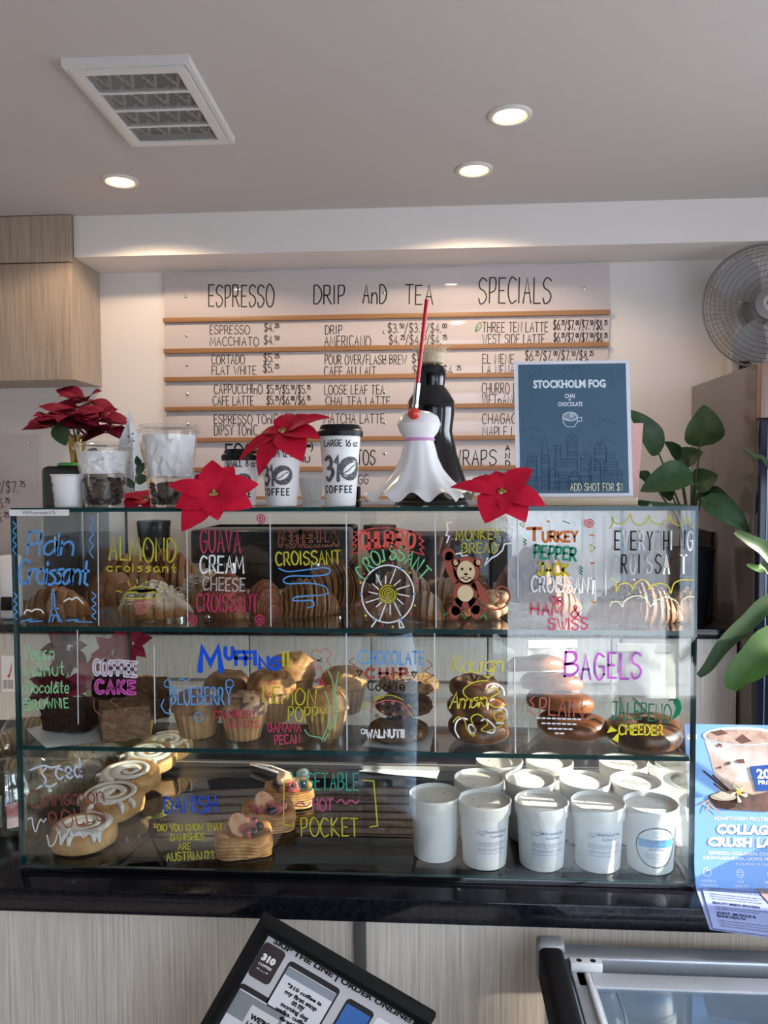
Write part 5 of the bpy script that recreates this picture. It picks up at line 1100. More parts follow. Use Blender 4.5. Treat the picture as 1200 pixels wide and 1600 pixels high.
# fluted baking cups and small black tray
p = top(487, .38)
t = thing('baking_cups', 'stack of white fluted paper baking cups behind the lidded cups', 'baking cups', p)
for k in range(3): part('fluted_cup', MB().lathe([(.021, .004*k), (.030, .048+.004*k), (.0292, .048+.004*k), (.0205, .001+.004*k)], 180, fn=lambda a, j, z: 1+.035*math.sin(a*30), cap=False), WHITEP, t, angle=80)
p = top(540, .42)
t = thing('black_tray', 'small black tray behind the tallest paper cup', 'tray', p)
part('tray_body', MB().rbox(-.035, .035, -.03, .03, 0, .035, .005), BLACKM, t)
t = thing('paper_roll', 'small white paper roll resting on the black tray', 'paper roll', p+Vector((.0, 0, .0358)))
part('roll', MB().lathe([(.010, 0), (.015, .0), (.015, .02), (.006, .02), (.006, .012)], 28, cap=False), WHITEP, t)

# plain white draped ornament with a dark vase on it, a straw crown and a red rod
p = top(655, .16); m = mpp(.16)
t = thing('white_ornament', 'glossy white ornament with a wavy flared hem in the middle of the case top', 'ornament', p)
N = 96; prof = [(.112, .006), (.108, .014), (.090, .030), (.068, .050), (.050, .072), (.040, .095), (.034, .118), (.030, .132), (.031, .138), (.040, .150), (.046, .166), (.040, .182), (.024, .192), (.001, .196)]
def fl(a, j, z): return 1+(.05*math.sin(a*11) if j < 3 else .03*math.sin(a*11) if j < 5 else .012*math.sin(a*11) if j < 8 else 0)
mb = MB().lathe(prof, N, fn=fl, cap=False)
for i in range(N):
    a = 2*PI*i/N; mb.v[i].z += .010*(1+math.sin(a*11+1.2)); mb.v[N+i].z += .006*(1+math.sin(a*11+1.2))
part('draped_body', mb, WHITEPL, t)
part('neck_ribbon', MB().lathe([(.0315, .131), (.034, .134), (.0315, .138)], 40, cap=False), pm('pink_ribbon', (.62, .30, .55), .5), t)
p = top(674, .385)
t = thing('black_vase', 'tall glossy black vase standing behind the white ornament', 'vase', p)
part('vase_body', MB().lathe([(.085, 0), (.090, .008), (.082, .05), (.062, .11), (.050, .165), (.055, .205), (.056, .235), (.042, .258), (.032, .272), (.036, .300), (.030, .318), (.020, .324)], 44), pm('black_gloss', (.008, .008, .009), .14), t)
t = thing('straw_crown', 'woven straw crown with loose ends on the black vase', 'crown', p+Vector((0, 0, .3245)))
STR = pm('straw', (.56, .44, .28), .7, col2=(.72, .60, .42), nscale=120)
part('woven_band', MB().lathe([(.020, 0), (.029, .002), (.033, .024), (.030, .026), (.020, .004)], 60, fn=lambda a, j, z: 1+.04*math.sin(a*22+j*2), cap=False), STR, t)
mb = MB(); rnd = random.Random(2)
for k in range(44):
    a = 2*PI*k/44; r = .031; d = Vector((math.cos(a), math.sin(a), 0)); h = rnd.uniform(.012, .026); mb.tube([d*r+Vector((0, 0, .022)), d*(r+.004)+Vector((0, 0, .022+h*.6)), d*(r+rnd.uniform(.005, .016))+Vector((rnd.uniform(-.003, .003), 0, .022+h))], [.0016, .0014, .0007], 5)
part('loose_straws', mb, STR, t)
a, b_ = at_y(648, 640, .10), at_y(667, 468, .10)
t = thing('red_rod', 'thin translucent red rod on a silver grip above the white ornament', 'rod', a)
d = b_-a
part('rod', MB().tube([d*.24, d], .0042, 12), pm('red_acrylic', (.55, .01, .02), .15), t); part('grip', MB().tube([(0, 0, 0), d*.03, d*.05, d*.24], [.004, .0075, .0065, .0065], 14), CHROME, t)
part('rest', MB().tube([(0, .05, -.005), (0, 0, .0)], .003, 8), CHROME, t); part('knob', MB().ball((-.0015, -.002, -.008), .0125, sub=3), pm('red_ball', (.60, .045, .03), .3), t)

# blue poster on an oak block
yb, yt = .050, .062
c = [at_y(803, 778, yb), at_y(990, 778, yb), at_y(979, 562, yt), at_y(799, 565, yt)]
bl = top(897, .055); wB = (at_y(993, 785, .03).x-at_y(803, 785, .03).x)
zb = at_y(897, 777, .03).z
t = thing('poster_stand', 'framed blue drink poster standing in an oak block on the case', 'poster', (bl.x, .055, ZS))
o0 = Vector((bl.x, .055, ZS))
part('oak_block', MB().rbox(-wB/2, wB/2, -.028, .030, 0, zb-ZS, .0015), LOAK, t)
c = [at_y(803, 777, .04), at_y(989, 777, .04), at_y(979, 562, .065), at_y(799, 565, .065)]
ex = (c[1]-c[0]); ez = (c[3]-c[0]); ez_n = ez.normalized(); WP = ((c[1]-c[0]).length+(c[2]-c[3]).length)/2*.99; HP = ez.length; exn = Vector((1, 0, 0)); nP = exn.cross(ez_n).normalized()   # points to -y
if nP.y > 0: nP = -nP
org = Vector((-WP/2-.002, c[0].y-.055, zb-ZS))
def fp(k): return lambda u, v: org+exn*u+ez_n*v+nP*(.0004*k)
def quad(mb, f, u0, u1, v0, v1): return mb.add([f(u0, v0), f(u1, v0), f(u1, v1), f(u0, v1)], [(0, 1, 2, 3)])
mb = MB(); F0, B0 = fp(0), fp(-6)
mb.add([F0(0, 0), F0(WP, 0), F0(WP, HP), F0(0, HP), B0(0, 0), B0(WP, 0), B0(WP, HP), B0(0, HP)], [(0, 1, 2, 3), (7, 6, 5, 4), (0, 4, 5, 1), (1, 5, 6, 2), (2, 6, 7, 3), (3, 7, 4, 0)])
ps = part('poster', mb, pm('white_print_paper', (.74, .75, .80), .5), t, smooth=False)
U = lambda px: (px-801)/184*WP; V = lambda py: (777-py)/214*HP
quad(mb := MB(), fp(1), U(807.5), U(979), V(771), V(568)); part('blue_print', mb, pm('steel_blue_print', (.040, .105, .165), .5), ps, smooth=False)
mb = MB(); TB = 'bfd2de'
for dx, m_, k in ((1.1, paint('8fa6ba'), 2), (0, paint('e4eef4'), 3)):
    mb = MB(); typeset(mb, 'STOCKHOLM FOG', U(831+dx), V(606+dx*.6), U(946+dx), V(593)-V(606), fp(k), .035); part('poster_lettering', mb, m_, ps, smooth=False)
mb = MB(); typeset(mb, 'CHAI', U(881), V(622), U(897), V(615)-V(622), fp(2), .02); typeset(mb, '+', U(887), V(626.5), U(891), V(622.5)-V(626.5), fp(2), .02); typeset(mb, 'CHOCOLATE', U(870), V(635), U(909), V(628)-V(635), fp(2), .02); part('poster_lettering', mb, paint('e4eef4'), ps, smooth=False)
mb = MB(); L_ = lambda pts, w=.5, m_=None: ribbon(m_ or mb, [(U(x), V(y)) for x, y in pts], w*MP0, fp(2))
for pts in (circ(889, 651, 12, 7), circ(889, 651, 10, 5.4), [(877, 652), (878, 660), (883, 667), (895, 667), (900, 660), (901, 651)], [(901, 653), (907, 652), (907, 658), (900, 659)], spiral(886, 651, 6, 2), spiral(893, 650, 5, 2)): L_(pts, .45)
part('cup_drawing', mb, paint('d5e2ea'), ps, smooth=False)
mb = MB(); rnd = random.Random(9)
def bld(x0, x1, y0, y1, roof=0, win=(0, 0)):
    L_([(x0, y1), (x0, y0), (x1, y0), (x1, y1)])
    if roof == 1: L_([(x0-1, y0), ((x0+x1)/2, y0-9), (x1+1, y0)])
    if roof == 2: L_(cat([(x0, y0), (x0+2, y0-6), ((x0+x1)/2, y0-12), (x1-2, y0-6), (x1, y0)], 4)); L_(circ((x0+x1)/2, y0-5, 2, 2, 10))
    if roof == 3: L_([(x0, y0), ((x0+x1)/2, y0-34), (x1, y0)])
    nx, ny = win
    for i in range(nx):
        for j in range(ny):
            a = x0+(x1-x0)*(i+.25)/nx; b_ = x0+(x1-x0)*(i+.75)/nx; cc = y0+(y1-y0)*(j+.25)/ny; e = y0+(y1-y0)*(j+.7)/ny; L_([(a, cc), (b_, cc), (b_, e), (a, e), (a, cc)], .35)
for a in ((818, 834, 720, 765, 2, (2, 4)), (842, 854, 712, 765, 3, (2, 3)), (864, 873, 697, 715, 0, (1, 1)), (863, 899, 718, 765, 0, (5, 3)), (883, 899, 690, 716, 2, (2, 2)), (904, 921, 717, 765, 2, (2, 4)), (926, 945, 702, 740, 2, (3, 3)), (917, 935, 726, 765, 1, (3, 3)), (940, 962, 722, 766, 0, (3, 3)), (944, 957, 708, 722, 0, (1, 1)), (935, 969, 736, 768, 0, (6, 3)), (852, 869, 740, 768, 1, (3, 3)), (817, 852, 745, 768, 0, (4, 2)), (869, 885, 748, 768, 0, (3, 2)), (885, 902, 745, 768, 1, (2, 1)), (903, 920, 745, 768, 0, (2, 1))): bld(*a)
for cx, cy, s in ((828, 672, 18), (836, 587, 13), (898, 575, 9), (944, 662, 17), (946, 692, 14), (832, 688, 10), (950, 596, 8)):
    L_(cat([(cx-s, cy+3), (cx-s*.5, cy), (cx-s*.3, cy-3), (cx, cy-5), (cx+s*.4, cy-2), (cx+s*.6, cy), (cx+s, cy+3)], 4), .4)
for _ in range(26): x, y = rnd.uniform(812, 974), rnd.uniform(572, 735); L_([(x-1, y), (x+1, y)], .4); L_([(x, y-1), (x, y+1)], .4)
part('skyline_drawing', mb, paint('2d4a66'), ps, smooth=False)
mb = MB(); write(mb, 'ADD SHOT FOR $1', U(887), V(767), U(968), V(767), V(756)-V(767), .00075, fp(4), jit=.3); part('painted_note', mb, paint('d3d8b8'), ps, smooth=False)
mb = MB(); mb.box(-.001, .001, 0, .15, 0, .1)
# pink sheet at the back of the stand
mb = MB(); pz = zb-ZS; xl = at_y(1002, 785, .13).x-bl.x; q = [(xl-.20, .105, .002), (xl, .105, .002), (xl-.008, .035, HP*.60), (xl-.20, .035, HP*.60)]
mb.add([Vector(v) for v in q]+[Vector(v)+Vector((0, .0015, .0004)) for v in q], [(0, 1, 2, 3), (7, 6, 5, 4), (0, 4, 5, 1), (1, 5, 6, 2), (2, 6, 7, 3), (3, 7, 4, 0)])
part('pink_back_sheet', mb, pm('pink_print', (.72, .40, .36), .55, col2=(.80, .52, .48), nscale=160), t, 'pink patterned sheet leaning behind', smooth=False)

# ================================================================ behind the case on the back counter
def eq(px0, px1, y, ptop): a, b_ = at_y(px0, 900, y), at_y(px1, 900, y); return a.x, b_.x, at_y((px0+px1)/2, ptop, y).z
x0, x1, z1 = eq(300, 545, 2.4, 828)
t = thing('espresso_machine', 'wide black espresso machine on the back worktop seen through the top shelf', 'coffee machine', ((x0+x1)/2, 2.4, KT)); w2 = (x1-x0)/2; h = z1-KT
part('base', MB().rbox(-w2, w2, 0, .5, .02, .12, .01), BLACK, t); part('back_panel', MB().rbox(-w2, w2, .22, .5, .1, h, .012), BLACK, t); part('top_head', MB().rbox(-w2, w2, -.02, .5, h-.17, h, .015), pm('black_enamel', (.012, .012, .014), .2), t)
for sx in (-.55, .55):
    g = part('group_head', MB().lathe([(.03, h-.23), (.034, h-.20), (.034, h-.165)], 24, M=Matrix.Translation((w2*sx, .08, 0))), CHROME, t); part('spout', MB().tube([(w2*sx, .08, h-.23), (w2*sx, .07, h-.27), (w2*sx-.015, .06, h-.285)], .008), CHROME, g); part('handle', MB().tube([(w2*sx, .06, h-.215), (w2*sx, -.08, h-.225)], [.009, .013]), BLACK, g)
part('steam_wand', MB().tube([(w2*.9, -.01, h-.15), (w2*.92, -.04, h-.2), (w2*.9, -.03, h-.33)], .006), CHROME, t)
for k in range(4): part('foot', MB().lathe([(.02, 0), (.016, .022)], 16, M=Matrix.Translation((w2*.85*(1 if k % 2 else -1), .06 if k < 2 else .44, 0))), CHROME, t)
mb = MB().box(-.03, .05, -.0235, -.0205, .05, .075); part('maker_plate', mb, ALU, t, smooth=False)
def grinder(lab, px, y, ptop, w):
    a = at_y(px, 900, y); zt = at_y(px, ptop, y).z; h = zt-KT; t = thing('coffee_grinder', lab, 'coffee grinder', (a.x, y, KT))
    part('body', MB().rbox(-w/2, w/2, -.02, .2, .0, h*.62, .02), BLACK, t); part('hopper', MB().lathe([(w*.25, h*.62), (w*.48, h*.78), (w*.5, h*.95)], 30, M=Matrix.Translation((0, .09, 0))), pm('smoked_plastic', (.03, .03, .032), .15), t)
    part('hopper_lid', MB().lathe([(w*.51, h*.95), (w*.51, h), (.001, h)], 30, M=Matrix.Translation((0, .09, 0))), BLACK, t); part('spout', MB().tube([(0, -.02, h*.5), (0, -.07, h*.47), (0, -.08, h*.4)], .014), CHROME, t)
grinder('black coffee grinder with a smoked hopper left of the espresso machine', 232, 2.42, 815, .17); grinder('black coffee grinder right of the espresso machine', 592, 2.46, 822, .17)
a = at_y(284, 900, 2.33)
t = thing('milk_pitcher', 'steel milk pitcher standing beside the espresso machine', 'pitcher', (a.x-.02, 2.30, KT)); part('jug', MB().lathe([(.05, 0), (.055, .004), (.055, .07), (.042, .13), (.048, .15), (.046, .15), (.040, .13), (.053, .07), (.05, .006)], 32), CHROME, t); part('handle', MB().tube([(.045, 0, .13), (.09, 0, .12), (.09, 0, .05), (.053, 0, .04)], .006), CHROME, t)
x0, x1, z1 = eq(640, 800, 2.45, 838)
t = thing('microwave', 'black microwave on the back worktop behind the monkey drawing', 'microwave', ((x0+x1)/2, 2.45, KT)); w2 = (x1-x0)/2; h = (z1-KT)
part('body', MB().rbox(-w2, w2, 0, .4, .02, h, .008), BLACK, t); part('door', MB().rbox(-w2+.005, w2*.55, -.02, -.001, .03, h-.01, .006), pm('dark_glass_door', (.012, .015, .024), .05), t); part('keypad', MB().rbox(w2*.6, w2-.005, -.015, -.001, .03, h-.01, .004), BLACKM, t)
for k in range(4): part('foot', MB().lathe([(.015, 0), (.015, .021)], 12, M=Matrix.Translation((w2*.85*(1 if k % 2 else -1), .04 if k < 2 else .35, 0))), BLACK, t)
x0, x1, z1 = eq(66, 132, 2.38, 728)
t = thing('hot_water_tower', 'tall black rounded brewer behind the white paper cup at the left', 'brewer', ((x0+x1)/2, 2.38, KT)); w2 = (x1-x0)/2; h = z1-KT
part('body', MB().rbox(-w2, w2, 0, .34, .012, h, .03), pm('black_enamel', (.012, .012, .014), .2), t); part('tap', MB().tube([(0, -.005, h*.55), (0, -.06, h*.54), (0, -.065, h*.45)], .013), CHROME, t); part('drip_tray', MB().rbox(-w2*.8, w2*.8, -.1, -.002, .012, .04, .008), BLACKM, t)
part('feet_plate', MB().box(-w2*.8, w2*.8, .03, .3, 0, .013), BLACKM, t, smooth=False)
ztop = KT+h; xc = (x0+x1)/2
GR = pm('green_plastic', (.05, .30, .05), .35)
a = at_y(108, 728, 2.44); t = thing('green_lid', 'flat green plastic lid lying on the black brewer', 'lid', (a.x, 2.45, ztop+.0005)); part('disc', MB().lathe([(.058, 0), (.062, .004), (.060, .014), (.045, .018), (.001, .018)], 36), GR, t)
# poinsettia in a golden vase on the brewer
a = at_y(118, 700, 2.60); t = thing('poinsettia_plant', 'dark red poinsettia in a golden vase at the upper left', 'potted plant', (a.x, 2.62, ztop+.0006))
GOLD = pm('golden_vase', (.42, .27, .06), .28, .7, col2=(.20, .15, .04), nscale=25)
part('vase', MB().lathe([(.030, 0), (.034, .003), (.040, .08), (.052, .17), (.050, .17), (.036, .08), (.028, .006)], 32), GOLD, t)
org2 = Vector((a.x, 2.62, ztop)); rnd = random.Random(12)
mp_ = mpp(2.55)
heads = [(122, 640, 2.50), (95, 660, 2.48), (150, 658, 2.50), (135, 628, 2.62), (80, 668, 2.58), (165, 675, 2.55), (110, 650, 2.42)]
for hx, hy, hyy in heads:
    Cn = at_y(hx, hy, hyy)-org2; st = part('stem', MB().tube([(rnd.uniform(-.01, .01), 0, .12), Cn*.6+Vector((0, 0, .05)), Cn], .004, 6), pm('dark_stem', (.03, .05, .025), .6), t)
    for k in range(9):
        an = 2*PI*k/9+rnd.uniform(-.25, .25); L = rnd.uniform(40, 62)*mp_; d = Vector((math.cos(an), math.sin(an)*.9, rnd.uniform(-.45, .35))); mb = MB()
        leaf(mb, Cn+d*.01, Cn+d*L, L*.52, (0, -.6, .75), curl=.10, n=8, fold=.2, prof=lambda q: math.sin(PI*q**.85)**1.1); part('bract', mb, RED2, t)
for p0, p1, w in (((100, 672), (97, 682), 26), ((92, 660), (99, 683), 30), ((150, 700), (140, 720), 22)):
    A, B = at_y(*p0, 2.48)-org2, at_y(*p1, 2.46)-org2; mb = MB(); leaf(mb, A, A+(B-A)*1.6, w*mp_, (0, -1, .2)); part('green_leaf', mb, GLF, t)
# dispenser and notice at far left
a = at_y(6, 892, 2.3); t = thing('soap_dispenser', 'white soap dispenser at the far left edge behind the case', 'dispenser', (a.x-.02, 2.36, KT)); part('tank', MB().rbox(-.045, .045, 0, .08, 0, at_y(6, 868, 2.36).z-KT, .015), WHITEPL, t); part('push_bar', MB().rbox(-.03, .03, -.015, -.001, .05, .12, .006), BLACK, t)
a, b_ = at_y(3, 1081, YK-.003), at_y(21, 1025, YK-.003); t = thing('notice', 'small white notice with a red drawing on the left back cabinet', 'notice', (a.x, YK-.0012, a.z)); part('sheet', MB().box(0, b_.x-a.x+.03, -.001, 0, 0, b_.z-a.z), WHITEP, t, smooth=False)
mb = MB(); W_, H_ = b_.x-a.x, b_.z-a.z; poly(mb, [(W_*.45, H_*.45), (W_*.62, H_*.50), (W_*.88, H_*.85), (W_*.80, H_*.6), (W_*.6, H_*.38)], lambda u, v: Vector((u, -.0015, v))); part('red_mark', mb, paint('a8203a'), t, smooth=False)
mb = MB()
for k in range(5): write(mb, 'please wash hands', W_*.15, H_*(.30-.05*k), W_*.9, H_*(.30-.05*k), .006, .0006, lambda u, v: Vector((u, -.0015, v)))
part('print_lines', mb, INK, t, smooth=False)

# poinsettia in gold foil behind the case on the front counter
p = at_z(158, 1206, ZT); t = thing('poinsettia_plant', 'red poinsettia in crinkled gold foil behind the left end of the case', 'potted plant', (p.x, .70, ZT+.0006))
FOIL = pm('gold_foil', (.72, .55, .13), .22, .85, bump=(60, .6, .006))
part('foil_pot', MB().lathe([(.055, 0), (.06, .002), (.075, .10), (.098, .165), (.104, .19), (.090, .165), (.07, .10)], 120, fn=lambda a, j, z: 1+.05*math.sin(a*13+j)+.03*math.sin(a*29), cap=True), FOIL, t, angle=70)
rnd = random.Random(22); org2 = Vector((p.x, .70, ZT)); PKR = pm('bright_pink_red_petal', (.44, .02, .07), .6, col2=(.55, .05, .12), nscale=30, spec=.2)
for hx, hy, hyy, mt_ in ((180, 1020, .70, PKR), (110, 1012, .72, RED2), (90, 1070, .68, RED2), (150, 1060, .68, PKR), (205, 1005, .76, PKR)):
    Cn = at_y(hx, hy, hyy)-org2; part('stem', MB().tube([(0, 0, .1), Cn*.6+Vector((0, 0, .04)), Cn], .004, 6), MATS['dark_stem'], t)
    for k in range(8):
        an = 2*PI*k/8+rnd.uniform(-.2, .2); L = rnd.uniform(.06, .095); d = Vector((math.cos(an), -.25, math.sin(an)+.1)).normalized(); mb = MB()
        leaf(mb, Cn+d*.008, Cn+d*L, L*.5, (0, -.9, .4), curl=.08, n=8, prof=lambda q: math.sin(PI*q**.85)**1.1); part('bract', mb, mt_, t)

# big leaved plant at the right, behind the case
a = at_y(1062, 900, 2.15); XP = at_y(1095, 900, 1.3).x
POTD = pm('dark_planter', (.006, .007, .010), .7, spec=.1)
DY = .95; px_, py_ = at_y(1078, 900, 2.42).x, 2.42
t = thing('broad_leaf_plant', 'broad leaved green plant in a dark pot between poster and fridge', 'potted plant', (px_, py_, KT+.0006)); org3 = Vector((px_, py_, KT+.0006))
zp = at_y(1098, 858, 2.36).z-KT
part('planter', MB().lathe([(.075, 0), (.08, .004), (.115, zp), (.108, zp), (.098, zp-.05), (.001, zp-.05)], 40, cap=False), POTD, t)
bx = at_y(1118, 900, 2.70).x
cb_ = thing('added_dark_box', 'black box added for the dark reflection in the fridge side', 'box', (bx, 2.60, KT+.0006)); hb_ = at_y(1130, 832, 2.62).z-KT  # box added where the glossy fridge side only mirrors a dark interior
part('box_body', MB().rbox(0, KX1-bx-.012, 0, .3, 0, hb_-.03, .006), BLACKM, cb_); part('box_lid', MB().rbox(-.003, KX1-bx-.010, -.004, .304, hb_-.0295, hb_, .005), BLACKM, cb_)
LFD = pm('broad_leaf_green', (.012, .034, .012), .5, spec=.22, col2=(.022, .055, .018), nscale=12); LFV = pm('broad_leaf_lighter', (.028, .055, .015), .5, spec=.22, col2=(.055, .088, .026), nscale=14)
BLV = [((1030, 710), (982, 640), 44, 1.35, LFD), ((1093, 698), (1100, 632), 62, 1.38, LFV), ((1062, 718), (1038, 690), 26, 1.45, LFD), ((1060, 722), (1098, 706), 34, 1.48, LFD), ((1080, 735), (1000, 768), 48, 1.25, LFD), ((1084, 758), (1122, 742), 40, 1.42, LFD), ((1018, 752), (992, 740), 22, 1.4, LFD), ((1096, 778), (1172, 832), 44, 1.22, LFD), ((1090, 770), (1150, 800), 40, 1.40, LFD), ((1052, 778), (1008, 745), 30, 1.5, LFD)]
for (ax, ay), (bx, by), wpx, yy, mt_ in BLV:
    yy += DY; A, B = at_y(ax, ay, yy)-org3, at_y(bx, by, yy-.05)-org3; mm = mpp(yy); mb = MB()
    leaf(mb, A, B, wpx*mm, (.1, -.9, .45), curl=.08, fold=.22, n=14, wav=.04, prof=lambda q: math.sin(PI*q**.65)**.75); lf = part('leaf', mb, mt_, t)
    part('midrib', MB().tube([A+(B-A)*.0+Vector((0, -.004, 0)), A+(B-A)*.5+Vector((0, -.006, .0)), A+(B-A)*.95+Vector((0, -.002, 0))], [.003, .002, .001], 6), pm('leaf_rib', (.07, .10, .04), .5), lf)
    part('stem', MB().tube([Vector((0, 0, zp-.06)), Vector((A.x*.35, A.y*.4, zp+(A.z-zp)*.45)), A], [.007, .0055, .004], 8), pm('leaf_stalk', (.030, .055, .022), .5), t)

# ================================================================ right end of the counter
ps0 = [at_y(1083, 1372, .008), at_y(1063, 1121, .085)]
WPB = .245; A0 = Vector((HX+.006, .006, ZT+.0012)); up = Vector((0, .085, .305)); HPB = .302; un = up.normalized(); nB = Vector((0, -un.z, un.y))
t = thing('latte_poster', 'light blue iced latte poster leaning at the right end of the counter', 'poster', A0)
def fb(k): return lambda u, v: Vector((u, 0, 0))+un*v+nB*(.0004*k)
def slabq(f0, f1, W_, H_): return MB().add([f0(0, 0), f0(W_, 0), f0(W_, H_), f0(0, H_), f1(0, 0), f1(W_, 0), f1(W_, H_), f1(0, H_)], [(0, 1, 2, 3), (7, 6, 5, 4), (0, 4, 5, 1), (1, 5, 6, 2), (2, 6, 7, 3), (3, 7, 4, 0)])
bd = part('board', slabq(fb(0), fb(-12), WPB, HPB), pm('sky_blue_print', (.19, .40, .80), .4), t, smooth=False)
part('easel_leg', MB().box(WPB*.45, WPB*.55, .07, .075, 0, .24), WHITEP, t, smooth=False)
sc_ = 255/HPB   # px per metre on the board
Ub = lambda px: (px-1082)/ (1/mpp(.03)); Vb = lambda py: (1374-py)/254*HPB
def bt(txt, x0, x1, y, h, k, col, bold=.02, shear=0):
    mb = MB(); typeset(mb, txt, Ub(x0), Vb(y), Ub(x1), h/254*HPB, fb(k), bold, shear=shear); part('poster_lettering', mb, paint(col), bd, smooth=False)
bt('RENUDE', 1067+17, 1102, 1143, 7, 1, 'e6ecf8', .03); bt('ADAPTOGEN PROTEIN LATTE', 1117, 1233, 1270, 5.5, 1, 'f0f4fb', .02)
for k, c_, dx in ((1, '1b2748', .8), (2, 'f3f5fb', 0)):
    bt('COLLAGEN', 1120+dx, 1224+dx, 1292+dx, 16, k, c_, .06, .12); bt('CRUSH LATTE', 1105+dx, 1240+dx, 1311+dx, 15, k, c_, .06, .12)
bt('ESPRESSO, COLLAGEN, COCONUT SUGAR', 1105, 1245, 1322.5, 5, 1, 'eef2fa', .02); bt('ASHWAGANDHA, LION\'S MANE, VANILLA', 1095, 1245, 1330, 5, 1, 'eef2fa', .02); bt('PLUS MILK OF CHOICE', 1145, 1205, 1337.5, 3.6, 1, 'dfe8f6', .02)
for tx, x0, x1, y in (('POWER &', 1091, 1113, 1364), ('STRENGTH', 1089, 1115, 1370.5), ('GUT', 1145, 1155, 1364), ('HEALTH', 1140, 1161, 1370.5), ('BEAUTY', 1186, 1208, 1364), ('GLOW', 1188, 1206, 1370.5)): bt(tx, x0, x1, y, 3.6, 1, 'dfe8f6', .02)
mb = MB(); Lb = lambda pts, w=.6: ribbon(mb, [(Ub(x), Vb(y)) for x, y in pts], w*MP0, fb(1))
for pts in ([(1096, 1345), (1095, 1353), (1102, 1356), (1107, 1351), (1106, 1346), (1100, 1347), (1101, 1342), (1096, 1345)], circ(1150, 1350, 5, 6), [(1146, 1348), (1154, 1348)], [(1146, 1352), (1154, 1352)], circ(1196, 1350, 5, 5)): Lb(pts)
part('icon_drawing', mb, paint('dfe8f6'), bd, smooth=False)
def bpoly(pts, col, k, nm='drink_picture', lab=None):
    mb = MB(); poly(mb, [(Ub(x), Vb(y)) for x, y in pts], fb(k)); part(nm, mb, paint(col) if isinstance(col, str) else col, bd, lab, smooth=False)
COFM = pm('milk_coffee_print', (.42, .25, .16), .45, col2=(.66, .56, .50), nscale=38); DKC = pm('dark_coffee_print', (.05, .022, .015), .45, col2=(.16, .07, .04), nscale=60); MLK = pm('milk_print', (.66, .62, .62), .45, col2=(.46, .34, .28), nscale=30)
bpoly([(1112, 1142), (1118, 1170), (1127, 1220), (1131, 1248), (1140, 1254), (1198, 1256), (1210, 1250), (1216, 1220), (1226, 1170), (1233, 1140)], MLK, 1)
bpoly([(1128, 1208), (1140, 1205), (1170, 1212), (1195, 1200), (1219, 1206), (1214, 1232), (1206, 1250), (1196, 1256), (1140, 1254), (1131, 1246)], COFM, 2)
bpoly([(1131, 1228), (1150, 1222), (1180, 1230), (1215, 1222), (1210, 1250), (1198, 1256), (1140, 1254), (1132, 1247)], DKC, 3)
bpoly(oval(1172, 1138, 62, 15, 36), 'c9d3e2', 2); bpoly(oval(1172, 1139, 56, 11.5, 36), pm('iced_coffee_print', (.36, .20, .14), .45, col2=(.60, .44, .38), nscale=60), 3)
for q in ([(1122, 1132), (1140, 1128), (1150, 1134), (1134, 1138)], [(1160, 1144), (1172, 1135), (1186, 1146), (1170, 1150)], [(1132, 1150), (1138, 1151), (1139, 1157), (1132, 1154)], [(1143, 1180), (1149, 1178), (1150, 1183), (1144, 1185)], [(1130, 1187), (1135, 1186), (1135, 1190), (1130, 1190)], [(1158, 1176), (1170, 1174), (1172, 1181), (1160, 1180)]): bpoly(q, '6b4a42', 4)
bpoly([(1179, 1186), (1240, 1179), (1240, 1222), (1185, 1224)], '2450a0', 5); bt('20g', 1188, 1218, 1204, 15, 6, 'f3f5fb', .04); bt('PROTEIN', 1189, 1232, 1214, 7, 6, 'f3f5fb', .03)
bpoly(oval(1134, 1236, 23, 9, 28), '4a3128', 5); bpoly([(1111, 1237), (1157, 1237), (1150, 1250), (1138, 1254), (1122, 1251)], '3b241c', 5); bpoly(oval(1134, 1234, 20, 6, 28), 'a89f8e', 6)
bpoly([(1118, 1233), (1126, 1228), (1133, 1225), (1142, 1229), (1150, 1234), (1134, 1239)], 'b9b2a2', 7)
for q in ([(1105, 1194), (1107, 1193), (1142, 1224), (1140, 1226)], [(1119, 1201), (1121, 1200), (1146, 1224), (1144, 1226)], [(1120, 1214), (1122, 1213), (1138, 1226), (1136, 1227)], [(1098, 1245), (1112, 1238), (1112, 1241), (1099, 1247)], [(1104, 1257), (1110, 1243), (1113, 1244), (1107, 1258)], [(1112, 1244), (1128, 1258), (1126, 1260), (1111, 1247)]): bpoly(q, '2b1c1a' if q[0][1] < 1230 else 'b39a86', 6)
for an in range(5):
    a = an*1.256+.3; bpoly([(1158+3*math.cos(a+1), 1227+3*math.sin(a+1)), (1158+12*math.cos(a-.25), 1227+14*math.sin(a-.25)), (1158+14*math.cos(a), 1227+16*math.sin(a)), (1158+12*math.cos(a+.25), 1227+14*math.sin(a+.25))], 'e6dfae', 7)
bpoly(oval(1158, 1226, 4, 4, 14), 'cdb04a', 8)
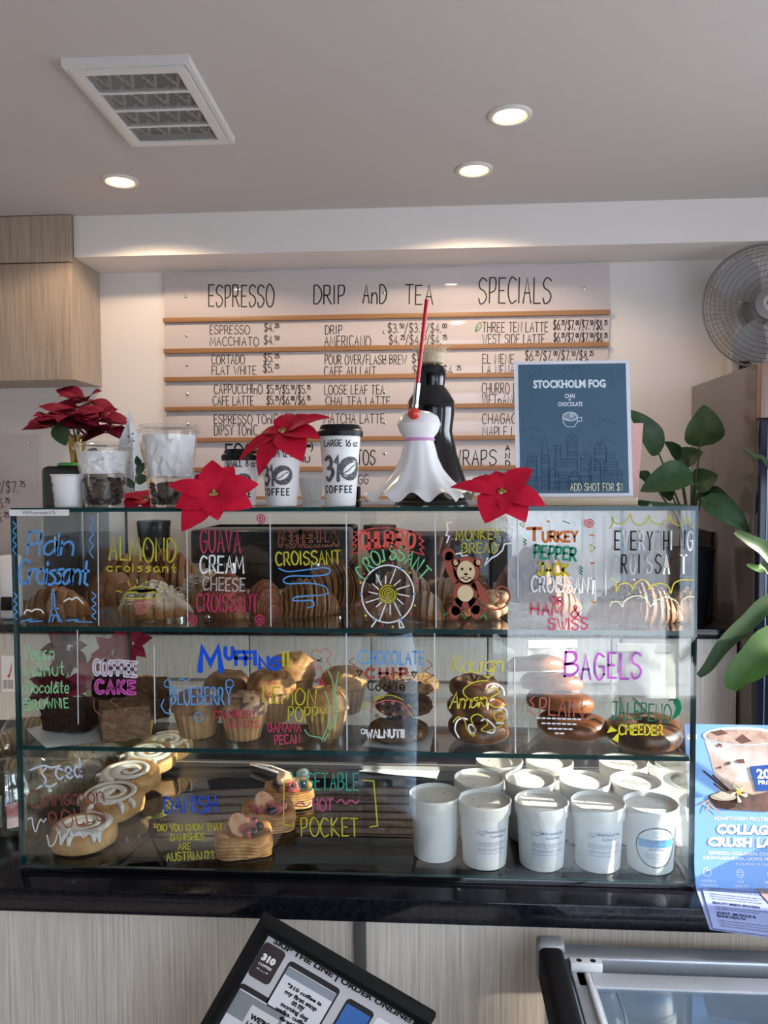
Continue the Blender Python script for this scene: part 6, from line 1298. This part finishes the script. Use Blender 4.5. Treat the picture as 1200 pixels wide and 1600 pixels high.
# flyers lying below it
def flyer(lab, pts, z, mt_, lines, name='flyer'):
    P = [at_z(*q, ZT+z) for q in pts]; cc = sum(P, Vector())/4; o = thing(name, lab, 'flyer', cc); mb = MB(); L = [p-cc for p in P]
    mb.add(L+[v-Vector((0, 0, .0006)) for v in L], [(3, 2, 1, 0), (4, 5, 6, 7), (0, 1, 5, 4), (1, 2, 6, 5), (2, 3, 7, 6), (3, 0, 4, 7)]); sh = part('sheet', mb, mt_, o, smooth=False)
    f = lambda u, v: (L[0]*(1-u)*(1-v)+L[1]*u*(1-v)+L[2]*u*v+L[3]*(1-u)*v)+Vector((0, 0, .0005)); mb = MB()
    for tx, u0, u1, v, h, bold in lines: typeset(mb, tx, u0, v, u1, h, f, bold)
    if lines: part('printed_text', mb, paint('27304e'), sh, smooth=False)
BF = pm('blue_flyer_paper', (.36, .42, .72), .5)
fine = 'a daily scoop of protein for hair skin nails and joints'
flyer('blue printed flyer underneath the other flyers, its left corner showing', [(1109, 1452), (1240, 1470), (1215, 1390), (1084, 1378)], .0012, BF, [('OUR', .05, .12, .92, .05, .03)])
flyer('blue printed flyer on top below the latte poster', [(1114, 1450), (1250, 1468), (1232, 1388), (1094, 1375)], .0030, BF, [('OUR COLLAGEN PROTEIN', .06, .70, .90, .055, .03), (fine, .06, .78, .82, .03, 0), (fine, .06, .70, .77, .03, 0), (fine, .06, .75, .69, .03, 0), (fine, .06, .62, .64, .03, 0), (fine, .06, .66, .59, .03, 0), ('BEAUTY MEETS PROTEIN', .08, .62, .49, .05, .03), (fine, .08, .7, .43, .028, 0), (fine, .08, .6, .385, .028, 0), ('JOINT, MUSCLE &', .09, .55, .29, .05, .03), ('BONE HEALTH', .09, .42, .225, .05, .03), (fine, .09, .7, .15, .028, 0), (fine, .09, .72, .10, .028, 0), (fine, .09, .66, .05, .028, 0)])
flyer('brownish pink card lying over the blue flyers at the right edge', [(1205, 1415), (1290, 1440), (1270, 1385), (1166, 1371)], .0042, pm('pink_brown_card', (.38, .26, .25), .5, col2=(.46, .34, .32), nscale=20), [('thank you', .3, .75, .4, .2, 0)])

# long leaved plant at the right edge
px_, py_ = 1.02, .03
t = thing('strap_leaf_plant', 'strap leaved green plant reaching in from the right edge', 'potted plant', (px_, py_, ZT+.001)); org4 = Vector((px_, py_, ZT+.001))
part('pot', MB().lathe([(.05, 0), (.055, .003), (.075, .13), (.07, .13), (.062, .11), (.001, .11)], 36, cap=False), pm('white_ceramic_pot', (.7, .7, .68), .3), t)
LST = pm('strap_leaf_green', (.026, .058, .018), .45, spec=.25, col2=(.042, .085, .024), nscale=10); LSL = pm('young_leaf_green', (.030, .080, .010), .45, spec=.25, col2=(.065, .16, .015), nscale=9)
for m_ in (LST, LSL):
    b_ = m_.node_tree.nodes['Principled BSDF']; b_.inputs['Transmission Weight'].default_value = 0
def strap(pts, wpx, mt_, y0=.0):
    P = [at_y(x, y, y0+dy)-org4 for x, y, dy in pts]; P = [Vector(q) for q in cat([tuple(q) for q in P], 6)]; n = len(P); mb = MB(); vs = []; mm = mpp(y0)
    for sd in (0, 1):
        for i, p in enumerate(P):
            tn = (P[min(i+1, n-1)]-P[max(i-1, 0)]).normalized(); s = tn.cross(Vector((0, -1, .3))).normalized(); q = i/(n-1); w = wpx*mm/2*max(.04, math.sin(PI*min(1, .06+q*.62))**.8); up_ = s.cross(tn)
            for j in (-1, -.5, 0, .5, 1): vs.append(p+s*j*w+up_*(.25*w*abs(j)-sd*.0008))
    k = n*5; fs = []
    for i in range(n-1):
        for j in range(4): q = (i*5+j, i*5+j+1, (i+1)*5+j+1, (i+1)*5+j); fs += [q, tuple(x+k for x in reversed(q))]
    part('leaf', mb.add(vs, fs), mt_, t)
strap([(1148, 831, 0), (1172, 845, 0), (1205, 870, .01), (1270, 960, .02), (1330, 1180, .02)], 27, LST); strap([(1167, 882, 0), (1185, 889, 0), (1205, 894, .01), (1270, 990, .02), (1325, 1180, .02)], 16, LSL)
strap([(1091, 1056, -.02), (1106, 1042, -.02), (1130, 1008, -.01), (1165, 975, 0), (1215, 940, .01), (1290, 1000, .02), (1330, 1180, .02)], 27, LST, -.03); strap([(1142, 1077, -.06), (1152, 1055, -.06), (1175, 1035, -.05), (1215, 1005, -.03), (1285, 1030, 0), (1330, 1180, .02)], 58, LSL, -.02)
strap([(1160, 698, .05), (1180, 714, .05), (1203, 732, .05), (1280, 900, .03), (1335, 1180, .02)], 8, LST); strap([(1260, 760, .1), (1290, 900, .06), (1340, 1180, .03)], 30, LST)

# ================================================================ left end of the counter: tip jar and wrapped waffles
JG = clear('jar_glass', (.95, .97, .95), .06)
p = at_z(-6, 1312, ZT); Rj = 55*mpp(.02)
t = thing('tip_jar', 'round glass tip jar with folded banknotes at the left edge', 'jar', (p.x, p.y+Rj*.7, ZT+.001))
part('jar_wall', MB().lathe([(Rj*.70, 0), (Rj*.86, .004), (Rj*1.0, .04), (Rj*1.02, .075), (Rj*.92, .115), (Rj*.72, .135), (Rj*.74, .15), (Rj*.71, .15), (Rj*.69, .135), (Rj*.89, .114), (Rj*.99, .075), (Rj*.97, .042), (Rj*.83, .008), (.001, .006)], 48, cap=False), JG, t)
part('sticker', MB().add([Vector((Rj*1.025*math.sin(a), -Rj*1.025*math.cos(a), z)) for z in (.03, .085) for a in (.50, .62, .74, .86, .98)], [(i, i+1, 6+i, 5+i) for i in range(4)]), pm('red_white_sticker', (.60, .10, .10), .5, col2=(.75, .75, .75), nscale=25), t)
NOTE = pm('banknote_paper', (.36, .40, .30), .7, col2=(.58, .60, .50), nscale=90)
jar_o = t.location.copy()
for k, (dx, dy, rz, h, lab) in enumerate(((.040, -.028, .25, .075, 'folded green banknote standing upright at the jar wall'), (.015, .0, -.4, .085, 'folded banknote in the middle of the tip jar'), (-.02, -.02, .7, .07, 'folded banknote at the far left of the tip jar'))):
    b_ = thing('banknote', lab, 'banknote', jar_o+Vector((dx, dy, .010)), rz); mb = MB(); vs = [(u*.034-.017, .004*math.sin(u*6+v*3), v*h) for v in (0, .33, .66, 1) for u in (0, .25, .5, .75, 1)]; vs2 = [(x, y+.0012, z) for x, y, z in vs]
    part('note', mb.add(vs+vs2, [(r*5+c_, r*5+c_+1, r*5+c_+6, r*5+c_+5) for r in range(3) for c_ in range(4)]+[(20+r*5+c_+5, 20+r*5+c_+6, 20+r*5+c_+1, 20+r*5+c_) for r in range(3) for c_ in range(4)]), NOTE, b_); part('blue_mark', MB().box(-.017, -.004, -.0065, -.0055, h*.5, h*.66), paint('2f62d8'), b_, smooth=False)
WAF = pm('waffle_biscuit', (.46, .28, .12), .7, col2=(.64, .45, .24), nscale=80); BAGM = clear('cellophane', (.90, .90, .86), .09, .03, .03)
def waffle_bag(lab, x, y, rz, n, seed, z=0, lean=0):
    R = .036; o = thing('waffle_packet', lab, 'biscuit packet', (x, y, ZT+.001+z), rz, 'cellophane packets of waffle biscuits'); o.rotation_euler = (lean, 0, rz); L = n*.0135
    for k in range(n): part('waffle', MB().lathe([(R*.9, -.005), (R, -.004), (R, .004), (R*.9, .005)], 28, M=Matrix.Translation((-L/2+.0135*(k+.5), 0, R+.003)) @ Matrix.Rotation(PI/2, 4, 'Y')), WAF, o)
    mb = MB(); N, A = 26, 28; vs = []
    for i in range(N+1):
        u = i/N; xx = -L/2-.05+(L+.10)*u; e = min(1, min(u, 1-u)*6); r = (R+.003)*(.10+.90*math.sin(e*PI/2))
        for j in range(A):
            a = 2*PI*j/A; k = 1+.10*nz((xx*50, math.cos(a)*2, math.sin(a)*2), 1, seed); vs.append(Vector((xx, r*k*math.cos(a)*(1.0+.5*(1-e)), max(.0005, R+.003+r*k*math.sin(a)))))
    mb.add(vs, [(i*A+j, (i+1)*A+j, (i+1)*A+(j+1) % A, i*A+(j+1) % A) for i in range(N) for j in range(A)]); part('cellophane', mb, BAGM, o, angle=15)
for lab, px, py, rz, z, off in (('waffle packet lying nearest the tip jar', 70, 1262, 1.35, 0, .02), ('waffle packet lying behind the tip jar', 20, 1245, .25, 0, .05), ('waffle packet on top of the pile left of the case', 40, 1225, .15, .078, .06), ('waffle packet rearmost in the pile left of the case', 90, 1222, 1.45, 0, .08), ('waffle packet at the outer left of the pile', -40, 1215, .9, 0, .13)):
    a = at_z(px, py, ZT); waffle_bag(lab, min(a.x, -HX-.045) if abs(rz) > .9 else min(a.x, -HX-.10), a.y+off, rz, 6 if rz > .9 else 6, px, z)

# ================================================================ foreground: tilted framed sign and chest freezer
YS = -.30; mS = mpp(YS); c0 = at_y(413, 1424, YS); an = -math.atan2(155, 274)
Wf, Hf = 318*mS, 430*mS
t = thing('framed_sign', 'tilted black framed sign about ordering online at the bottom', 'framed sign', c0)
t.rotation_euler = (0, -an, 0)   # turned in its own upright plane
MO = pm('black_frame_moulding', (.004, .004, .0045), .5, spec=.12); fw, fd = .023, .022
prof = [(0, 0), (0, -fd*.5), (fw*.3, -fd), (fw*.7, -fd*.9), (fw, -fd*.55), (fw, 0)]
def side(p0, p1, inn):
    p0, p1, inn = Vector(p0), Vector(p1), Vector(inn); e = (p1-p0).normalized(); vs = []
    for end, s in ((p0, 1), (p1, -1)):
        for w_, d_ in prof: vs.append(end+inn*w_+e*(s*w_)+Vector((0, d_, 0)))
    k = len(prof); return MB().add(vs, [(i, i+1, k+i+1, k+i) for i in range(k-1)]+[tuple(range(k)), tuple(range(2*k-1, k-1, -1)), (0, k, 2*k-1, k-1)])
cs = [(0, 0, 0), (Wf, 0, 0), (Wf, 0, -Hf), (0, 0, -Hf)]
for i, inn in enumerate(((0, 0, -1), (-1, 0, 0), (0, 0, 1), (1, 0, 0))): part('frame_bar', side(cs[i], cs[(i+1) % 4], inn), MO, t, smooth=False)
part('backing', MB().box(.002, Wf-.002, -.004, .004, -Hf+.002, -.002), BLACKM, t, smooth=False)
fs_ = lambda k: (lambda u, v: Vector((u, -.006-.0004*k, v)))
pr = part('print', MB().box(fw*.6, Wf-fw*.6, -.006, -.0045, -Hf+fw*.6, -fw*.6), pm('sign_print_paper', (.50, .48, .50), .35), t, smooth=False)
ca, sa = math.cos(an), math.sin(an)
def UV(px, py): dx, dy = (px-413)*mS, -(py-1424)*mS; return (dx*ca+dy*sa, -dx*sa+dy*ca)
def st_(txt, a, b_, h, k, col, bold=.03): 
    u0, v0 = UV(*a); u1, v1 = UV(*b_); mb = MB(); typeset(mb, txt, u0, v0, u1, h*mS, fs_(k), bold, rot=0); part('sign_lettering', mb, paint(col), pr, smooth=False)
vt = -fw-.0005
mb = MB(); typeset(mb, 'SKIP THE LINE | ORDER ONLINE!', fw+.012, vt-.0130, Wf-fw-.004, .0125, fs_(1), .045); part('sign_lettering', mb, paint('1b191b'), pr, smooth=False)
def rrect(u0, u1, v0, v1, r): 
    out = []
    for cx, cy, a0 in ((u1-r, v1-r, 0), (u0+r, v1-r, 90), (u0+r, v0+r, 180), (u1-r, v0+r, 270)):
        for k in range(5): a = math.radians(a0+22.5*k); out.append((cx+r*math.cos(a), cy+r*math.sin(a)))
    return out
def phone(u0, u1, v0, v1, scr='d6d3d8', shell='2e2a2c'):
    mb = MB(); poly(mb, rrect(u0, u1, v0, v1, .007), fs_(1)); o = part('phone_picture', mb, paint(shell), pr, smooth=False); mb = MB(); poly(mb, rrect(u0+.003, u1-.003, v0+.010, v1-.009, .002), fs_(2)); part('screen_picture', mb, paint(scr), pr, smooth=False)
sq0, sq1, sqt, sqb = .024, .062, -.036, -.098
mb = MB(); poly(mb, rrect(sq0, sq1, sqb, sqt, .007), fs_(1)); part('dark_badge', mb, paint('3b3032'), pr, smooth=False)
mb = MB(); typeset(mb, '310', sq0+.007, -.066, sq1-.008, .0125, fs_(2), .07); typeset(mb, 'COFFEE', sq0+.007, -.0745, sq1-.008, .0045, fs_(2), .03); write(mb, '*---*', sq0+.009, -.083, sq1-.010, -.083, .003, .0004, fs_(2)); part('badge_lettering', mb, paint('e8e4e4'), pr, smooth=False)
c1, c2 = .0715, .1630; vp = -.0425; phone(c1, c2, vp-.21, vp)
mb = MB(); quad(mb, fs_(3), c1+.003, c2-.003, vp-.024, vp-.010); part('screen_picture', mb, paint('8b9096'), pr, smooth=False)
for k, tx in enumerate(('"310 coffee is', 'my first stop', 'on my', 'morning dog', 'walks. coffee', 'first!"')):
    mb = MB(); wd = len(tx)*.0044; typeset(mb, tx, (c1+c2)/2-wd/2, vp-.040-.0105*k, (c1+c2)/2+wd/2, .0072, fs_(3), .05); part('sign_lettering', mb, paint('1b191b'), pr, smooth=False)
for sx in (-1, 1):
    mb = MB(); poly(mb, oval((c1+c2)/2+sx*.007, vp-.118, .005, .005, 16), fs_(3)); part('blue_dot', mb, paint('4a6ca8'), pr, smooth=False)
d1, d2, v2 = .023, .112, -.114; phone(d1, d2, v2-.2, v2); mb = MB(); quad(mb, fs_(3), d1+.003, d2-.003, v2-.055, v2-.011); part('screen_picture', mb, paint('82868a'), pr, smooth=False)
mb = MB(); quad(mb, fs_(4), d1+.032, d2-.008, v2-.12, v2-.022); part('screen_picture', mb, paint('cfcccd'), pr, smooth=False)
for tx, z in (("WE'RE", -.044), ('LOCAL.', -.058)):
    mb = MB(); typeset(mb, tx, d1+.038, v2+z, d1+.072, .010, fs_(5), .06); part('sign_lettering', mb, paint('1b191b'), pr, smooth=False)
phone(.178, .226, -.30, -.047, '3f6aa8'); mb = MB(); poly(mb, rrect(.232, Wf-fw-.003, -.098, -.050, .004), fs_(1)); part('white_panel', mb, paint('e2e0e2'), pr, smooth=False)
# its floor stand
mid = c0+(Vector((Wf*ca, 0, Wf*sa))+Vector((Hf*sa, 0, -Hf*ca)))*.5
bs = MB().lathe([(.17, 0), (.17, .012), (.02, .02), (.001, .02)], 40, M=Matrix.Translation((mid.x, YS+.03, 0))); bs.tube([(mid.x, YS+.03, .015), (mid.x, YS+.03, mid.z-.02)], .013, 14); bs.box(mid.x-.04, mid.x+.04, YS+.006, YS+.03, mid.z-.06, mid.z+.06)
tag(bs.build('sign_stand', BLACKM), 'black floor stand carrying the tilted framed sign', 'stand')

# chest freezer
zf = .80; fa = at_z(843, 1482, zf+.02); xf0 = fa.x; yb_ = YC-.02; xf1 = xf0+.95; yf_ = yb_-.62
FRZ = pm('freezer_white', (.60, .62, .65), .35); RIM = pm('freezer_silver_rim', (.42, .44, .47), .35, .6); RIMD = pm('freezer_black_edge', (.012, .011, .011), .8, spec=.15)
t = thing('chest_freezer', 'glass topped chest freezer at the bottom right below the counter', 'freezer', (xf0, yb_, 0))
D_ = yb_-yf_
cab = MB(); cab.box(.012, .938, -D_+.012, -.012, .04, .12).box(.012, .04, -D_+.012, -.012, .12, zf-.03).box(.91, .938, -D_+.012, -.012, .12, zf-.03).box(.04, .91, -.04, -.012, .12, zf-.03).box(.04, .91, -D_+.012, -D_+.04, .12, zf-.03)
part('cabinet', cab, FRZ, t, smooth=False)
part('rear_rail', MB().rbox(.035, .95, -.040, 0, zf-.035, zf+.012, .006), RIM, t); part('front_rail', MB().rbox(0, .95, -D_, -D_+.04, zf-.035, zf+.006, .006), RIM, t)
part('side_rail', MB().rbox(.0, .042, -D_+.001, -.016, zf-.05, zf+.020, .010), RIMD, t, 'black side rail'); part('side_rail', MB().rbox(.91, .95, -D_+.04, -.041, zf-.035, zf+.010, .008), RIMD, t)
part('corner_cap', MB().rbox(-.003, .046, -.030, .003, zf-.045, zf+.026, .008), pm('grey_cap', (.30, .30, .31), .4, .3), t)
hb = part('hinge_block', MB().rbox(.050, .105, -.060, -.040, zf-.004, zf+.012, .002), WHITEPL, t)
for k in (0, 1): part('screw_hole', MB().lathe([(.005, 0), (.0001, .0002)], 14, M=Matrix.Translation((.066+.024*k, -.050, zf+.0122))), BLACKM, hb)
lf = MB().rbox(.056, .900, -.100, -.061, zf-.012, zf-.001, .003).rbox(.050, .086, -D_+.045, -.061, zf-.012, zf-.001, .003).rbox(.865, .905, -D_+.045, -.102, zf-.012, zf-.001, .003).rbox(.088, .863, -D_+.045, -D_+.085, zf-.012, zf-.001, .003)
part('lid_frame', lf, FRZ, t); part('lid_handle', MB().rbox(.070, .080, -.40, -.075, zf-.0008, zf+.008, .003), WHITEPL, t)
part('lid_glass', MB().box(.0865, .8645, -D_+.0855, -.1005, zf-.009, zf-.004), clear('freezer_glass', (.86, .90, .94), .05), t, smooth=False)
part('liner', MB().box(.042, .908, -D_+.042, -.042, .121, .13), FRZ, t, smooth=False)
WIRE = pm('white_wire', (.66, .68, .70), .35)
for k, (b0, b1) in enumerate(((.13, .50), (.54, .88))):
    zt_ = zf-.05; bk = thing('wire_basket', 'white wire basket hanging inside the freezer '+('at the left' if k == 0 else 'at the right'), 'basket', (xf0, yb_, 0)); mb = MB(); ya, ybk = -D_+.07, -.13
    mb.tube([(b0, ybk, zt_), (b1, ybk, zt_), (b1, ya, zt_), (b0, ya, zt_), (b0, ybk, zt_)], .004, 8); part('rim_wire', mb, WIRE, bk); mb = MB()
    for i in range(10): x = b0+.008+(b1-b0-.016)*i/9; mb.tube([(x, ybk-.006, zt_-.03), (x, ybk-.02, zt_-.25), (x, ya+.02, zt_-.25), (x, ya+.006, zt_-.03)], .002, 6)
    for i in range(8): y = ya+.02+(ybk-ya-.04)*i/7; mb.tube([(b0+.006, y, zt_-.03), (b0+.02, y, zt_-.25), (b1-.02, y, zt_-.25), (b1-.006, y, zt_-.03)], .002, 6)
    for z in (-.03, -.1, -.17): mb.tube([(b0+.006, ybk-.006, zt_+z), (b1-.006, ybk-.006, zt_+z), (b1-.006, ya+.006, zt_+z), (b0+.006, ya+.006, zt_+z), (b0+.006, ybk-.006, zt_+z)], .0025, 6)
    part('wire_mesh', mb, WIRE, bk); part('hook', MB().tube([(b0, ybk, zt_), (b0, ybk+.02, zt_+.012), (b0, ybk+.092, zt_+.012)], .003, 6).tube([(b1, ybk, zt_), (b1, ybk+.02, zt_+.012), (b1, ybk+.092, zt_+.012)], .003, 6), WIRE, bk)
# ================================================================ the customer taking the photograph, seen mirrored in the glass
def skin(name, pts, edges, rad, mt_, parent, sub=2):
    me = D.meshes.new(name); me.from_pydata(pts, edges, []); o = D.objects.new(name, me); C.objects.link(o)
    me_sk = o.modifiers.new('skin', 'SKIN'); me_sk.use_smooth_shade = True; me_sk.branch_smoothing = .6
    for i, r in enumerate(rad): 
        sv = me.skin_vertices[0].data[i]; sv.radius = r if isinstance(r, tuple) else (r, r); sv.use_root = (i == 0)
    sb = o.modifiers.new('sub', 'SUBSURF'); sb.levels = sub; sb.render_levels = sub
    bpy.context.view_layer.update(); dg = bpy.context.evaluated_depsgraph_get(); m2 = D.meshes.new_from_object(o.evaluated_get(dg)); D.objects.remove(o)
    m2.materials.clear(); m2.materials.append(mt_); m2.polygons.foreach_set('use_smooth', [True]*len(m2.polygons)); m2.name = name; q = D.objects.new(name, m2); C.objects.link(q); q.parent = parent; return q
PXX, PYY = -.08, -1.86
t = thing('person', 'standing person in blue jeans and dark t-shirt holding up a phone', 'person', (PXX, PYY, 0))
SKIN = pm('skin', (.50, .30, .22), .55); TEE = pm('dark_tshirt', (.018, .018, .022), .85); JEAN = pm('blue_jeans', (.16, .27, .42), .85, col2=(.24, .37, .54), nscale=90); SHOE = pm('white_trainer', (.6, .6, .6), .6); HAIR = pm('dark_hair', (.015, .010, .008), .6)
hx, hy, hz = CAM.x-PXX, CAM.y-PYY-.035, CAM.z     # phone position in the person's frame
hr, hl = Vector((hx+.075, hy-.03, hz-.045)), Vector((hx-.075, hy-.03, hz-.045))
P = [(0, 0, .98), (0, 0, 1.12), (0, .0, 1.28), (0, -.01, 1.42), (0, -.005, 1.50), (0, .0, 1.56), (0, .01, 1.64), (0, .01, 1.73),
     (.10, 0, .92), (.105, .02, .52), (.11, -.02, .10), (-.10, 0, .92), (-.105, .02, .52), (-.11, -.02, .10),
     (.17, -.01, 1.42), (.25, .05, 1.22), tuple(hr+Vector((0, -.02, -.06))), (-.17, -.01, 1.42), (-.25, .05, 1.22), tuple(hl+Vector((0, -.02, -.06))), tuple(hr), tuple(hl)]
E_ = [(0, 1), (1, 2), (2, 3), (3, 4), (4, 5), (5, 6), (6, 7), (0, 8), (8, 9), (9, 10), (0, 11), (11, 12), (12, 13), (3, 14), (14, 15), (15, 16), (3, 17), (17, 18), (18, 19), (16, 20), (19, 21)]
Rr = [(.10, .07), (.10, .07), (.11, .08), (.09, .07), .055, .052, (.072, .088), (.062, .075), .060, .050, .040, .060, .050, .040, .050, .043, .030, .050, .043, .030, (.030, .018), (.030, .018)]
body = skin('body', P, E_, Rr, SKIN, t)
def loft(mb, secs, n=28):
    vs = [Vector((cx+rx*math.cos(2*PI*i/n), cy+ry*math.sin(2*PI*i/n), z)) for cx, cy, z, rx, ry in secs for i in range(n)]
    fs = [(j*n+i, j*n+(i+1) % n, (j+1)*n+(i+1) % n, (j+1)*n+i) for j in range(len(secs)-1) for i in range(n)]+[tuple(reversed(range(n))), tuple((len(secs)-1)*n+i for i in range(n))]
    return mb.add(vs, fs)
def blend(name, mb, mt_, parent, vox=.014):
    me = D.meshes.new(name); me.from_pydata([tuple(v) for v in mb.v], [], mb.f); o = D.objects.new(name, me); C.objects.link(o)
    r = o.modifiers.new('remesh', 'REMESH'); r.mode = 'VOXEL'; r.voxel_size = vox; sm = o.modifiers.new('smooth', 'SMOOTH'); sm.iterations = 6; sm.factor = .6
    bpy.context.view_layer.update(); dg = bpy.context.evaluated_depsgraph_get(); m2 = D.meshes.new_from_object(o.evaluated_get(dg)); D.objects.remove(o)
    m2.materials.clear(); m2.materials.append(mt_); m2.polygons.foreach_set('use_smooth', [True]*len(m2.polygons)); m2.name = name; q = D.objects.new(name, m2); C.objects.link(q); q.parent = parent; return q
jm = loft(MB(), [(0, -.005, .80, .155, .115), (0, -.01, .90, .172, .128), (0, 0, .98, .160, .118), (0, 0, 1.04, .150, .110)])
for sx in (1, -1): loft(jm, [(sx*.112, -.018, .075, .062, .068), (sx*.108, .0, .30, .066, .072), (sx*.105, .015, .50, .074, .080), (sx*.098, .008, .68, .088, .098), (sx*.085, -.002, .86, .092, .112)])
blend('jeans', jm, JEAN, t)
sm_ = loft(MB(), [(0, 0, .985, .172, .128), (0, 0, 1.10, .158, .118), (0, 0, 1.25, .166, .122), (0, -.004, 1.37, .176, .112), (0, -.008, 1.44, .150, .092), (0, -.008, 1.485, .080, .070)])
for sx in (1, -1): sm_.tube([(sx*.12, -.008, 1.42), (sx*.185, -.004, 1.40), (sx*.225, .022, 1.32), (sx*.243, .040, 1.265)], [.070, .072, .066, .062], 20)
shirt = blend('t_shirt', sm_, TEE, t)
mb = MB(); write(mb, 'roughhouse', -.12, 1.03, .06, 1.10, .035, .004, lambda u, v: Vector((u, .131*math.sqrt(max(.05, 1-(u/.175)**2)), v))); part('shirt_lettering', mb, paint('d8d8d8'), shirt, smooth=False)
for s in (1, -1): part('trainer', MB().rbox(s*.115-.045, s*.115+.045, -.09, .18, 0, .085, .03), SHOE, t)
mb = MB(); mb.ball((0, -.012, 1.71), .098, sub=3, sc=(.88, 1.0, 1.08), nz=.08, nf=4)
mb.v = [Vector((v.x, min(v.y, .045+.4*max(0, v.z-1.74)), v.z)) for v in mb.v]; part('hair', mb, HAIR, t)
fc = MB(); fc.ball((.028, .088, 1.675), .012, sub=2).ball((-.028, .088, 1.675), .012, sub=2); part('eyes', fc, pm('eye_white', (.7, .7, .7), .3), t)
part('nose', MB().tube([(0, .085, 1.675), (0, .108, 1.645), (0, .095, 1.632)], [.008, .012, .010], 10), SKIN, t); part('mouth', MB().ball((0, .088, 1.605), .022, sub=2, sc=(1, .35, .3)), pm('lips', (.42, .16, .14), .5), t)
for s in (1, -1): part('ear', MB().ball((s*.078, .005, 1.655), .028, sub=2, sc=(.35, .7, 1)), SKIN, t)
for s, h in ((1, hr), (-1, hl)):
    for k in range(4): part('finger', MB().tube([h+Vector((0, -.01, .02-.018*k)), h+Vector((s*.022, .012, .022-.018*k)), h+Vector((s*.012, .036, .022-.018*k)), h+Vector((-s*(.010+.004*(k == 1)), .0405, .022-.018*k))], [.009, .0085, .008, .007], 8), SKIN, t)
    part('thumb', MB().tube([h+Vector((0, -.012, -.01)), h+Vector((-s*.012, -.006, .018)), h+Vector((-s*.028, .000, .034))], [.011, .010, .008], 8), SKIN, t)
ph = thing('phone', 'black phone held up in both hands of the mirrored person', 'phone', (CAM.x, CAM.y-.035, CAM.z-.03)); part('phone_body', MB().rbox(-.080, .080, -.012, -.002, -.038, .038, .006), BLACK, ph); part('camera_bump', MB().rbox(-.015, .015, -.002, .001, .005, .033, .004), BLACKM, ph)
